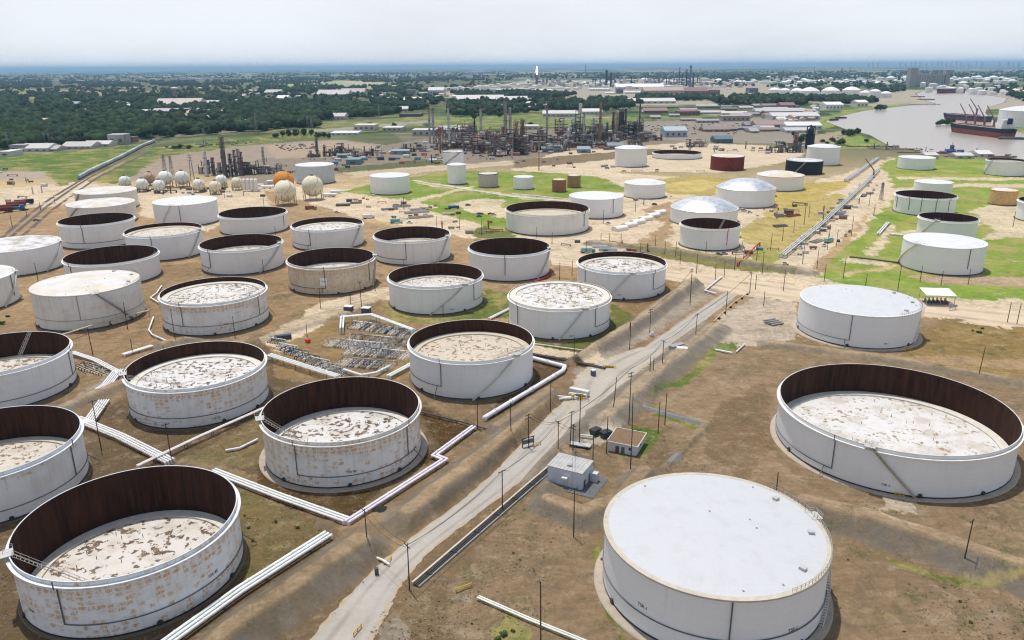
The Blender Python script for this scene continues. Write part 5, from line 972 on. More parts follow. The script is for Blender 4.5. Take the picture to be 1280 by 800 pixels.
for a in [('pale green-white sphere at the far left end of the sphere row',157.5,227,7,PG),('pale bluish small sphere, second in the near row of spheres',179,230.5,7.2,PG),('tan-pink sphere behind the near row of spheres',188,222.5,7,TN),('pale bluish sphere lowest in the row of small spheres',200,232,7.2,PG),('larger pale green sphere beside the tan-pink one',208,222.5,8.6,PG,True,'the larger pale sphere'),('larger white sphere in the middle of the sphere row',229,222.5,8.7,(.70,.70,.64),True,'the middle white sphere'),('cream white sphere right of the larger middle sphere',249.5,231,7.3,(.70,.68,.58)),('cream yellow small sphere near the right end of row',270,233.5,7.4,CRM,True,'the small yellow sphere'),('blue-white sphere half hidden behind the cream yellow small one',277.5,225.5,7,PG),('cream sphere next to the four white upright vessels',297,228.5,6.9,CRM,True,'the right-end small sphere'),
 ('big rusty orange sphere behind the two big cream ones',356,227,12.6,(.62,.27,.06),True,'the rusty orange sphere'),('big cream sphere with dark legs in front of the rusty one',358,239,13.4,CRM,True,'the left big cream sphere'),('big cream sphere with spiral stair, right of the pair',392,233,13.0,CRM,True,'the right big cream sphere')]: sphere_tank(*a)
for i in range(4):
    px = 306 + i*4.9; x, y = at(px, 239); h = height(px, 239, 223); t = thing('upright_vessel', 'white upright bullet vessel in a tight row, '+ordinal(i)+' from the left', 'vessel', (x, y, 0), 0, 'white upright vessels'); MB().lathe([(1.75,1.5,1.75,h-1.2),(1.75,h-1.2,1.1,h-.3),(1.1,h-.3,0,h)], 14).build('shell', PAINT, t, (.74,.73,.69))
    for k in range(4): a = PI/4+k*PI/2; MB().cyl((1.5*math.cos(a),1.5*math.sin(a),-.2),(1.5*math.cos(a),1.5*math.sin(a),1.8),.14,n=5).build('leg', PAINT, t, (.2,.2,.2))
for i, (px, py, w, rz, col) in enumerate([(323,234,9,.1,WHITE),(334,236,11,-.2,WHITE),(341,229,10,.3,WHITE),(130+48,236+3,8,.1,(.25,.1,.1)),(320,239,10,.0,WHITE),(347,236,8,.2,WHITE),(412,246,12,-.1,WHITE),(420,242,9,.2,WHITE)]):
    x, y = at(px, py); t = thing('drum_vessel', 'horizontal drum vessel on saddles near the big spheres', 'vessel', (x, y, 0), rz, 'horizontal drums by the spheres'); MB().cyl((-w/2,0,2.2),(w/2,0,2.2),1.3,n=12).sphere((-w/2,0,2.2),1.3,10,6).sphere((w/2,0,2.2),1.3,10,6).build('shell', PAINT, t, col)
    for u in (-w*.3, w*.3): MB().box((u,0,.6),(.5,2.2,1.4)).build('saddle', ROUGH, t, (.3,.3,.3))
    t['desc'] = 'white drum on saddles'; POLES.append(t)
# ------------------------------------------------------------------ refinery
def column(label, px, yt, yb, wpx, col, kind_='tower', ref=None, group='refinery columns and stacks', plats=4, cap=None, name=None):
    x, y = at(px, yb); h = height(px, yb, yt); r = max(.6, wpx*mpp(px, yb)/2); nm = name or ('smokestack' if kind_ == 'stack' else 'process_tower'); root = thing(nm, label, 'smokestack' if kind_ == 'stack' else 'process tower', (x, y, 0), 0, group)
    if ref: REFS.append((ref, x, y))
    if kind_ == 'stack':
        MB().cyl((0,0,-.3),(0,0,h),r*1.12,r*.85,14).build('shaft', ROUGH, root, col)
        c2 = cap or tuple(c*.45 for c in col); MB().lathe([(r*.93,h-h*.09,r*.9,h+.3),(r*.9,h+.3,r*.6,h+.3)], 14).build('cap', ROUGH, root, c2)
        for k in (.35,.62,.86): MB().lathe([(r*1.05,h*k,r*1.7,h*k),(r*1.7,h*k,r*1.7,h*k+1.0)], 12).build('platform', PAINT, root, tuple(c*.6 for c in col))
    else:
        MB().lathe([(r*1.15,-.3,r*1.0,h*.12),(r,h*.12,r,h*.62),(r,h*.62,r*.8,h*.66),(r*.8,h*.66,r*.8,h-r),(r*.8,h-r,0,h)], 14).build('shell', ROUGH, root, col)
        for k in range(plats): z = h*(.22+.72*k/max(1,plats-1)); rr = r*(1 if z < h*.62 else .8); a0 = k*1.7; MB().lathe([(rr,z,rr+1.3,z),(rr+1.3,z,rr+1.3,z+1.1)], 8, (0,0), a0, a0+3.4).build('platform', PAINT, root, tuple(c*.55 for c in col))
        MB().box((r+.5,0,h*.48),(.5,.5,h*.92)).build('ladder', PAINT, root, tuple(c*.5 for c in col)); MB().tube([(-r-.4,0,h*.1),(-r-.4,0,h*.97),(0,0,h+.5)], max(.3,r*.16), 6).build('overhead_pipe', PAINT, root, tuple(min(1,c*1.3) for c in col))
    return root
C1, C2, C3, C4, C5 = (.36,.34,.33), (.15,.115,.10), (.16,.06,.055), (.055,.06,.075), (.40,.32,.24)
for a in [('left one of the twin pale smokestacks',537.4,133,179,2.6,C1,'stack','the twin pale smokestacks'),('right one of the twin pale smokestacks',542.4,135,179,2.6,C1,'stack'),('single pale smokestack with tan top, right of the twins',561.4,131,177,2.7,(.50,.49,.47),'stack','the single pale stack',None,4,(.30,.2,.12)),
 ('thin black smokestack beside bushy green trees',593.5,150,172,1.8,(.03,.03,.03),'stack'),('pale smokestack with brown top near the tan heaters',601.3,132,176,3.0,(.45,.42,.39),'stack','the brown-topped stack',None,4,(.2,.11,.07)),('tall thick grey smokestack, tallest of the central refinery',631.8,123,166,4.2,(.30,.28,.27),'stack','the tallest grey stack',None,4,(.20,.12,.10)),
 ('slender grey column just right of the tallest stack',637.8,134,166,2.6,C1),('grey stack with rusty tip left of the red tower',683.6,132,175,2.6,(.36,.35,.36),'stack','the rusty-tipped stack',None,4,(.22,.11,.09)),('white stubby column standing at the refinery front',710.5,160,181,3.4,(.66,.66,.64),'tower','the white stubby column'),
 ('pale stack right of the dark tower with white tank top',729.6,141,180,2.2,(.42,.42,.41),'stack'),('thin grey column between two stacks in the refinery centre',741.4,147,172,1.8,C1),('brown stack with orange top in the refinery right half',749.6,128,181,3.2,(.23,.17,.14),'stack','the orange-topped brown stack',None,4,(.36,.2,.1)),
 ('thin black column in the refinery right half',758.4,153,179,1.8,C4),('maroon column left of the tan tower',766,139,172,3.0,C3),('tan boxy tower at the refinery right end',771.2,138,173,4.4,C5,'tower','the tan tower'),('dark blue-black tall tower at the refinery right end',776.8,136,173,6.5,C4,'tower','the blue-black tower'),('thin dark stack behind the blue-black tower',781.6,136,165,2.2,C4,'stack'),('short black column right of the blue-black tower',793.2,152,173,5.2,C4),('thin dark flare stack with leaning foot at refinery end',798.6,130,171,1.8,(.12,.10,.09),'stack'),
 ('brown column in the cluster below the tallest stack',645.5,150,192,5.5,(.25,.165,.12),'tower','the big brown column'),('rusty column right of the big brown one',653.5,148,191,5,(.16,.11,.09)),('orange pipe mast at the refinery front',627.6,158,176,1.8,(.50,.26,.13)),('tan heater stack left of the tallest stack',612.6,159,171,2.6,(.5,.33,.15)),('short tan heater stack left of the orange mast',609,167,173,2.6,(.7,.7,.68)),
 ('tall thin orange mast on open ground before the refinery',673.6,172,213,1.3,(.48,.24,.11),'stack','the thin orange mast'),('orange brick column beside the twin pale smokestacks',549.7,158,177,2.6,(.40,.17,.11)),
 ('tall dark tower with bulky top in the left refinery unit',282,169,221,4.4,(.14,.12,.115),'tower','the bulky-topped dark tower'),('white slender column at left of the left refinery unit',258.6,189,220,3.0,(.60,.60,.60),'tower','the white slender column'),('dark short column in the left refinery unit beside the bulky tower',289.6,192,219,3,C4),('grey slim column left one of two in the left unit',295.3,187,219,2.4,(.15,.15,.17)),('grey slim column right one of two in the left unit',300,186,219,1.8,(.17,.17,.18)),('purple-grey column at right of the left unit',303.4,189.5,219,2.6,(.14,.10,.12)),('brown short column behind the white slender one',267.5,197,219,3,C2),
 ('lone dark column on the pale plot by the twisted structures',396.6,173,193,2.5,(.10,.11,.12)),('thin grey mast on the pale plot right of the left unit',329.8,184,205,1.5,C1),
 ('black square-topped tower left of the tall riverside tank',1011.5,157,186,9.5,(.018,.024,.035),'tower','the black riverside tower'),('rusty column left of the black riverside tower',993.5,166,188,4.5,(.22,.14,.10)),('short dark column between rusty column and black tower',999,177,190,3,C4)]: column(*a)
def process_unit(label, px0, px1, yt, yb, depth, col, seed, ref=None, levels=None):
    q = random.Random(seed); x0, y0 = at(px0, yb); x1, y1 = at(px1, yb); w = x1-x0; h = max(5, height(px0, yb, yt)); root = thing('process_unit', label, 'process unit', ((x0+x1)/2, y0, 0), 0, 'steel process units of the refinery')
    if ref: REFS.append((ref, (x0+x1)/2, y0))
    nx = max(2, int(w/7)+1); ny = max(2, int(depth/8)+1); lv = levels or max(2, int(h/5)); b = .7; mb = MB(); hs = {}
    for i in range(nx):
        for j in range(ny):
            hh = h*q.choice((.45,.6,.8,1)); hs[i,j] = hh; mb.box((-w/2+w*i/(nx-1), depth*j/(ny-1), hh/2), (b,b,hh))
    for l in range(1, lv+1):
        z = h*l/lv
        for j in range(ny):
            for i in range(nx-1):
                if min(hs[i,j],hs[i+1,j]) >= z-.5: mb.box((-w/2+w*(i+.5)/(nx-1), depth*j/(ny-1), z), (w/(nx-1),b*.8,b*.8))
        for i in range(nx):
            for j in range(ny-1):
                if min(hs[i,j],hs[i,j+1]) >= z-.5: mb.box((-w/2+w*i/(nx-1), depth*(j+.5)/(ny-1), z), (b*.8,depth/(ny-1),b*.8))
    mb.build('frame', ROUGH, root, col)
    for l in range(1, lv+1):
        z = h*l/lv
        for i in range(nx-1):
            if q.random() < .85 and hs[i,0] >= z-.5: MB().box((-w/2+w*(i+.5)/(nx-1), depth*q.uniform(.25,.7), z+.15), (w/(nx-1)*.96,depth*.6,.9)).build('deck', ROUGH, root, tuple(c*.8 for c in col))
    for k in range(int(w/4.5)+3):
        x, y, z = q.uniform(-w/2,w/2), q.uniform(0,depth), q.uniform(1.2,h*.75); c = q.choice([(.42,.40,.38),(.22,.15,.12),(.10,.11,.13),(.30,.28,.26),(.18,.09,.08),(.5,.48,.44)])
        if q.random() < .5: MB().cyl((x-3.2,y,z),(x+3.2,y,z),q.uniform(1.0,2.0),n=9).build('vessel', ROUGH, root, c)
        else: MB().cyl((x,y,0),(x,y,z+4),q.uniform(1.0,2.3),n=9).build('vessel', ROUGH, root, c)
    for k in range(int(w/5)+2):
        z = q.uniform(2,h*.9); y = q.uniform(-.5,depth*.5); a = q.uniform(-w/2,w*.1); b_ = a+q.uniform(w*.2,w*.5); MB().tube([(a,y,0),(a,y,z),(b_,y,z),(b_,y,z*.5)], .32, 6).build('pipe', ROUGH, root, q.choice([(.45,.44,.43),(.25,.2,.18),(.15,.14,.14)]))
BRN, DRK, GRY, MAR = (.12,.095,.085), (.045,.045,.052), (.24,.23,.225), (.13,.05,.048)
for a in [('dark steel unit under the bulky-topped tower, left refinery',272,290,203,221,14,DRK,1),('low dark pipework unit right of the bulky-topped tower',291,318,203,219,16,DRK,2,'the low dark pipework unit'),('dark brown unit reaching toward the patchy grey tank',318,346,206,218,14,BRN,3,'the dark brown left unit'),('small steel unit left of the white slender column',249,262,198,217,10,BRN,4),
 ('twisted brown structure on the pale plot behind the patchy tank',386,398,190,197,10,BRN,5),('bushy brown structure right of the lone dark column',404,434,181,196,20,(.10,.085,.08),6,'the bushy brown structure'),('grey-brown unit between bushy structure and the twin stacks',440,470,184,197,16,BRN,7),('low steel racks in front of the twin smokestacks',500,532,181,190,14,GRY,8),
 ('dark green-grey unit at the foot of the single pale stack',545,582,173,186,16,BRN,9,'the unit below the single stack'),('pale heater block left of the brown-topped stack',568,590,162,181,14,(.40,.37,.34),10),('maroon unit around the brown-topped stack foot',590,612,172,192,14,MAR,11),('grey brown unit with tan heaters below the tallest stack',610,632,164,195,16,(.20,.17,.155),12,'the tan-heater unit'),('tall brown unit around the big brown column',634,658,152,194,18,BRN,13,'the tall brown unit'),
 ('low grey unit right of the tall brown unit',658,682,172,190,14,GRY,14),('maroon unit left of the red tower',672,684,157,172,14,MAR,15),('dark red tall unit beside the rusty-tipped stack',694,705,145,167,12,MAR,16,'the dark red unit'),('blue-grey unit topped by a white tank',719,731,139,178,12,(.10,.115,.14),17,'the white-topped unit'),('dark low unit right of the white stubby column',712,728,163,180,14,DRK,18),('brown unit around the orange-topped stack',735,757,160,178,14,BRN,19),('dark unit under the tan tower',757,776,160,176,14,BRN,20),('blue-black unit at the foot of the blue-black tower',774,796,153,174,14,(.03,.035,.05),21),
 ('low brown pipe racks along the refinery front, left half',655,712,178,189,12,BRN,22),('low brown pipe racks along the refinery front, right half',715,770,177,184,12,MAR,23),('grey low frame building right of the leaning flare stack',800,828,167,176,16,(.33,.31,.29),24,'the grey frame building'),('brown rack line between the frame building and tanks',858,884,175,184,10,(.26,.18,.13),25),('dark pipework below the rusty riverside column',962,992,178,191,14,DRK,26,'the riverside pipework'),('dark rack right of the riverside pipework',985,1003,180,191,12,BRN,27)]: process_unit(*a)
q = random.Random(77)
for i in range(64):
    px = 540+i*4.15+q.uniform(-3,3); yb = 190-abs(px-640)*.06+q.uniform(-18,3); w = q.uniform(9,22)
    process_unit('brown-grey steel unit in the crowded refinery, '+ordinal(i)+' from the left', px, px+w, yb-q.uniform(6,19), yb, q.uniform(10,18), q.choice([BRN,DRK,MAR,(.18,.15,.13),(.2,.19,.19)]), 100+i)
x, y = at(725, 178); h0 = height(725, 178, 140); h1 = height(725, 178, 129.5); t = thing('head_tank', 'white drum on top of the blue-grey unit', 'drum', (x, y+4, 0)); MB().cyl((0,0,0),(0,0,h0),.5,n=6).build('post', ROUGH, t, (.1,.11,.13)); MB().cyl((0,0,h0),(0,0,h1),2.6,n=14).build('shell', ROUGH, t, (.62,.60,.56))
# small process clutter of the refinery and yards: vessels, sheds, skids
CLUT = []
def poly_points(poly, n, seed):
    q = random.Random(seed); xs = [p[0] for p in poly]; ys = [p[1] for p in poly]; out = []
    while len(out) < n:
        px, py = q.uniform(min(xs), max(xs)), q.uniform(min(ys), max(ys))
        if inside(np.array([px]), np.array([py]), poly)[0]: out.append((px, py))
    return out
def clutter(poly, n, seed, scale=1.0, cols=None):
    q = random.Random(seed); cols = cols or [(.45,.43,.40),(.20,.13,.10),(.08,.09,.11),(.55,.53,.50),(.16,.26,.30),(.30,.27,.25),(.35,.14,.09)]
    for px, py in poly_points(poly, n, seed):
        x, y = at(px, py); k = q.random(); c = q.choice(cols); s = scale*q.uniform(.7,1.4)
        if any(math.hypot(x-a, y-b_) < r+3 for a, b_, r, h in TANKS.values()): continue
        if k < .35: mb = MB().box((0,0,1.4*s),(7*s,3.5*s,2.8*s)).add([(-3.7*s,-2*s,2.8*s),(3.7*s,-2*s,2.8*s),(3.7*s,2*s,2.8*s),(-3.7*s,2*s,2.8*s),(-3.7*s,0,3.7*s),(3.7*s,0,3.7*s)],[(0,1,5,4),(2,3,4,5),(0,4,3),(1,2,5)]); o = solo('equipment_shed', mb, ROUGH, None, 'shed', (x,y,0), q.uniform(-.4,.4), c, 'equipment sheds of the refinery'); o['desc'] = 'small shed'
        elif k < .65: mb = MB().cyl((-3*s,0,1.7*s),(3*s,0,1.7*s),1.1*s,n=9).box((-2*s,0,.4*s),(.5,1.8*s,1.0*s)).box((2*s,0,.4*s),(.5,1.8*s,1.0*s)); o = solo('drum_vessel', mb, ROUGH, None, 'vessel', (x,y,0), q.uniform(-.6,.6), c, 'small drums of the refinery'); o['desc'] = 'small drum'
        elif k < .85: mb = MB(); [mb.tube([(-7*s,u,0),(-7*s,u,2.2*s),(7*s,u,2.2*s),(7*s,u,0)],.3*s,5) for u in (-.9*s,0,.9*s)]; o = solo('pipe_rack', mb, ROUGH, None, 'pipe rack', (x,y,0), q.uniform(-.5,.5), c, 'small pipe racks of the refinery'); o['desc'] = 'short pipe rack'
        else: mb = MB().cyl((0,0,0),(0,0,9*s),.8*s,.6*s,8).cyl((0,0,6*s),(0,0,6.3*s),1.5*s,n=8); o = solo('process_tower', mb, ROUGH, None, 'process tower', (x,y,0), 0, c, 'small columns of the refinery'); o['desc'] = 'small column'
        CLUT.append(o)
clutter([(430,186),(540,178),(580,186),(700,182),(800,172),(830,170),(830,178),(760,190),(640,198),(560,206),(440,204)], 120, 5)
clutter([(330,200),(440,190),(440,214),(400,214),(340,224)], 22, 6); clutter([(150,236),(300,234),(300,242),(160,243)], 26, 7, .7, [(.10,.06,.06),(.16,.15,.15),(.06,.06,.07),(.3,.28,.27)])
clutter([(1030,262),(1080,226),(1098,232),(1050,280),(1010,318),(985,322)], 46, 8, .6); clutter([(962,262),(1000,255),(1005,262),(970,275)], 10, 9, .7, [(.2,.06,.05),(.3,.28,.26),(.1,.1,.1)])
clutter([(1075,186),(1190,193),(1290,205),(1290,199),(1190,188),(1090,182)], 26, 10, .9, [(.10,.12,.15),(.5,.47,.44),(.06,.12,.28),(.28,.13,.1),(.2,.17,.15)]); clutter([(840,182),(960,186),(960,192),(840,190)], 22, 11, .9)
clutter([(690,200),(880,205),(880,216),(800,222),(690,214)], 16, 12, .6); clutter([(700,300),(760,304),(840,312),(840,322),(760,318),(700,312)], 12, 41, .45); clutter([(400,246),(480,244),(560,262),(560,272),(470,264)], 22, 42, .5); clutter([(760,236),(800,232),(900,250),(1000,262),(1000,272),(930,270),(800,258)], 22, 43, .5); clutter([(180,236),(330,240),(330,250),(200,246)], 12, 44, .5); clutter([(480,246),(560,262),(640,282),(640,300),(560,290),(470,268)], 26, 13, .55); clutter([(925,288),(960,300),(990,318),(900,325)], 7, 14, .5); clutter([(0,210),(60,228),(60,245),(0,255)], 14, 15, .7)
label_by_place(CLUT, None, None); label_by_place(POLES, None, None)
for n_ in [((447,258),(408,265),(388,262)),]: pass
# ------------------------------------------------------------------ vehicles and yard goods
CARS = []
def car_proto():
    r = thing('parked_car', None, 'car', (0,0,0), 0, 'vehicles parked about the yards'); mb = MB(); mb.prism([(-2.3,-.9),(2.3,-.9),(2.3,.9),(-2.3,.9)], .35, 1.0); mb.build('body', PAINT, r, (.6,.6,.6))
    MB().add([(-1.5,-.82,1.0),(1.1,-.82,1.0),(1.1,.82,1.0),(-1.5,.82,1.0),(-1.1,-.68,1.6),(.6,-.68,1.6),(.6,.68,1.6),(-1.1,.68,1.6)],[(0,1,5,4),(1,2,6,5),(2,3,7,6),(3,0,4,7),(4,5,6,7)]).build('cabin', GLASSY, r, (.06,.07,.08))
    for sx in (-1.4,1.4):
        for sy in (-.85,.85): MB().cyl((sx,sy-.12,.35),(sx,sy+.12,.35),.36,n=9).build('wheel', PAINT, r, (.02,.02,.02))
    return r
proto = car_proto(); first = True
CC = [('white',(.75,.75,.74)),('black',(.02,.02,.025)),('silver',(.42,.43,.45)),('dark blue',(.03,.05,.14)),('red',(.35,.03,.03)),('grey',(.16,.16,.17))]
def car(px, py, rz, ci):
    global first
    x, y = at(px, py); o = proto if first else dup(proto, (x, y, 0), rz); first = False; o.location = (x, y, .05); o.rotation_euler = (0,0,rz); nm, c = CC[ci]; o['desc'] = nm + ' car'
    for ch in o.children:
        if ch.name.startswith('body'): ch.color = (*c, 1)
    CARS.append(o)
for a in [(585,257,.2,1),(600,268,.1,1),(599,271,.1,5),(613,268,.1,1),(617,269,.2,2),(545,258,.1,2),(512,279,.0,0),(421,266,-.1,0),(818,256,.0,1),(760,280,.9,0),(846,262,.1,3),(1048,302,1.2,1),(1057,295,1.2,2),(1062,290,1.2,5),(1030,308,.9,0),(1001,311,.9,0),(981,331,.2,0),(905,318,.1,2),(898,319,.1,5),(968,246,.4,4),(925,262,.1,0),(930,264,.2,3),(937,266,.2,0),(32,263,.8,1),(45,276,.7,5),(1085,233,.8,0),(1092,238,.8,0),(1078,246,.8,1),(1090,242,.8,2),(655,202,.1,1),(646,204,.2,5),(697,200,.0,2),(680,203,.1,1)]: car(*a)
for poly, n, sd in (([(800,157),(925,154),(935,160),(925,168),(806,168)],110,1),([(206,183),(300,176),(318,178),(240,186),(210,187)],60,2),([(338,181),(392,180),(398,186),(345,190)],36,3),([(560,196),(640,194),(640,198),(570,202)],14,4),([(1040,172),(1060,168),(1064,172),(1046,177)],12,5)):
    q = random.Random(sd)
    for px, py in poly_points(poly, n, sd): car(px, round(py*1.0/1.3)*1.3+.1, q.choice((.02,.05,1.55)), q.randrange(6))
label_by_place(CARS, None, None)
def truck(px, py, rz, label, cab, box, tank_=False):
    x, y = at(px, py); r = thing('truck', label, 'truck', (x, y, 0), rz); MB().box((3.6,0,1.5),(2.0,2.3,2.1)).build('cab', PAINT, r, cab); MB().box((4.62,0,1.9),(.06,1.9,.8)).build('windscreen', GLASSY, r, (.04,.05,.06))
    (MB().cyl((-4.6,0,2.0),(2.2,0,2.0),1.15,n=12) if tank_ else MB().box((-1.2,0,2.1),(7,2.4,2.4))).build('load_body', PAINT, r, box); MB().box((-.6,0,.75),(9.4,1.0,.3)).build('chassis', PAINT, r, (.05,.05,.05))
    for u in (-3.8,-2.7,3.4):
        for s in (-1,1): MB().cyl((u,s*1.0-.15,.5),(u,s*1.0+.15,.5),.5,n=9).build('wheel', PAINT, r, (.02,.02,.02))
truck(567,261,.3,'blue tank trailer truck on the sandy yard behind the wide bowl',(.03,.08,.25),(.05,.14,.40),True); truck(496,279,.05,'teal and white truck behind the brown-bowled open tank',(.6,.6,.6),(.12,.36,.40)); truck(461,273,.5,'white box truck left of the teal one',(.75,.75,.75),(.78,.78,.76)); truck(389,262,.0,'rusty brown box truck near the big cream spheres',(.3,.2,.15),(.24,.11,.06)); truck(848,439,.6,'white flatbed truck behind the white box trailer',(.75,.75,.74),(.3,.3,.3)); truck(1036,303,.7,'teal covered truck along the long pipe rack',(.5,.55,.55),(.25,.45,.44)); truck(735,316,.0,'blue-green pipe truck on the strip behind the cross road',(.1,.25,.30),(.30,.42,.45))
for i, (px, py, w, n, rz, c) in enumerate([(487,262,14,5,.3,(.22,.22,.23)),(501,258,14,5,.3,(.30,.29,.27)),(519,266,18,6,.35,(.36,.35,.30)),(524,262,16,5,.35,(.42,.38,.3)),(560,268,10,4,.3,(.5,.44,.36)),(526,272,20,4,.35,(.30,.30,.26)),(429,257,12,6,.1,(.10,.09,.09)),(445,254,10,5,.2,(.18,.16,.15)),(750,309,10,5,-.1,(.45,.46,.47)),(760,313,12,5,-.15,(.30,.36,.38)),(1020,302,12,5,.75,(.35,.33,.3)),(1046,268,12,6,.2,(.20,.24,.32)),(990,270,14,5,.5,(.28,.08,.07)),(975,283,10,5,.2,(.15,.14,.14)),(966,404,7,6,.4,(.33,.33,.33))]):
    x, y = at(px, py); t = thing('pipe_stack', 'stack of '+('rusty red' if c[0] > 2*c[1] else 'pale' if c[0] > .4 else 'dark' if c[0] < .2 else 'grey')+' pipes lying on open yard ground', 'pipes', (x,y,0), rz, 'stacks of pipes about the yards')
    for k in range(n): MB().cyl((-w/2,k*1.1-n*.5,.5+(k % 2)*.5),(w/2,k*1.1-n*.5,.5+(k % 2)*.5),.45,n=7).build('pipe', ROUGH, t, c)
    t['desc'] = 'rusty red pipe stack' if c[0] > 2*c[1] else 'pale pipe stack' if c[0] > .4 else 'dark pipe stack' if c[0] < .2 else 'grey pipe stack'; CARS.append(t)
label_by_place([o for o in CARS if o.name.startswith('pipe_stack')], None, None)
# ------------------------------------------------------------------ railway
def track(pts, label_kind='railway_track'):
    P = [at(*p) for p in pts]; mb = MB(); a, b = offs(P, 1.6), offs(P, -1.6); c, d = offs(P, .75), offs(P, -.75)
    for i in range(len(P)-1): mb.quad((*a[i],.06),(*b[i],.06),(*b[i+1],.06),(*a[i+1],.06))
    o = mb.build('railway_track', ROUGH, None, (.15,.12,.10)); kind(o, 'structure'); mb = MB()
    for r_ in (c, d):
        for i in range(len(P)-1): x0, y0 = r_[i]; x1, y1 = r_[i+1]; mb.box(((x0+x1)/2,(y0+y1)/2,.18),(math.hypot(x1-x0,y1-y0),.15,.2), math.atan2(y1-y0,x1-x0))
    mb.build('rail', STEEL, o, (.12,.08,.07))
TR = [(0,308),(30,282),(60,257),(90,236),(112,222),(150,202),(180,186),(192,180),(215,170)]
track(TR); track([(0,299),(34,270),(62,249),(90,232),(108,221),(146,201),(176,186)]); track([(0,318),(36,288),(66,262),(96,240),(122,222),(156,205),(186,190)])
RC = []
def railcar(x, y, rz, col, nm, loco=False):
    r = thing('locomotive' if loco else 'railcar', None, 'railcar', (x, y, .25), rz, 'railcars standing on the tracks')
    if loco: MB().box((0,0,2.2),(16,2.7,2.2)).build('body', PAINT, r, col); MB().box((6.2,0,3.6),(3.0,3.0,2.4)).build('cab', PAINT, r, col)
    else: MB().prism([(-7.4,-1.5),(7.4,-1.5),(7.4,1.5),(-7.4,1.5)],1.3,4.0).add([(-7.6,-1.5,4),(7.6,-1.5,4),(7.6,1.5,4),(-7.6,1.5,4),(-7.2,-.8,4.6),(7.2,-.8,4.6),(7.2,.8,4.6),(-7.2,.8,4.6)],[(0,1,5,4),(1,2,6,5),(2,3,7,6),(3,0,4,7),(4,5,6,7)]).build('body', ROUGH, r, col)
    for u in (-5.2,5.2): MB().box((u,0,.7),(3.2,2.2,1.0)).build('bogie', PAINT, r, (.03,.03,.03))
    r['desc'] = nm; return r
def along(pts, s0, step, n):
    P = [at(*p) for p in pts]; out = []; s = s0; acc = 0
    for a, b in zip(P, P[1:]):
        ln = math.dist(a, b)
        while s <= acc+ln and len(out) < n: t = (s-acc)/ln; out.append((a[0]+(b[0]-a[0])*t, a[1]+(b[1]-a[1])*t, math.atan2(b[1]-a[1], b[0]-a[0]))); s += step
        acc += ln
    return out
train = [railcar(x, y, rz, random.choice([(.42,.45,.50),(.50,.52,.54),(.36,.40,.46)]), 'grey hopper') for x, y, rz in along([(101,223.5),(112,217),(150,199),(178,184),(193,178)], 0, 16.3, 30)]
label_row(train, 'grey hopper railcar in the long train on the curve')
for i, (px, py, c, nm, lo) in enumerate([(4,266,(.12,.04,.03),'dark red gondola railcar at the left edge',False),(12,262.5,(.15,.045,.035),'red gondola railcar second from the left edge',False),(21,258.5,(.20,.055,.04),'red-brown railcar beyond the blue locomotive',False),(18,264,(.04,.11,.35),'blue locomotive by the red railcars',True),(31,256,(.03,.04,.06),'black tank railcar right of the blue locomotive',False)]):
    x, y = at(px, py); r = railcar(x, y, .62, c, nm, lo); r['label'] = nm
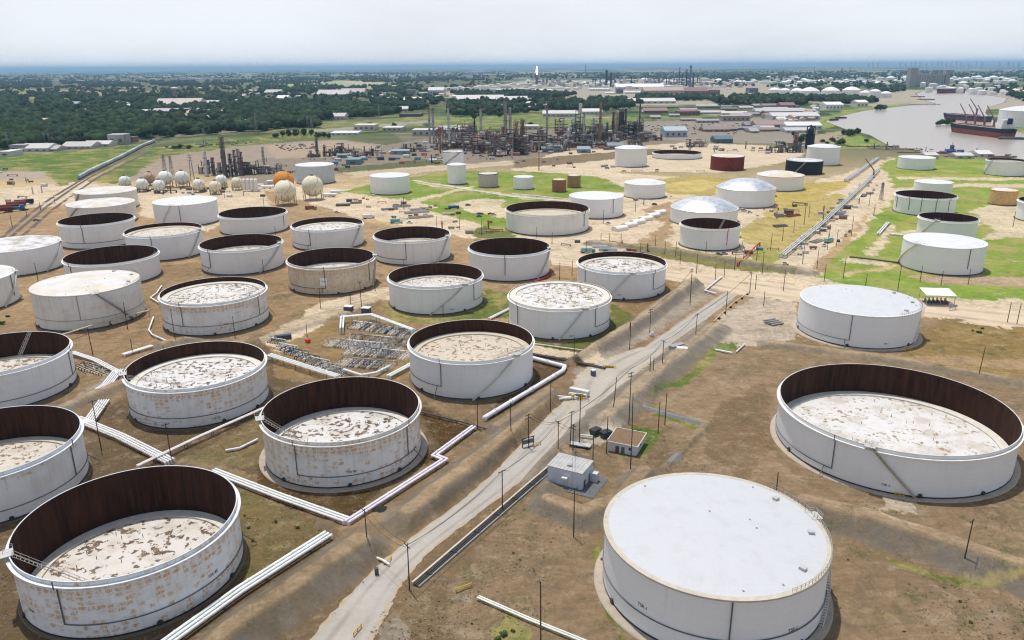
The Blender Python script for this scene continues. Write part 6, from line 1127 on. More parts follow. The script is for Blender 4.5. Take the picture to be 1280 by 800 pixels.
# ------------------------------------------------------------------ ships and shore
def ship(label, bow, stern, beam, draft_h, low, top, cranes=4, house=True, name='cargo_ship', ref=None):
    A, B = Vector((*at(*bow), 0)), Vector((*at(*stern), 0)); Lg = (A-B).length; rz = math.atan2((A-B).y, (A-B).x); M = (A+B)/2; root = thing(name, label, 'ship', (M.x, M.y, -.9), rz)
    if ref: REFS.append((ref, M.x, M.y))
    def hull(z0, z1, nm, c):
        st = [(-.5,.62,.80),(-.44,.86,.95),(-.3,1,1),(.3,1,1),(.40,.72,.90),(.46,.35,.62),(.5,.02,.16)]; v = []; f = []
        for t, w0, w1 in st:
            for z in (z0, z1):
                k = z/draft_h; w = beam/2*(w0+(w1-w0)*k); xx = t*Lg+(max(0,t)*2)**6*k*5; sh = 1.8*(max(0,t-.3)/.2)**2*(z == z1 and z1 == draft_h)
                v += [(xx,-w,z+sh),(xx,w,z+sh)]
        for i in range(len(st)-1): a = i*4; f += [(a,a+4,a+6,a+2),(a+5,a+1,a+3,a+7),(a+2,a+6,a+7,a+3)]
        f += [(0,2,3,1),(len(v)-4,len(v)-3,len(v)-1,len(v)-2)]
        return MB().add(v, f).build(nm, ROUGH, root, c)
    hull(-1, draft_h*.56, 'hull', low); hull(draft_h*.56, draft_h, 'topsides', top); D = draft_h
    MB().box((-.02*Lg,0,D+.15),(Lg*.80,beam*.93,.4)).build('deck', ROUGH, root, (.42,.36,.31)); MB().box((.38*Lg,0,D+1.2),(Lg*.1,beam*.62,2.2)).build('forecastle', ROUGH, root, (.45,.38,.32))
    for i in range(5): MB().box((-.22*Lg+i*Lg*.125,0,D+1.1),(Lg*.085,beam*.6,1.6)).build('hatch', ROUGH, root, (.25,.15,.13))
    if house:
        s = MB(); [s.box((-.40*Lg,0,D+1.6+k*2.7),(13-k*.6,beam*(.92-.06*k),2.7)) for k in range(5)]; s = s.build('superstructure', ROUGH, root, (.78,.76,.72))
        for k in range(1,5): MB().box((-.40*Lg+6.6-k*.3,0,D+1.9+k*2.7),(.15,beam*(.84-.06*k),.9)).build('window', GLASSY, s, (.04,.05,.06))
        MB().box((-.46*Lg,0,D+12),(5,5.5,9)).build('funnel', ROUGH, root, (.02,.035,.09)); MB().cyl((-.40*Lg,0,D+14),(-.40*Lg,0,D+23),.35,n=6).build('mast', PAINT, root, (.6,.58,.55))
    for i in range(cranes):
        x = -.24*Lg+i*Lg*.16+4; cr = MB().cyl((x,0,D),(x,0,D+12),1.9,1.6,8).box((x,0,D+12.8),(3.4,3.2,3.2)).build('crane', ROUGH, root, (.22,.14,.13)); MB().cyl((x,0,D+12.5),(x+17,5,D+34),1.1,.7,6).build('boom', ROUGH, cr, (.20,.12,.11))
    return root
ship('red and black bulk cargo ship with four raised deck cranes and white bridge',(1190,163.5),(1262,172.5),26,14.5,(.20,.065,.05),(.030,.033,.042), ref='the red cargo ship')
ship('blue-hulled ship with red waterline half hidden behind the crane ship',(1181,148),(1236,152),22,11,(.16,.05,.06),(.025,.06,.14),1,False)
ship('distant dark red and blue ship moored far up the river',(1172,116.5),(1203,115.5),34,16,(.25,.05,.05),(.05,.06,.14),0,True)
for i, (px, py, L_, w, rz, c, lb) in enumerate([(1158,124.5,60,12,.05,(.20,.15,.14),'dark barge beside the long wharf upriver'),(1148,121,50,12,.0,(.26,.10,.09),'red-brown barge behind the dark one upriver'),(1052,147.5,30,8,.35,(.06,.06,.08),'small dark barge close to the left river bank'),(1043,150,26,8,.5,(.05,.05,.06),'dark barge nearest the left river bank grass'),(1268,173.5,46,7,-.25,(.10,.10,.11),'low grey barge at the stern of the red cargo ship')]):
    x, y = at(px, py); t = thing('barge', lb, 'barge', (x, y, -.9), rz); MB().prism([(-L_/2,-w/2),(L_/2-4,-w/2),(L_/2,0),(L_/2-4,w/2),(-L_/2,w/2)],-.5,2.6).build('hull', ROUGH, t, c); MB().box((-L_*.1,0,3.1),(L_*.7,w*.7,1.0)).build('hatch', ROUGH, t, tuple(min(1,v*2.2) for v in c))
x, y = at(1189,191); t = thing('tugboat','blue work boat with dark tower moored at the near river bank','boat',(x,y,-.9),-.1); MB().prism([(-13,-4),(10,-4),(15,0),(10,4),(-13,4)],-.5,3.2).build('hull', ROUGH, t, (.035,.10,.30)); MB().box((-2,0,4.6),(12,5.5,2.8)).build('cabin', PAINT, t, (.12,.22,.45)); MB().box((0,0,8.5),(4,4,5)).build('wheelhouse', PAINT, t, (.08,.09,.13)); MB().cyl((0,0,11),(0,0,15),.3,n=6).build('mast', PAINT, t, (.1,.1,.1))
x, y = at(1155,130.8); t = thing('wharf','long thin wharf reaching out from the grassy bank','wharf',(x,y,0),.02); MB().box((0,0,.8),(95,7,1.2)).build('deck', ROUGH, t, (.30,.28,.27))
for i in range(9): MB().cyl((-44+i*11,0,-3),(-44+i*11,0,.4),.8,n=6).build('pile', ROUGH, t, (.1,.09,.08))
for i, (px, py, w, rz) in enumerate([(1085,184.5,60,-.2),(1120,187.5,70,-.12),(1160,192,80,-.1),(1225,197,90,-.05),(1040,183,50,0.1)]):
    x, y = at(px, py-1); t = thing('dock', 'timber dock edge along the near river bank, '+ordinal(sorted([1040,1085,1120,1160,1225]).index(px))+' from the left', 'dock', (x, y, 0), rz, 'docks on the near bank'); MB().box((0,0,.3),(w,5,1.6)).build('deck', ROUGH, t, (.20,.15,.12))
    for k in range(5): MB().cyl((-w/2+w*(k+.5)/5,2.6,-3),(-w/2+w*(k+.5)/5,2.6,2.2),.5,n=6).build('pile', ROUGH, t, (.07,.06,.055))
x, y = at(1092,222); t = thing('loading_arm','black loading crane boom leaning over the long pipe rack','crane',(x,y,0),.4); MB().cyl((0,0,0),(-1,0,8),.8,.6,8).build('mast', PAINT, t, (.04,.04,.045)); MB().cyl((-1,0,8),(-12,3,20),.6,.4,6).build('boom', PAINT, t, (.04,.04,.045))
# ------------------------------------------------------------------ distant industry and town
def block(nm, label, cat, px, yb, wpx, hpx, depth, col, roofc=None, rz=0.0, group=None, gable=False):
    depth = min(depth, 46) if yb > 134 else depth; g_ = sum(col)/3*.8; col = tuple(g_+(c-g_)*.45 for c in col)
    x, y = at(px, yb); m = mpp(px, yb); w = wpx*m; h = max(3.5, hpx*m); t = thing(nm, label, cat, (x, y, 0), rz, group); MB().box((0,depth/2,h/2),(w,depth,h)).build('wall', ROUGH, t, col); rc = roofc or tuple(min(.85,c*1.15) for c in col)
    if gable: MB().add([(-w/2-.5,-.5,h),(w/2+.5,-.5,h),(w/2+.5,depth+.5,h),(-w/2-.5,depth+.5,h),(-w/2-.5,depth/2,h+depth*.14),(w/2+.5,depth/2,h+depth*.14)],[(0,1,5,4),(2,3,4,5),(0,4,3),(1,2,5),(3,2,1,0)]).build('roof', ROUGH, t, rc)
    else: MB().box((0,depth/2,h+.3),(w+1,depth+1,.6)).build('roof', ROUGH, t, rc)
    n = int(min(8, w/9))
    for i in range(n): MB().box((-w/2+w*(i+.5)/n,-.06,h*.45),(w/n*.4,.15,h*.35)).build('door' if i % 3 == 0 else 'window', GLASSY, t, (.08,.09,.10))
    t['desc'] = 'far building'; return t
LG, TNW, RDB, WHB = (.55,.55,.54), (.55,.46,.36), (.30,.16,.13), (.78,.77,.75)
BLD = {}
def bl(key, *a, **k): BLD.setdefault(key, []).append(block(*a, **k))
for px, yb, w, hp, d, c, g in [(95,186.5,38,3.4,40,(.50,.47,.42),True),(42,190,36,4.5,40,(.52,.49,.45),True),(120,184,32,3.8,30,(.56,.54,.50),True),(6,196,14,6,30,(.6,.6,.6),False),(60,189.5,22,3,30,(.42,.40,.37),True),(146,181,20,12,24,(.40,.40,.43),False),(162,178,8,6,20,RDB,False),(22,190,18,8,20,(.34,.32,.32),False)]: bl('shed', 'warehouse', None, 'warehouse', px, yb, w, hp, d, c, None, random.uniform(-.06,.06), 'warehouses by the rail curve', g)
label_row(BLD['shed'], 'pale shed beyond the green field by the train')
for px, yb, w, hp, d, c, g in [(130,133,38,2.2,60,(.55,.55,.53),True),(158,134.5,16,1.6,50,LG,True),(42,139.5,26,2.6,50,(.62,.62,.60),True),(89,144.5,11,3,40,(.8,.8,.78),True),(220,134,54,3.2,120,(.55,.44,.38),True),(265,132,26,2.2,70,LG,True),(120,142,36,2.8,70,(.42,.30,.27),True),(218,144,56,5,80,(.45,.40,.42),True),(250,145,34,4,70,(.62,.60,.58),True),(196,142,18,3,60,(.62,.55,.52),True),(285,142,22,3,70,(.5,.48,.48),True),(268,151.5,26,3,60,(.55,.54,.54),True),(300,139,22,2.6,70,(.6,.6,.6),True),(35,154,22,3,50,(.42,.36,.35),True),(12,161,18,3,40,(.5,.47,.45),True),(176,142.5,12,2.6,40,(.6,.58,.56),True),(310,157,40,2.6,40,(.6,.58,.55),True),(150,132,16,1.8,40,LG,True),(330,155,44,3.2,40,(.72,.70,.68),True),(80,132,30,1.4,60,(.35,.37,.42),True)]: bl('town', 'warehouse', None, 'warehouse', px, yb, w, hp, d, c, None, random.uniform(-.12,.12), 'warehouses among the woods', g)
label_row(BLD['town'], 'far warehouse roof among the left-hand woods')
for px, yb, w, hp, d, c, g in [(340,118.5,20,3,80,(.5,.44,.42),True),(352,125.5,14,3,60,WHB,True),(415,121,40,3,120,(.5,.46,.45),True),(440,119,30,3,120,(.44,.36,.36),True),(505,118,10,2,50,WHB,True),(487,124.5,9,3.5,40,WHB,False),(500,126.7,52,1.8,60,WHB,True),(513,119.5,10,7,50,(.25,.25,.28),False),(528,121,10,5,60,(.62,.6,.6),False),(545,118,20,5,90,(.55,.55,.56),True),(480,139.5,60,3,60,(.52,.50,.50),True),(400,137.5,14,3,40,RDB,True),(342,141,18,4,40,(.55,.22,.14),True),(420,150,22,4.5,60,(.55,.48,.45),True),(455,163,26,6,50,(.62,.54,.43),False),(490,164,24,4,50,(.58,.52,.45),False),(430,169,34,2.5,60,(.62,.64,.66),False),(600,126.5,60,2.6,90,(.6,.55,.52),True),(640,128,40,3,80,(.55,.52,.5),True),(700,146,44,4,60,(.58,.54,.50),True),(740,143,26,3.5,70,(.62,.58,.53),True),(680,136,20,5,60,(.60,.52,.40),False),(706,137,16,4,60,(.60,.52,.40),False),(565,166,40,4,40,(.45,.45,.46),True),(530,170,30,7,40,(.5,.5,.5),False),(512,146,26,3,60,(.12,.10,.12),False),(662,162,22,4,40,(.55,.5,.45),False),(428,197.5,14,3,20,(.16,.33,.38),False),(441,206,17,6,24,(.14,.28,.33),False),(500,193,22,4,20,(.24,.38,.42),False)]: bl('mid', 'factory_building', None, 'building', px, yb, w, hp, d, c, None, random.uniform(-.08,.08), 'buildings behind the refinery', g)
label_row(BLD['mid'], 'far low building behind the refinery stacks')
for px, yb, w, hp, d, c, g in [(820,141.5,30,3,120,RDB,True),(862,144.5,26,5,60,(.36,.10,.09),False),(920,151.5,34,6,40,(.42,.30,.25),False),(815,129.5,60,3,60,(.62,.56,.5),True),(900,135.2,200,2.2,20,(.36,.26,.20),False),(845,171.5,28,8,40,(.34,.46,.54),True),(905,179,22,5,30,(.08,.18,.26),True),(690,190.5,26,5,26,(.14,.26,.28),True),(730,191.5,16,5,22,(.20,.34,.40),True),(770,187,20,5,24,(.20,.26,.33),True),(960,160,30,4,50,(.36,.2,.17),True),(995,150,60,5,60,(.55,.53,.52),True),(975,143,60,4,80,(.44,.42,.42),True),(1005,162,44,5,40,(.62,.62,.63),True),(985,135.5,18,4,60,(.30,.13,.11),True),(1043,137,22,6,50,(.74,.72,.68),True),(1078,134,14,6,40,(.74,.66,.56),True),(1000,166,36,3,30,(.5,.49,.48),True),(830,120.5,50,7,90,(.50,.30,.24),True),(868,120,36,6,90,(.28,.12,.15),True),(890,119,20,6,80,(.30,.16,.17),False),(775,117,8,6,50,(.20,.16,.20),False),(942,116,11,5.5,60,(.13,.18,.28),False),(800,111.5,60,3,100,WHB,True),(1232,196.5,18,4,26,(.62,.6,.57),True),(1206,198.5,22,4,20,(.55,.52,.46),True),(1165,199,16,5,20,(.56,.5,.44),True),(1035,188,14,3,20,(.6,.58,.55),True)]: bl('right', 'factory_building', None, 'building', px, yb, w, hp, d, c, None, random.uniform(-.05,.05), 'works buildings toward the river', g)
q = random.Random(31)
for i in range(36):
    px, py = poly_points([(800,136),(1000,132),(1010,168),(870,168),(800,150)], 1, 900+i)[0]; bl('works', 'factory_building', None, 'building', px, py, q.uniform(8,34), q.uniform(1.2,3), q.uniform(14,34), q.choice([(.36,.33,.31),(.50,.47,.44),(.30,.20,.16),(.24,.25,.27),(.58,.55,.50),(.42,.30,.22)]), None, q.uniform(-.04,.04), 'long works buildings by the river bank', True)
label_row(BLD['works'], 'long low works building left of the river')
for i in range(70):
    px, py = poly_points([(930,90),(1280,86),(1280,104),(960,110)], 1, 300+i)[0]; bl('plain', 'warehouse', None, 'warehouse', px, py, q.uniform(4,18), q.uniform(.8,1.6), q.uniform(60,160), q.choice([(.78,.78,.78),(.7,.7,.7),(.62,.60,.58),(.5,.5,.52)]), None, 0, 'warehouses on the far right plain', False)
label_row(BLD['plain'], 'white far warehouse on the plain beneath the skyline')
for i in range(84):
    px, py = poly_points([(0,90),(640,88),(640,96),(330,101),(0,104)], 1, 500+i)[0]; bl('lplain', 'warehouse', None, 'warehouse', px, py, q.uniform(5,26), q.uniform(.8,1.5), q.uniform(60,160), q.choice([(.78,.78,.78),(.7,.7,.7),(.66,.60,.55)]), None, 0, 'warehouses near the left horizon', False)
label_row(BLD['lplain'], 'pale far warehouse just under the left horizon')
for i in range(44):
    px, py = poly_points([(545,117),(660,103),(930,99),(940,116),(700,120)], 1, 700+i)[0]; bl('tanland', 'warehouse', None, 'warehouse', px, py, q.uniform(6,26), q.uniform(1.2,2.6), q.uniform(50,90), q.choice([(.80,.78,.74),(.74,.68,.58),(.62,.52,.44),(.8,.8,.8),(.5,.45,.45)]), None, 0, 'buildings of the distant refinery', False)
label_row(BLD['tanland'], 'pale far building below the distant refinery columns')
label_row(BLD['right'], 'far works building between the refinery and river')
# far white tanks
FT = {}
def far_tank(key, px, yb, wpx, hpx, col, dome=False):
    x, y = at(px, yb); m = mpp(px, yb); r = wpx*m/2; h = hpx*m; mb = MB(); mb.lathe([(r,0,r,h),(r,h,r*.5,h+r*(.28 if dome else .08)),(r*.5,h+r*(.28 if dome else .08),0,h+r*(.38 if dome else .12))], 20)
    o = mb.build('storage_tank', ROUGH, None, col); o.location = (x, y+r, 0); tag(o, None, 'storage tank', 'far tanks on the horizon plain'); FT.setdefault(key, []).append(o)
q = random.Random(3)
for i in range(24): far_tank('mid', 556+i*4.8+q.uniform(-1,1), 113.5-i*.33+q.uniform(-1.3,1.3), q.uniform(5,9), q.uniform(1.8,3.6), (.72,.66,.54) if q.random() < .5 else (.75,.73,.70))
for i in range(34): far_tank('refine', 668+i*7.4+q.uniform(-3,3), 109.5+q.uniform(-2,3), q.uniform(4,9), q.uniform(1.8,4.5), q.choice([(.78,.76,.73),(.72,.66,.60),(.80,.79,.77)]))
for px, yb, w, h in [(970,118,14,5.5),(983,118.5,13,5.5),(999,119.5,16,6),(1016,120,24,6),(1042,120.5,22,7),(1068,120.5,22,7.5),(1084,122,14,6),(1096,122.5,14,8),(1110,122,14,5)]: far_tank('bank', px, yb, w, h, (.76,.75,.74), True)
for i in range(30): far_tank('plain', 930+i*7+q.uniform(-4,4), 102+q.uniform(-3.5,4), q.uniform(5,12), q.uniform(1.5,3.2), (.80,.79,.78), q.random() < .5)
for i in range(34): far_tank('east', 1155+i*3.9+q.uniform(-2,2), 112+(i/34)*6+q.uniform(-4,4), q.uniform(5,11), q.uniform(3,6), (.80,.78,.75), q.random() < .3)
for i in range(10): far_tank('eastfar', 1195+i*8+q.uniform(-3,3), 100+q.uniform(-2,3), q.uniform(6,12), q.uniform(2,3.5), (.8,.8,.8), True)
for i in range(64): far_tank('row', 664+i*9.4+q.uniform(-4,4), 104.5+q.uniform(-3,3), q.uniform(5,11), q.uniform(1.4,3.4), q.choice([(.80,.79,.77),(.74,.70,.63),(.6,.58,.56)]), q.random() < .3)
for k, ph in (('row','small pale tank in the long hazy row below the horizon'),('mid','cream tank far off in the field behind the stacks'),('refine','pale tank far off among the distant refinery columns'),('bank','domed white tank beyond the left river bank'),('plain','white tank far off on the plain above the river'),('east','white tank far off right of the grain silos'),('eastfar','white domed tank far off near the skyline right')): label_row(FT[k], ph)
# far refinery columns
FCOL = []
for px, yt, yb, w, c in [(671,93.5,107,3.2,(.20,.15,.17)),(678.5,97,107,1.6,C1),(683.5,97.5,107,2,(.2,.17,.2)),(731.5,81,97,1.3,C1),(741,98,108,1.2,C4),(744,98,108,1,C4),(757.8,87.5,108.5,3,C4),(763.5,90.5,108.5,2.4,C4),(775,95,108,1.5,C1),(789,96,108,1.4,C4),(806,97,108,1.6,C1),(823.5,90.8,106,3.2,(.20,.20,.26)),(833,97,107,1.3,C4),(842,96,107,1.4,C4),(848.6,84,107,1.1,C4),(852,93,108,1.4,C4),(857.5,86.5,108,1.8,C4),(862,81.5,110,2.8,(.13,.17,.28)),(866,91,109,2.2,C4),(871.5,90.5,104,1.2,C4),(874.7,84,104,.9,C1),(818,96,107,1.2,C1),(797,95,107,1,C1),(699,96,107,4,(.55,.53,.50)),(711.5,95,100,3,(.6,.58,.55)),(780,95,107,4,(.58,.56,.54)),(812,98,107,5,(.6,.58,.56)),(923,97,110,.9,C1),(927,97,110,.9,C1),(1017,83,97,1.0,C1),(1051,85,100,1.6,(.2,.2,.25)),(1061.5,84,93,.9,C1),(994,99,108,1,C1),(1236,86,93,.8,C1),(750,99,108,2,(.3,.25,.25)),(768,99,108,1.5,(.25,.22,.25)),(846,99,108,2.5,(.3,.25,.28)),(836,99,108,2,(.3,.27,.28))]:
    x, y = at(px, yb); h = height(px, yb, yt); r = w*mpp(px, yb)/2; mb = MB().cyl((0,0,0),(0,0,h*.6),r,n=10).cyl((0,0,h*.6),(0,0,h),r*.8,n=10); [mb.cyl((0,0,h*k),(0,0,h*k+r*.5),r*1.45,n=8) for k in (.3,.62,.9)]; o = solo('process_tower', mb, ROUGH, None, 'process tower', (x, y, 0), 0, c, 'columns of the distant refinery'); FCOL.append(o)
label_row(FCOL, 'thin column of the far refinery on the horizon')
x, y = at(671,107); zt = height(671,107,93.5); hf = height(671,107,82)-zt; f = thing('flare_stack', 'far flare stack topped by a tall white flame', 'flare', (x, y-3, 0)); MB().cyl((0,0,0),(0,0,zt),2.2,1.6,8).build('shaft', ROUGH, f, (.2,.16,.17)); MB().lathe([(1.5,zt,6.5,zt+hf*.25),(6.5,zt+hf*.25,6.0,zt+hf*.5),(6,zt+hf*.5,2.6,zt+hf*.8),(2.6,zt+hf*.8,0,zt+hf)], 12).build('flame', FLAME, f)
q = random.Random(12)
FU = []
for i in range(46):
    px = 664+i*5.8+q.uniform(-2,2); yb = 108.5+q.uniform(-1.5,1.5); x, y = at(px, yb); m = mpp(px, yb); w = q.uniform(2,5)*m; h = q.uniform(2,6)*m; mb = MB(); n = 3
    for a in range(n+1):
        for b_ in (0,1): mb.box((-w/2+w*a/n, b_*12, h/2),(1.6,1.6,h))
    for z in (.33,.66,1): mb.box((0,6,h*z),(w,13,1.4))
    FU.append(solo('process_unit', mb, ROUGH, None, 'process unit', (x,y,0), 0, q.choice([(.30,.26,.27),(.18,.18,.24),(.5,.46,.42),(.24,.18,.18)]), 'steel units of the distant refinery'))
label_row(FU, 'hazy steel unit at the foot of far refinery')
# grain elevator
x, y = at(1160,108.5); m = mpp(1160,108.5); ge = thing('grain_elevator','tall grey grain elevator with silo row on the far river bend','grain elevator',(x,y,0))
MB().box((-22*m,0,11.3*m),(9*m,10*m,22.6*m)).build('head_house', ROUGH, ge, (.36,.34,.34)); MB().box((20.5*m,0,10*m),(5.5*m,9*m,20*m)).build('head_house', ROUGH, ge, (.34,.33,.34))
for i in range(11): MB().cyl((-15.5*m+i*3.1*m,-3*m,0),(-15.5*m+i*3.1*m,-3*m,13.6*m),1.6*m,n=12).build('silo', ROUGH, ge, (.38,.37,.37)); MB().cyl((-15.5*m+i*3.1*m,1*m,0),(-15.5*m+i*3.1*m,1*m,13.6*m),1.6*m,n=12).build('silo', ROUGH, ge, (.36,.35,.35))
MB().box((0,-1*m,14.4*m),(36*m,4*m,1.8*m)).build('gallery', ROUGH, ge, (.40,.38,.38)); MB().box((2*m,-1*m,16.2*m),(5*m,4*m,2.6*m)).build('gallery', ROUGH, ge, (.38,.36,.37))
# water tower on the left
x, y = at(220,127.5); h = height(220,127.5,108.5); wt = thing('water_tower','brick-red water tower with white bowl standing above the left woods','water tower',(x,y,0)); MB().cyl((0,0,0),(0,0,h*.84),6.8,6.0,16).build('shaft', ROUGH, wt, (.33,.22,.20)); MB().lathe([(6,h*.80,13,h*.88),(13,h*.88,13,h*.95),(13,h*.95,0,h*1.0)], 18).build('bowl', ROUGH, wt, (.74,.74,.74))
# city skyline on the horizon
SK = []; q = random.Random(21)
for px, hp, w in [(1085,3,3),(1090,4.5,3),(1096,3,4),(1124,5,2.5),(1131,3,3),(1138,5.5,2.5),(1143,5,3),(1149,4,2.5),(1157,3.5,3),(1164,4,2.5),(1171,5.5,3),(1176,5,3),(1181,4,3),(1188,4.5,2.5),(1194,7.5,3),(1199,3.5,3),(1209,3,4),(1219,6,2.5),(1226,3,3),(1248,4,3),(1259,6,4),(1265,5,3),(1272,3,4)]:
    x, y = at(px, 86.3); m = mpp(px, 86.3); h = (hp*.6+5.6)*m; w *= .62; t = solo('office_tower', MB().box((0,0,h*.45),(w*m,w*m,h*.9)).box((0,0,h*.95),(w*m*.6,w*m*.6,h*.1)), ROUGH, None, 'office tower', (x,y,0), 0, (.55,.58,.62), 'skyline towers on the horizon'); SK.append(t)
label_row(SK, 'faint skyline tower on the hazy horizon')
# houses of the suburbs: individuals, then the rest as one mass
q = random.Random(5); TOWNS = [([(0,146),(110,139),(240,140),(330,150),(330,158),(200,158),(110,152),(0,160)],54),([(300,113),(420,117),(540,117),(600,124),(500,125),(380,124),(300,122)],60),([(0,104),(250,106),(330,112),(250,112),(0,112)],40),([(240,124),(330,128),(330,136),(240,134)],24),([(560,128),(700,126),(760,132),(640,140),(560,136)],30),([(950,140),(1020,136),(1020,150),(960,156)],26)]
HS = []
for poly, n in TOWNS:
    for px, py in poly_points(poly, n, n):
        x, y = at(px, py); s = q.uniform(.8,1.7); w, d, h = 14*s, 10*s, 4.5*s; mb = MB().box((0,0,h/2),(w,d,h)).add([(-w/2-.6,-d/2-.6,h),(w/2+.6,-d/2-.6,h),(w/2+.6,d/2+.6,h),(-w/2-.6,d/2+.6,h),(-w/2,0,h+d*.3),(w/2,0,h+d*.3)],[(0,1,5,4),(2,3,4,5),(0,4,3),(1,2,5)])
        o = solo('house', mb, ROUGH, None, 'house', (x,y,0), q.uniform(-1.5,1.5), q.choice([(.6,.58,.55),(.45,.33,.28),(.40,.38,.37),(.62,.50,.40),(.30,.26,.26),(.70,.69,.67)]), 'small houses among the far woods'); HS.append(o); o['desc'] = 'far house'
for i, (poly, n) in enumerate(TOWNS): pass
k = 0
for (poly, n), ph in zip(TOWNS, ('small house roof among woods left of the water tower','small house roof in the strip below the pale hill','tiny far house roof near the left horizon','small house roof just right of the water tower','small house roof behind the refinery stacks','small roof left of the river mouth')): label_row(HS[k:k+n], ph); k += n
# pylons
PY = []
for px, yb, yt in [(11,187,165),(57,184,167),(63,183,166),(303+18,168,141),(385,162,145),(390,162,146),(634-160,150,132),(256,180,160),(158,185,168),(1101,250,228),(208,226,193),(241,226,193),(216,224,195)]:
    x, y = at(px, yb); h = height(px, yb, yt); mb = MB()
    for sx in (-1,1):
        for sy in (-1,1): mb.cyl((sx*h*.07,sy*h*.07,0),(sx*.5,sy*.5,h),.28,n=4)
    for z in (.25,.5,.75): w = h*.07*(1-z)+.5*z; mb.box((0,0,h*z),(2*w,.25,.25)).box((0,0,h*z),(.25,2*w,.25))
    for z in (.78,.88,.97): mb.box((0,0,h*z),(h*.2,.35,.35))
    PY.append(solo('pylon', mb, STEEL, None, 'pylon', (x,y,0), q.uniform(-.3,.3), (.25,.26,.28), 'lattice pylons'))
label_row(PY, 'thin lattice pylon standing over the distant fields')
# ------------------------------------------------------------------ trees
def ico(sub=1):
    t = (1+5**.5)/2; v = [Vector(p).normalized() for p in [(-1,t,0),(1,t,0),(-1,-t,0),(1,-t,0),(0,-1,t),(0,1,t),(0,-1,-t),(0,1,-t),(t,0,-1),(t,0,1),(-t,0,-1),(-t,0,1)]]
    f = [(0,11,5),(0,5,1),(0,1,7),(0,7,10),(0,10,11),(1,5,9),(5,11,4),(11,10,2),(10,7,6),(7,1,8),(3,9,4),(3,4,2),(3,2,6),(3,6,8),(3,8,9),(4,9,5),(2,4,11),(6,2,10),(8,6,7),(9,8,1)]
    for _ in range(sub):
        c = {}; g = []
        def mid(a, b):
            k = (min(a,b), max(a,b))
            if k not in c: c[k] = len(v); v.append(((v[a]+v[b])/2).normalized())
            return c[k]
        for a, b, d in f: x, y, z = mid(a,b), mid(b,d), mid(d,a); g += [(a,x,z),(b,y,x),(d,z,y),(x,y,z)]
        f = g
    return np.array([tuple(p) for p in v]), np.array(f)
ICO = {1: ico(1), 0: ico(0), 2: ico(2)}
def woods(name, label, polys, cols, seed, sz):
    rng = np.random.default_rng(seed); V = []; F = []; C = []; n0 = 0
    tmpl = []
    for k in range(5):
        v, f = ICO[1]; d = 1+.38*(rng.random(len(v))-.5)*2; w = v*d[:,None]; w[:,2] = np.where(w[:,2] < -.35, -.35+.1*w[:,2], w[:,2]); tmpl.append((w, f))
    for poly, n in polys:
        P = np.array(poly, float); got = 0
        while got < n:
            m = (n-got)*3+10; px = rng.uniform(P[:,0].min(), P[:,0].max(), m); py = rng.uniform(P[:,1].min(), P[:,1].max(), m); ok = inside(px, py, poly) & (vnoise(px/14, py/3, seed) > .28); px, py = px[ok][:n-got], py[ok][:n-got]; got += len(px)
            for a, b in zip(px, py):
                x, y = at(a, b); m_ = mpp(a, b); w, f = tmpl[rng.integers(5)]; s = max(sz*rng.uniform(.5,1.6), m_*1.1); hh = min(s, 9)*rng.uniform(.9,1.35); an = rng.uniform(0, 6.28); ca, sa = math.cos(an), math.sin(an)
                V.append(np.stack([x+s*(w[:,0]*ca-w[:,1]*sa), y+s*(w[:,0]*sa+w[:,1]*ca), hh*.8+hh*w[:,2]], 1)); F.append(f+n0); n0 += len(w); c = np.array(cols[rng.integers(len(cols))])*rng.uniform(.6,1.4); C.append(np.tile(np.append(c,1), (len(w),1)))
    v = np.concatenate(V); f = np.concatenate(F); c = np.concatenate(C); me = bpy.data.meshes.new(name); me.vertices.add(len(v)); me.vertices.foreach_set('co', v.astype(np.float32).ravel()); me.loops.add(f.size); me.loops.foreach_set('vertex_index', f.astype(np.int32).ravel()); me.polygons.add(len(f)); me.polygons.foreach_set('loop_start', (np.arange(len(f))*3).astype(np.int32)); me.update(calc_edges=True)
    a = me.color_attributes.new('Col', 'FLOAT_COLOR', 'POINT'); a.data.foreach_set('color', c.astype(np.float32).ravel()); me.materials.append(CROWD); o = bpy.data.objects.new(name, me); COL.objects.link(o); o['kind'] = 'stuff'; o['label'] = label; return o
GR = [(.022,.042,.020),(.030,.052,.022),(.018,.036,.020),(.038,.060,.026)]
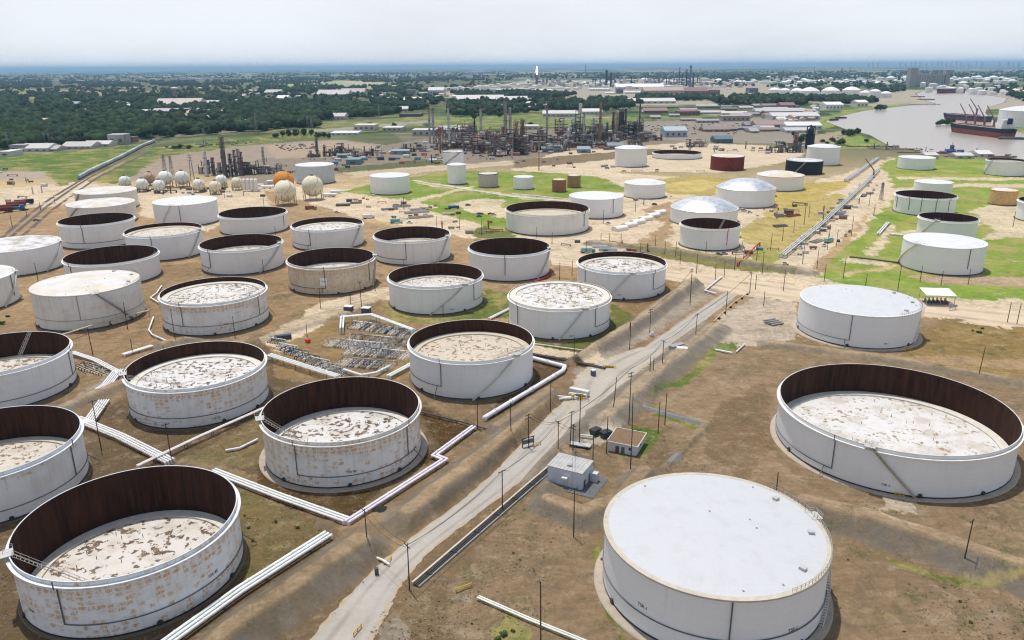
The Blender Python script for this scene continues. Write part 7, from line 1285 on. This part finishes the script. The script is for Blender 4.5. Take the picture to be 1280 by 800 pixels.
woods('far_woods','dark woods spread across the plain on the left',[([(0,100),(330,103),(520,98),(640,100),(540,117),(560,130),(440,148),(330,164),(240,168),(140,180),(0,188)],3800),([(-420,100),(0,100),(0,186),(-420,192)],2200),([(1280,86),(1600,84),(1600,108),(1280,108)],400),([(0,149),(110,150),(160,142),(220,148),(215,160),(135,178),(60,180),(0,186)],1500),([(0,119),(210,120),(330,124),(330,137),(215,131),(0,140)],1700),([(280,138),(330,140),(330,152),(260,150)],260),([(320,130),(420,126),(470,128),(530,130),(535,136),(470,146),(390,148),(325,146)],1500),([(330,146),(400,150),(396,160),(320,158)],360),([(320,108),(400,109),(470,109),(525,112),(520,116),(440,115),(330,117)],900),([(560,116.5),(640,115.5),(720,119),(700,123),(580,123)],700),([(560,131),(610,127),(690,132),(755,131),(745,140),(690,139),(600,146),(560,146)],420),([(640,128),(770,125),(805,128),(790,136),(720,136)],380),([(795,122),(870,121.5),(880,126),(800,127)],260),([(880,124),(1000,122),(1075,125),(1100,129),(1010,132),(900,131)],900),([(0,100),(250,102),(420,96),(640,96),(640,100),(330,106),(0,112)],2200),([(640,92),(1280,88),(1280,97),(940,100),(640,98)],2000),([(0,92),(640,90),(640,96),(0,100)],1200),([(900,92),(960,95),(940,104),(900,104)],300),([(660,99),(940,96),(1280,93),(1280,112),(1160,108),(1000,110),(660,106)],380),([(1000,104),(1130,104),(1130,116),(1000,117)],260),([(1225,112),(1290,108),(1290,132),(1262,122)],120),([(225,166),(270,158),(330,160),(330,163),(240,170)],110),([(0,140),(110,136),(300,134),(300,142),(110,148),(0,150)],420)], GR, 4, 6.5)
LEAVES = {}
def leaf_crown(seed, n, lobes):
    q = np.random.default_rng(seed); c = []; ctr = [(np.array((q.uniform(-.5,.5),q.uniform(-.5,.5),q.uniform(-.25,.45))), q.uniform(.35,.6)) for _ in range(lobes)]; v = []; f = []
    for i in range(n):
        o, r = ctr[q.integers(lobes)]; d = q.normal(size=3); d /= np.linalg.norm(d); p = o + d*r*q.uniform(.55,1.0)**.5; a = q.normal(size=3); a /= np.linalg.norm(a); b = np.cross(a, d); b /= max(1e-6, np.linalg.norm(b)); s = q.uniform(.05,.11); k = len(v); v += [tuple(p-a*s-b*s), tuple(p+a*s-b*s), tuple(p+a*s*.6+b*s), tuple(p-a*s*.6+b*s)]; f.append((k,k+1,k+2,k+3))
    return v, f
CR = [MB().add(*leaf_crown(50+i, 900, 7)).mesh('crown', LEAF) for i in range(4)]
TREES = []
def tree(px, py, wpx, hpx, col=None, desc='round green tree'):
    x, y = at(px, py); m = mpp(px, py); r = wpx*m/2; h = hpx*m; t = thing('tree', None, 'tree', (x,y,0), random.uniform(0,6), 'single trees'); tk = MB().cyl((0,0,-.3),(0,0,h*.55),r*.09+.15,r*.05+.08,7); [tk.cyl((0,0,h*.3),(r*.45*math.cos(a),r*.45*math.sin(a),h*.62),r*.05+.06,.05,5) for a in (0.4,2.5,4.4)]; tk.build('trunk', ROUGH, t, (.09,.065,.045))
    o = bpy.data.objects.new('crown', random.choice(CR)); COL.objects.link(o); o.parent = t; o.location = (0,0,h*.50); o.scale = (r*1.0,r*1.0,h*.60); o.color = (*(col or random.choice([(.035,.075,.022),(.045,.085,.025),(.03,.065,.025)])),1); t['desc'] = desc; TREES.append(t)
for a in [(1063,170,16,9),(1054,168,9,6),(1071,167,10,7),(1050,180.5,16,7),(1041,177,10,5),(1083,178,7,4.5),(1101,137.5,15,7),(1096,138,8,5),(1175,156,12,7),(1184,156,12,8),(1190,155,8,7),(1171,157,8,4.5),(462,158,7,5.5),(493,160,9,6.5),(593,150,10,8),(600,149,7,7),(345,172,9,6),(353,171,10,7),(361,170,10,8),(370,170,11,8.5),(380,170,11,9),(389,170,10,8),(397,172,10,7),(405,172,9,6.5),(411,173,8,6),(224,186,9,6),(236,186,8,5),(218,187,7,4.5),(208,172,10,7),(215,171,8,5),(745,139,14,9),(757,140,12,9),(770,137,10,7),(940,136,8,4),(1028,178,7,4),(1034,180,6,3.5),(540,165,9,6),(552,163,8,6),(612,144,10,7),(625,146,9,6),(663,158,9,5),(1001,179,12,12),(992,172,9,7),(978,182,10,5)]: tree(*a)
label_by_place(TREES, None, None)
BUSH = []
for px, py, w in [(1110,680,9),(1101,676,7),(1124,683,6),(630,795,16),(641,790,10),(622,800,14),(306,645,6),(311,660,7),(316,676,8),(345,652,7),(372,660,8),(1224,416,9),(1216,414,6),(1228,411,6),(470,679,3),(1180,735,5),(1200,752,6),(860,692,6),(4,405,12),(10,396,8),(798,760,6),(590,780,5),(752,700,7),(756,720,7),(642,692,6),(650,700,5),(1240,765,6),(1213,778,7),(1130,790,6),(1060,700,5)]:
    x, y = at(px, py); m = mpp(px, py); r = w*m*.40; t = thing('bush', None, 'bush', (x,y,0), random.uniform(0,6), 'low green bushes'); o = bpy.data.objects.new('foliage', random.choice(CR)); COL.objects.link(o); o.parent = t; o.location = (0,0,r*.35); o.scale = (r,r*.9,r*.6); o.color = (.075,.115,.03,1); t['desc'] = 'low green bush'; BUSH.append(t)
label_by_place(BUSH, None, None)
# weeds and stones scattered over the bare ground
def scatter(name, label, n, mat, col, seed, stones=False):
    q = np.random.default_rng(seed); mb = MB(); k = 0
    while k < n:
        px, py = q.uniform(-20,1300), 400+420*q.random()**.8; x, y = at(px, py)
        if any(math.hypot(x-a, y-b_) < r+1.2 for a, b_, r, h in TANKS.values()) or vnoise(np.array([x/16]), np.array([y/16]), 77)[0] < .5: continue
        if min(seg_dist(np.array([x]), np.array([y]), [at(*p) for p in ROADS_FLAT[0][0]])) < 4.5: continue
        k += 1; s = q.uniform(.08,.30)
        if stones: mb.box((x,y,.05),(s*.9,s*.7,s*.5),q.uniform(0,3))
        else:
            for _ in range(5): a = q.uniform(0,6.28); d = s*q.uniform(.4,1.2); c, s_ = math.cos(a), math.sin(a); mb.add([(x,y,.0),(x+c*d-s_*.1,y+s_*d+c*.1,d*.9),(x+c*d*1.3,y+s_*d*1.3,d*.7),(x+c*d+s_*.1,y+s_*d-c*.1,d*.6)],[(0,1,2,3)])
    o = mb.build(name, mat, None, col); o['kind'] = 'stuff'; o['label'] = label
scatter('weeds','low weeds and grass tufts over the bare earth',3200,LEAF,(.15,.145,.062),8); scatter('gravel','loose stones and rubble on the bare earth',2200,ROUGH,(.34,.30,.25),9,True)
# ------------------------------------------------------------------ haze
hb = MB().box((0,38000,109),(150000,164000,278)).build('haze', None); hb['kind'] = 'stuff'; hb['label'] = 'pale blue summer haze over the plain'
hm = bpy.data.materials.new('summer_haze'); hm.use_nodes = True; hm.node_tree.nodes.clear(); pv = hm.node_tree.nodes.new('ShaderNodeVolumePrincipled'); oo = hm.node_tree.nodes.new('ShaderNodeOutputMaterial'); hm.node_tree.links.new(pv.outputs[0], oo.inputs['Volume'])
pv.inputs['Color'].default_value = (.44,.73,1.0,1); pv.inputs['Density'].default_value = 4.0e-5; pv.inputs['Anisotropy'].default_value = 0; hb.data.materials.append(hm)
for o in S.objects:
    if 'desc' in o: del o['desc']
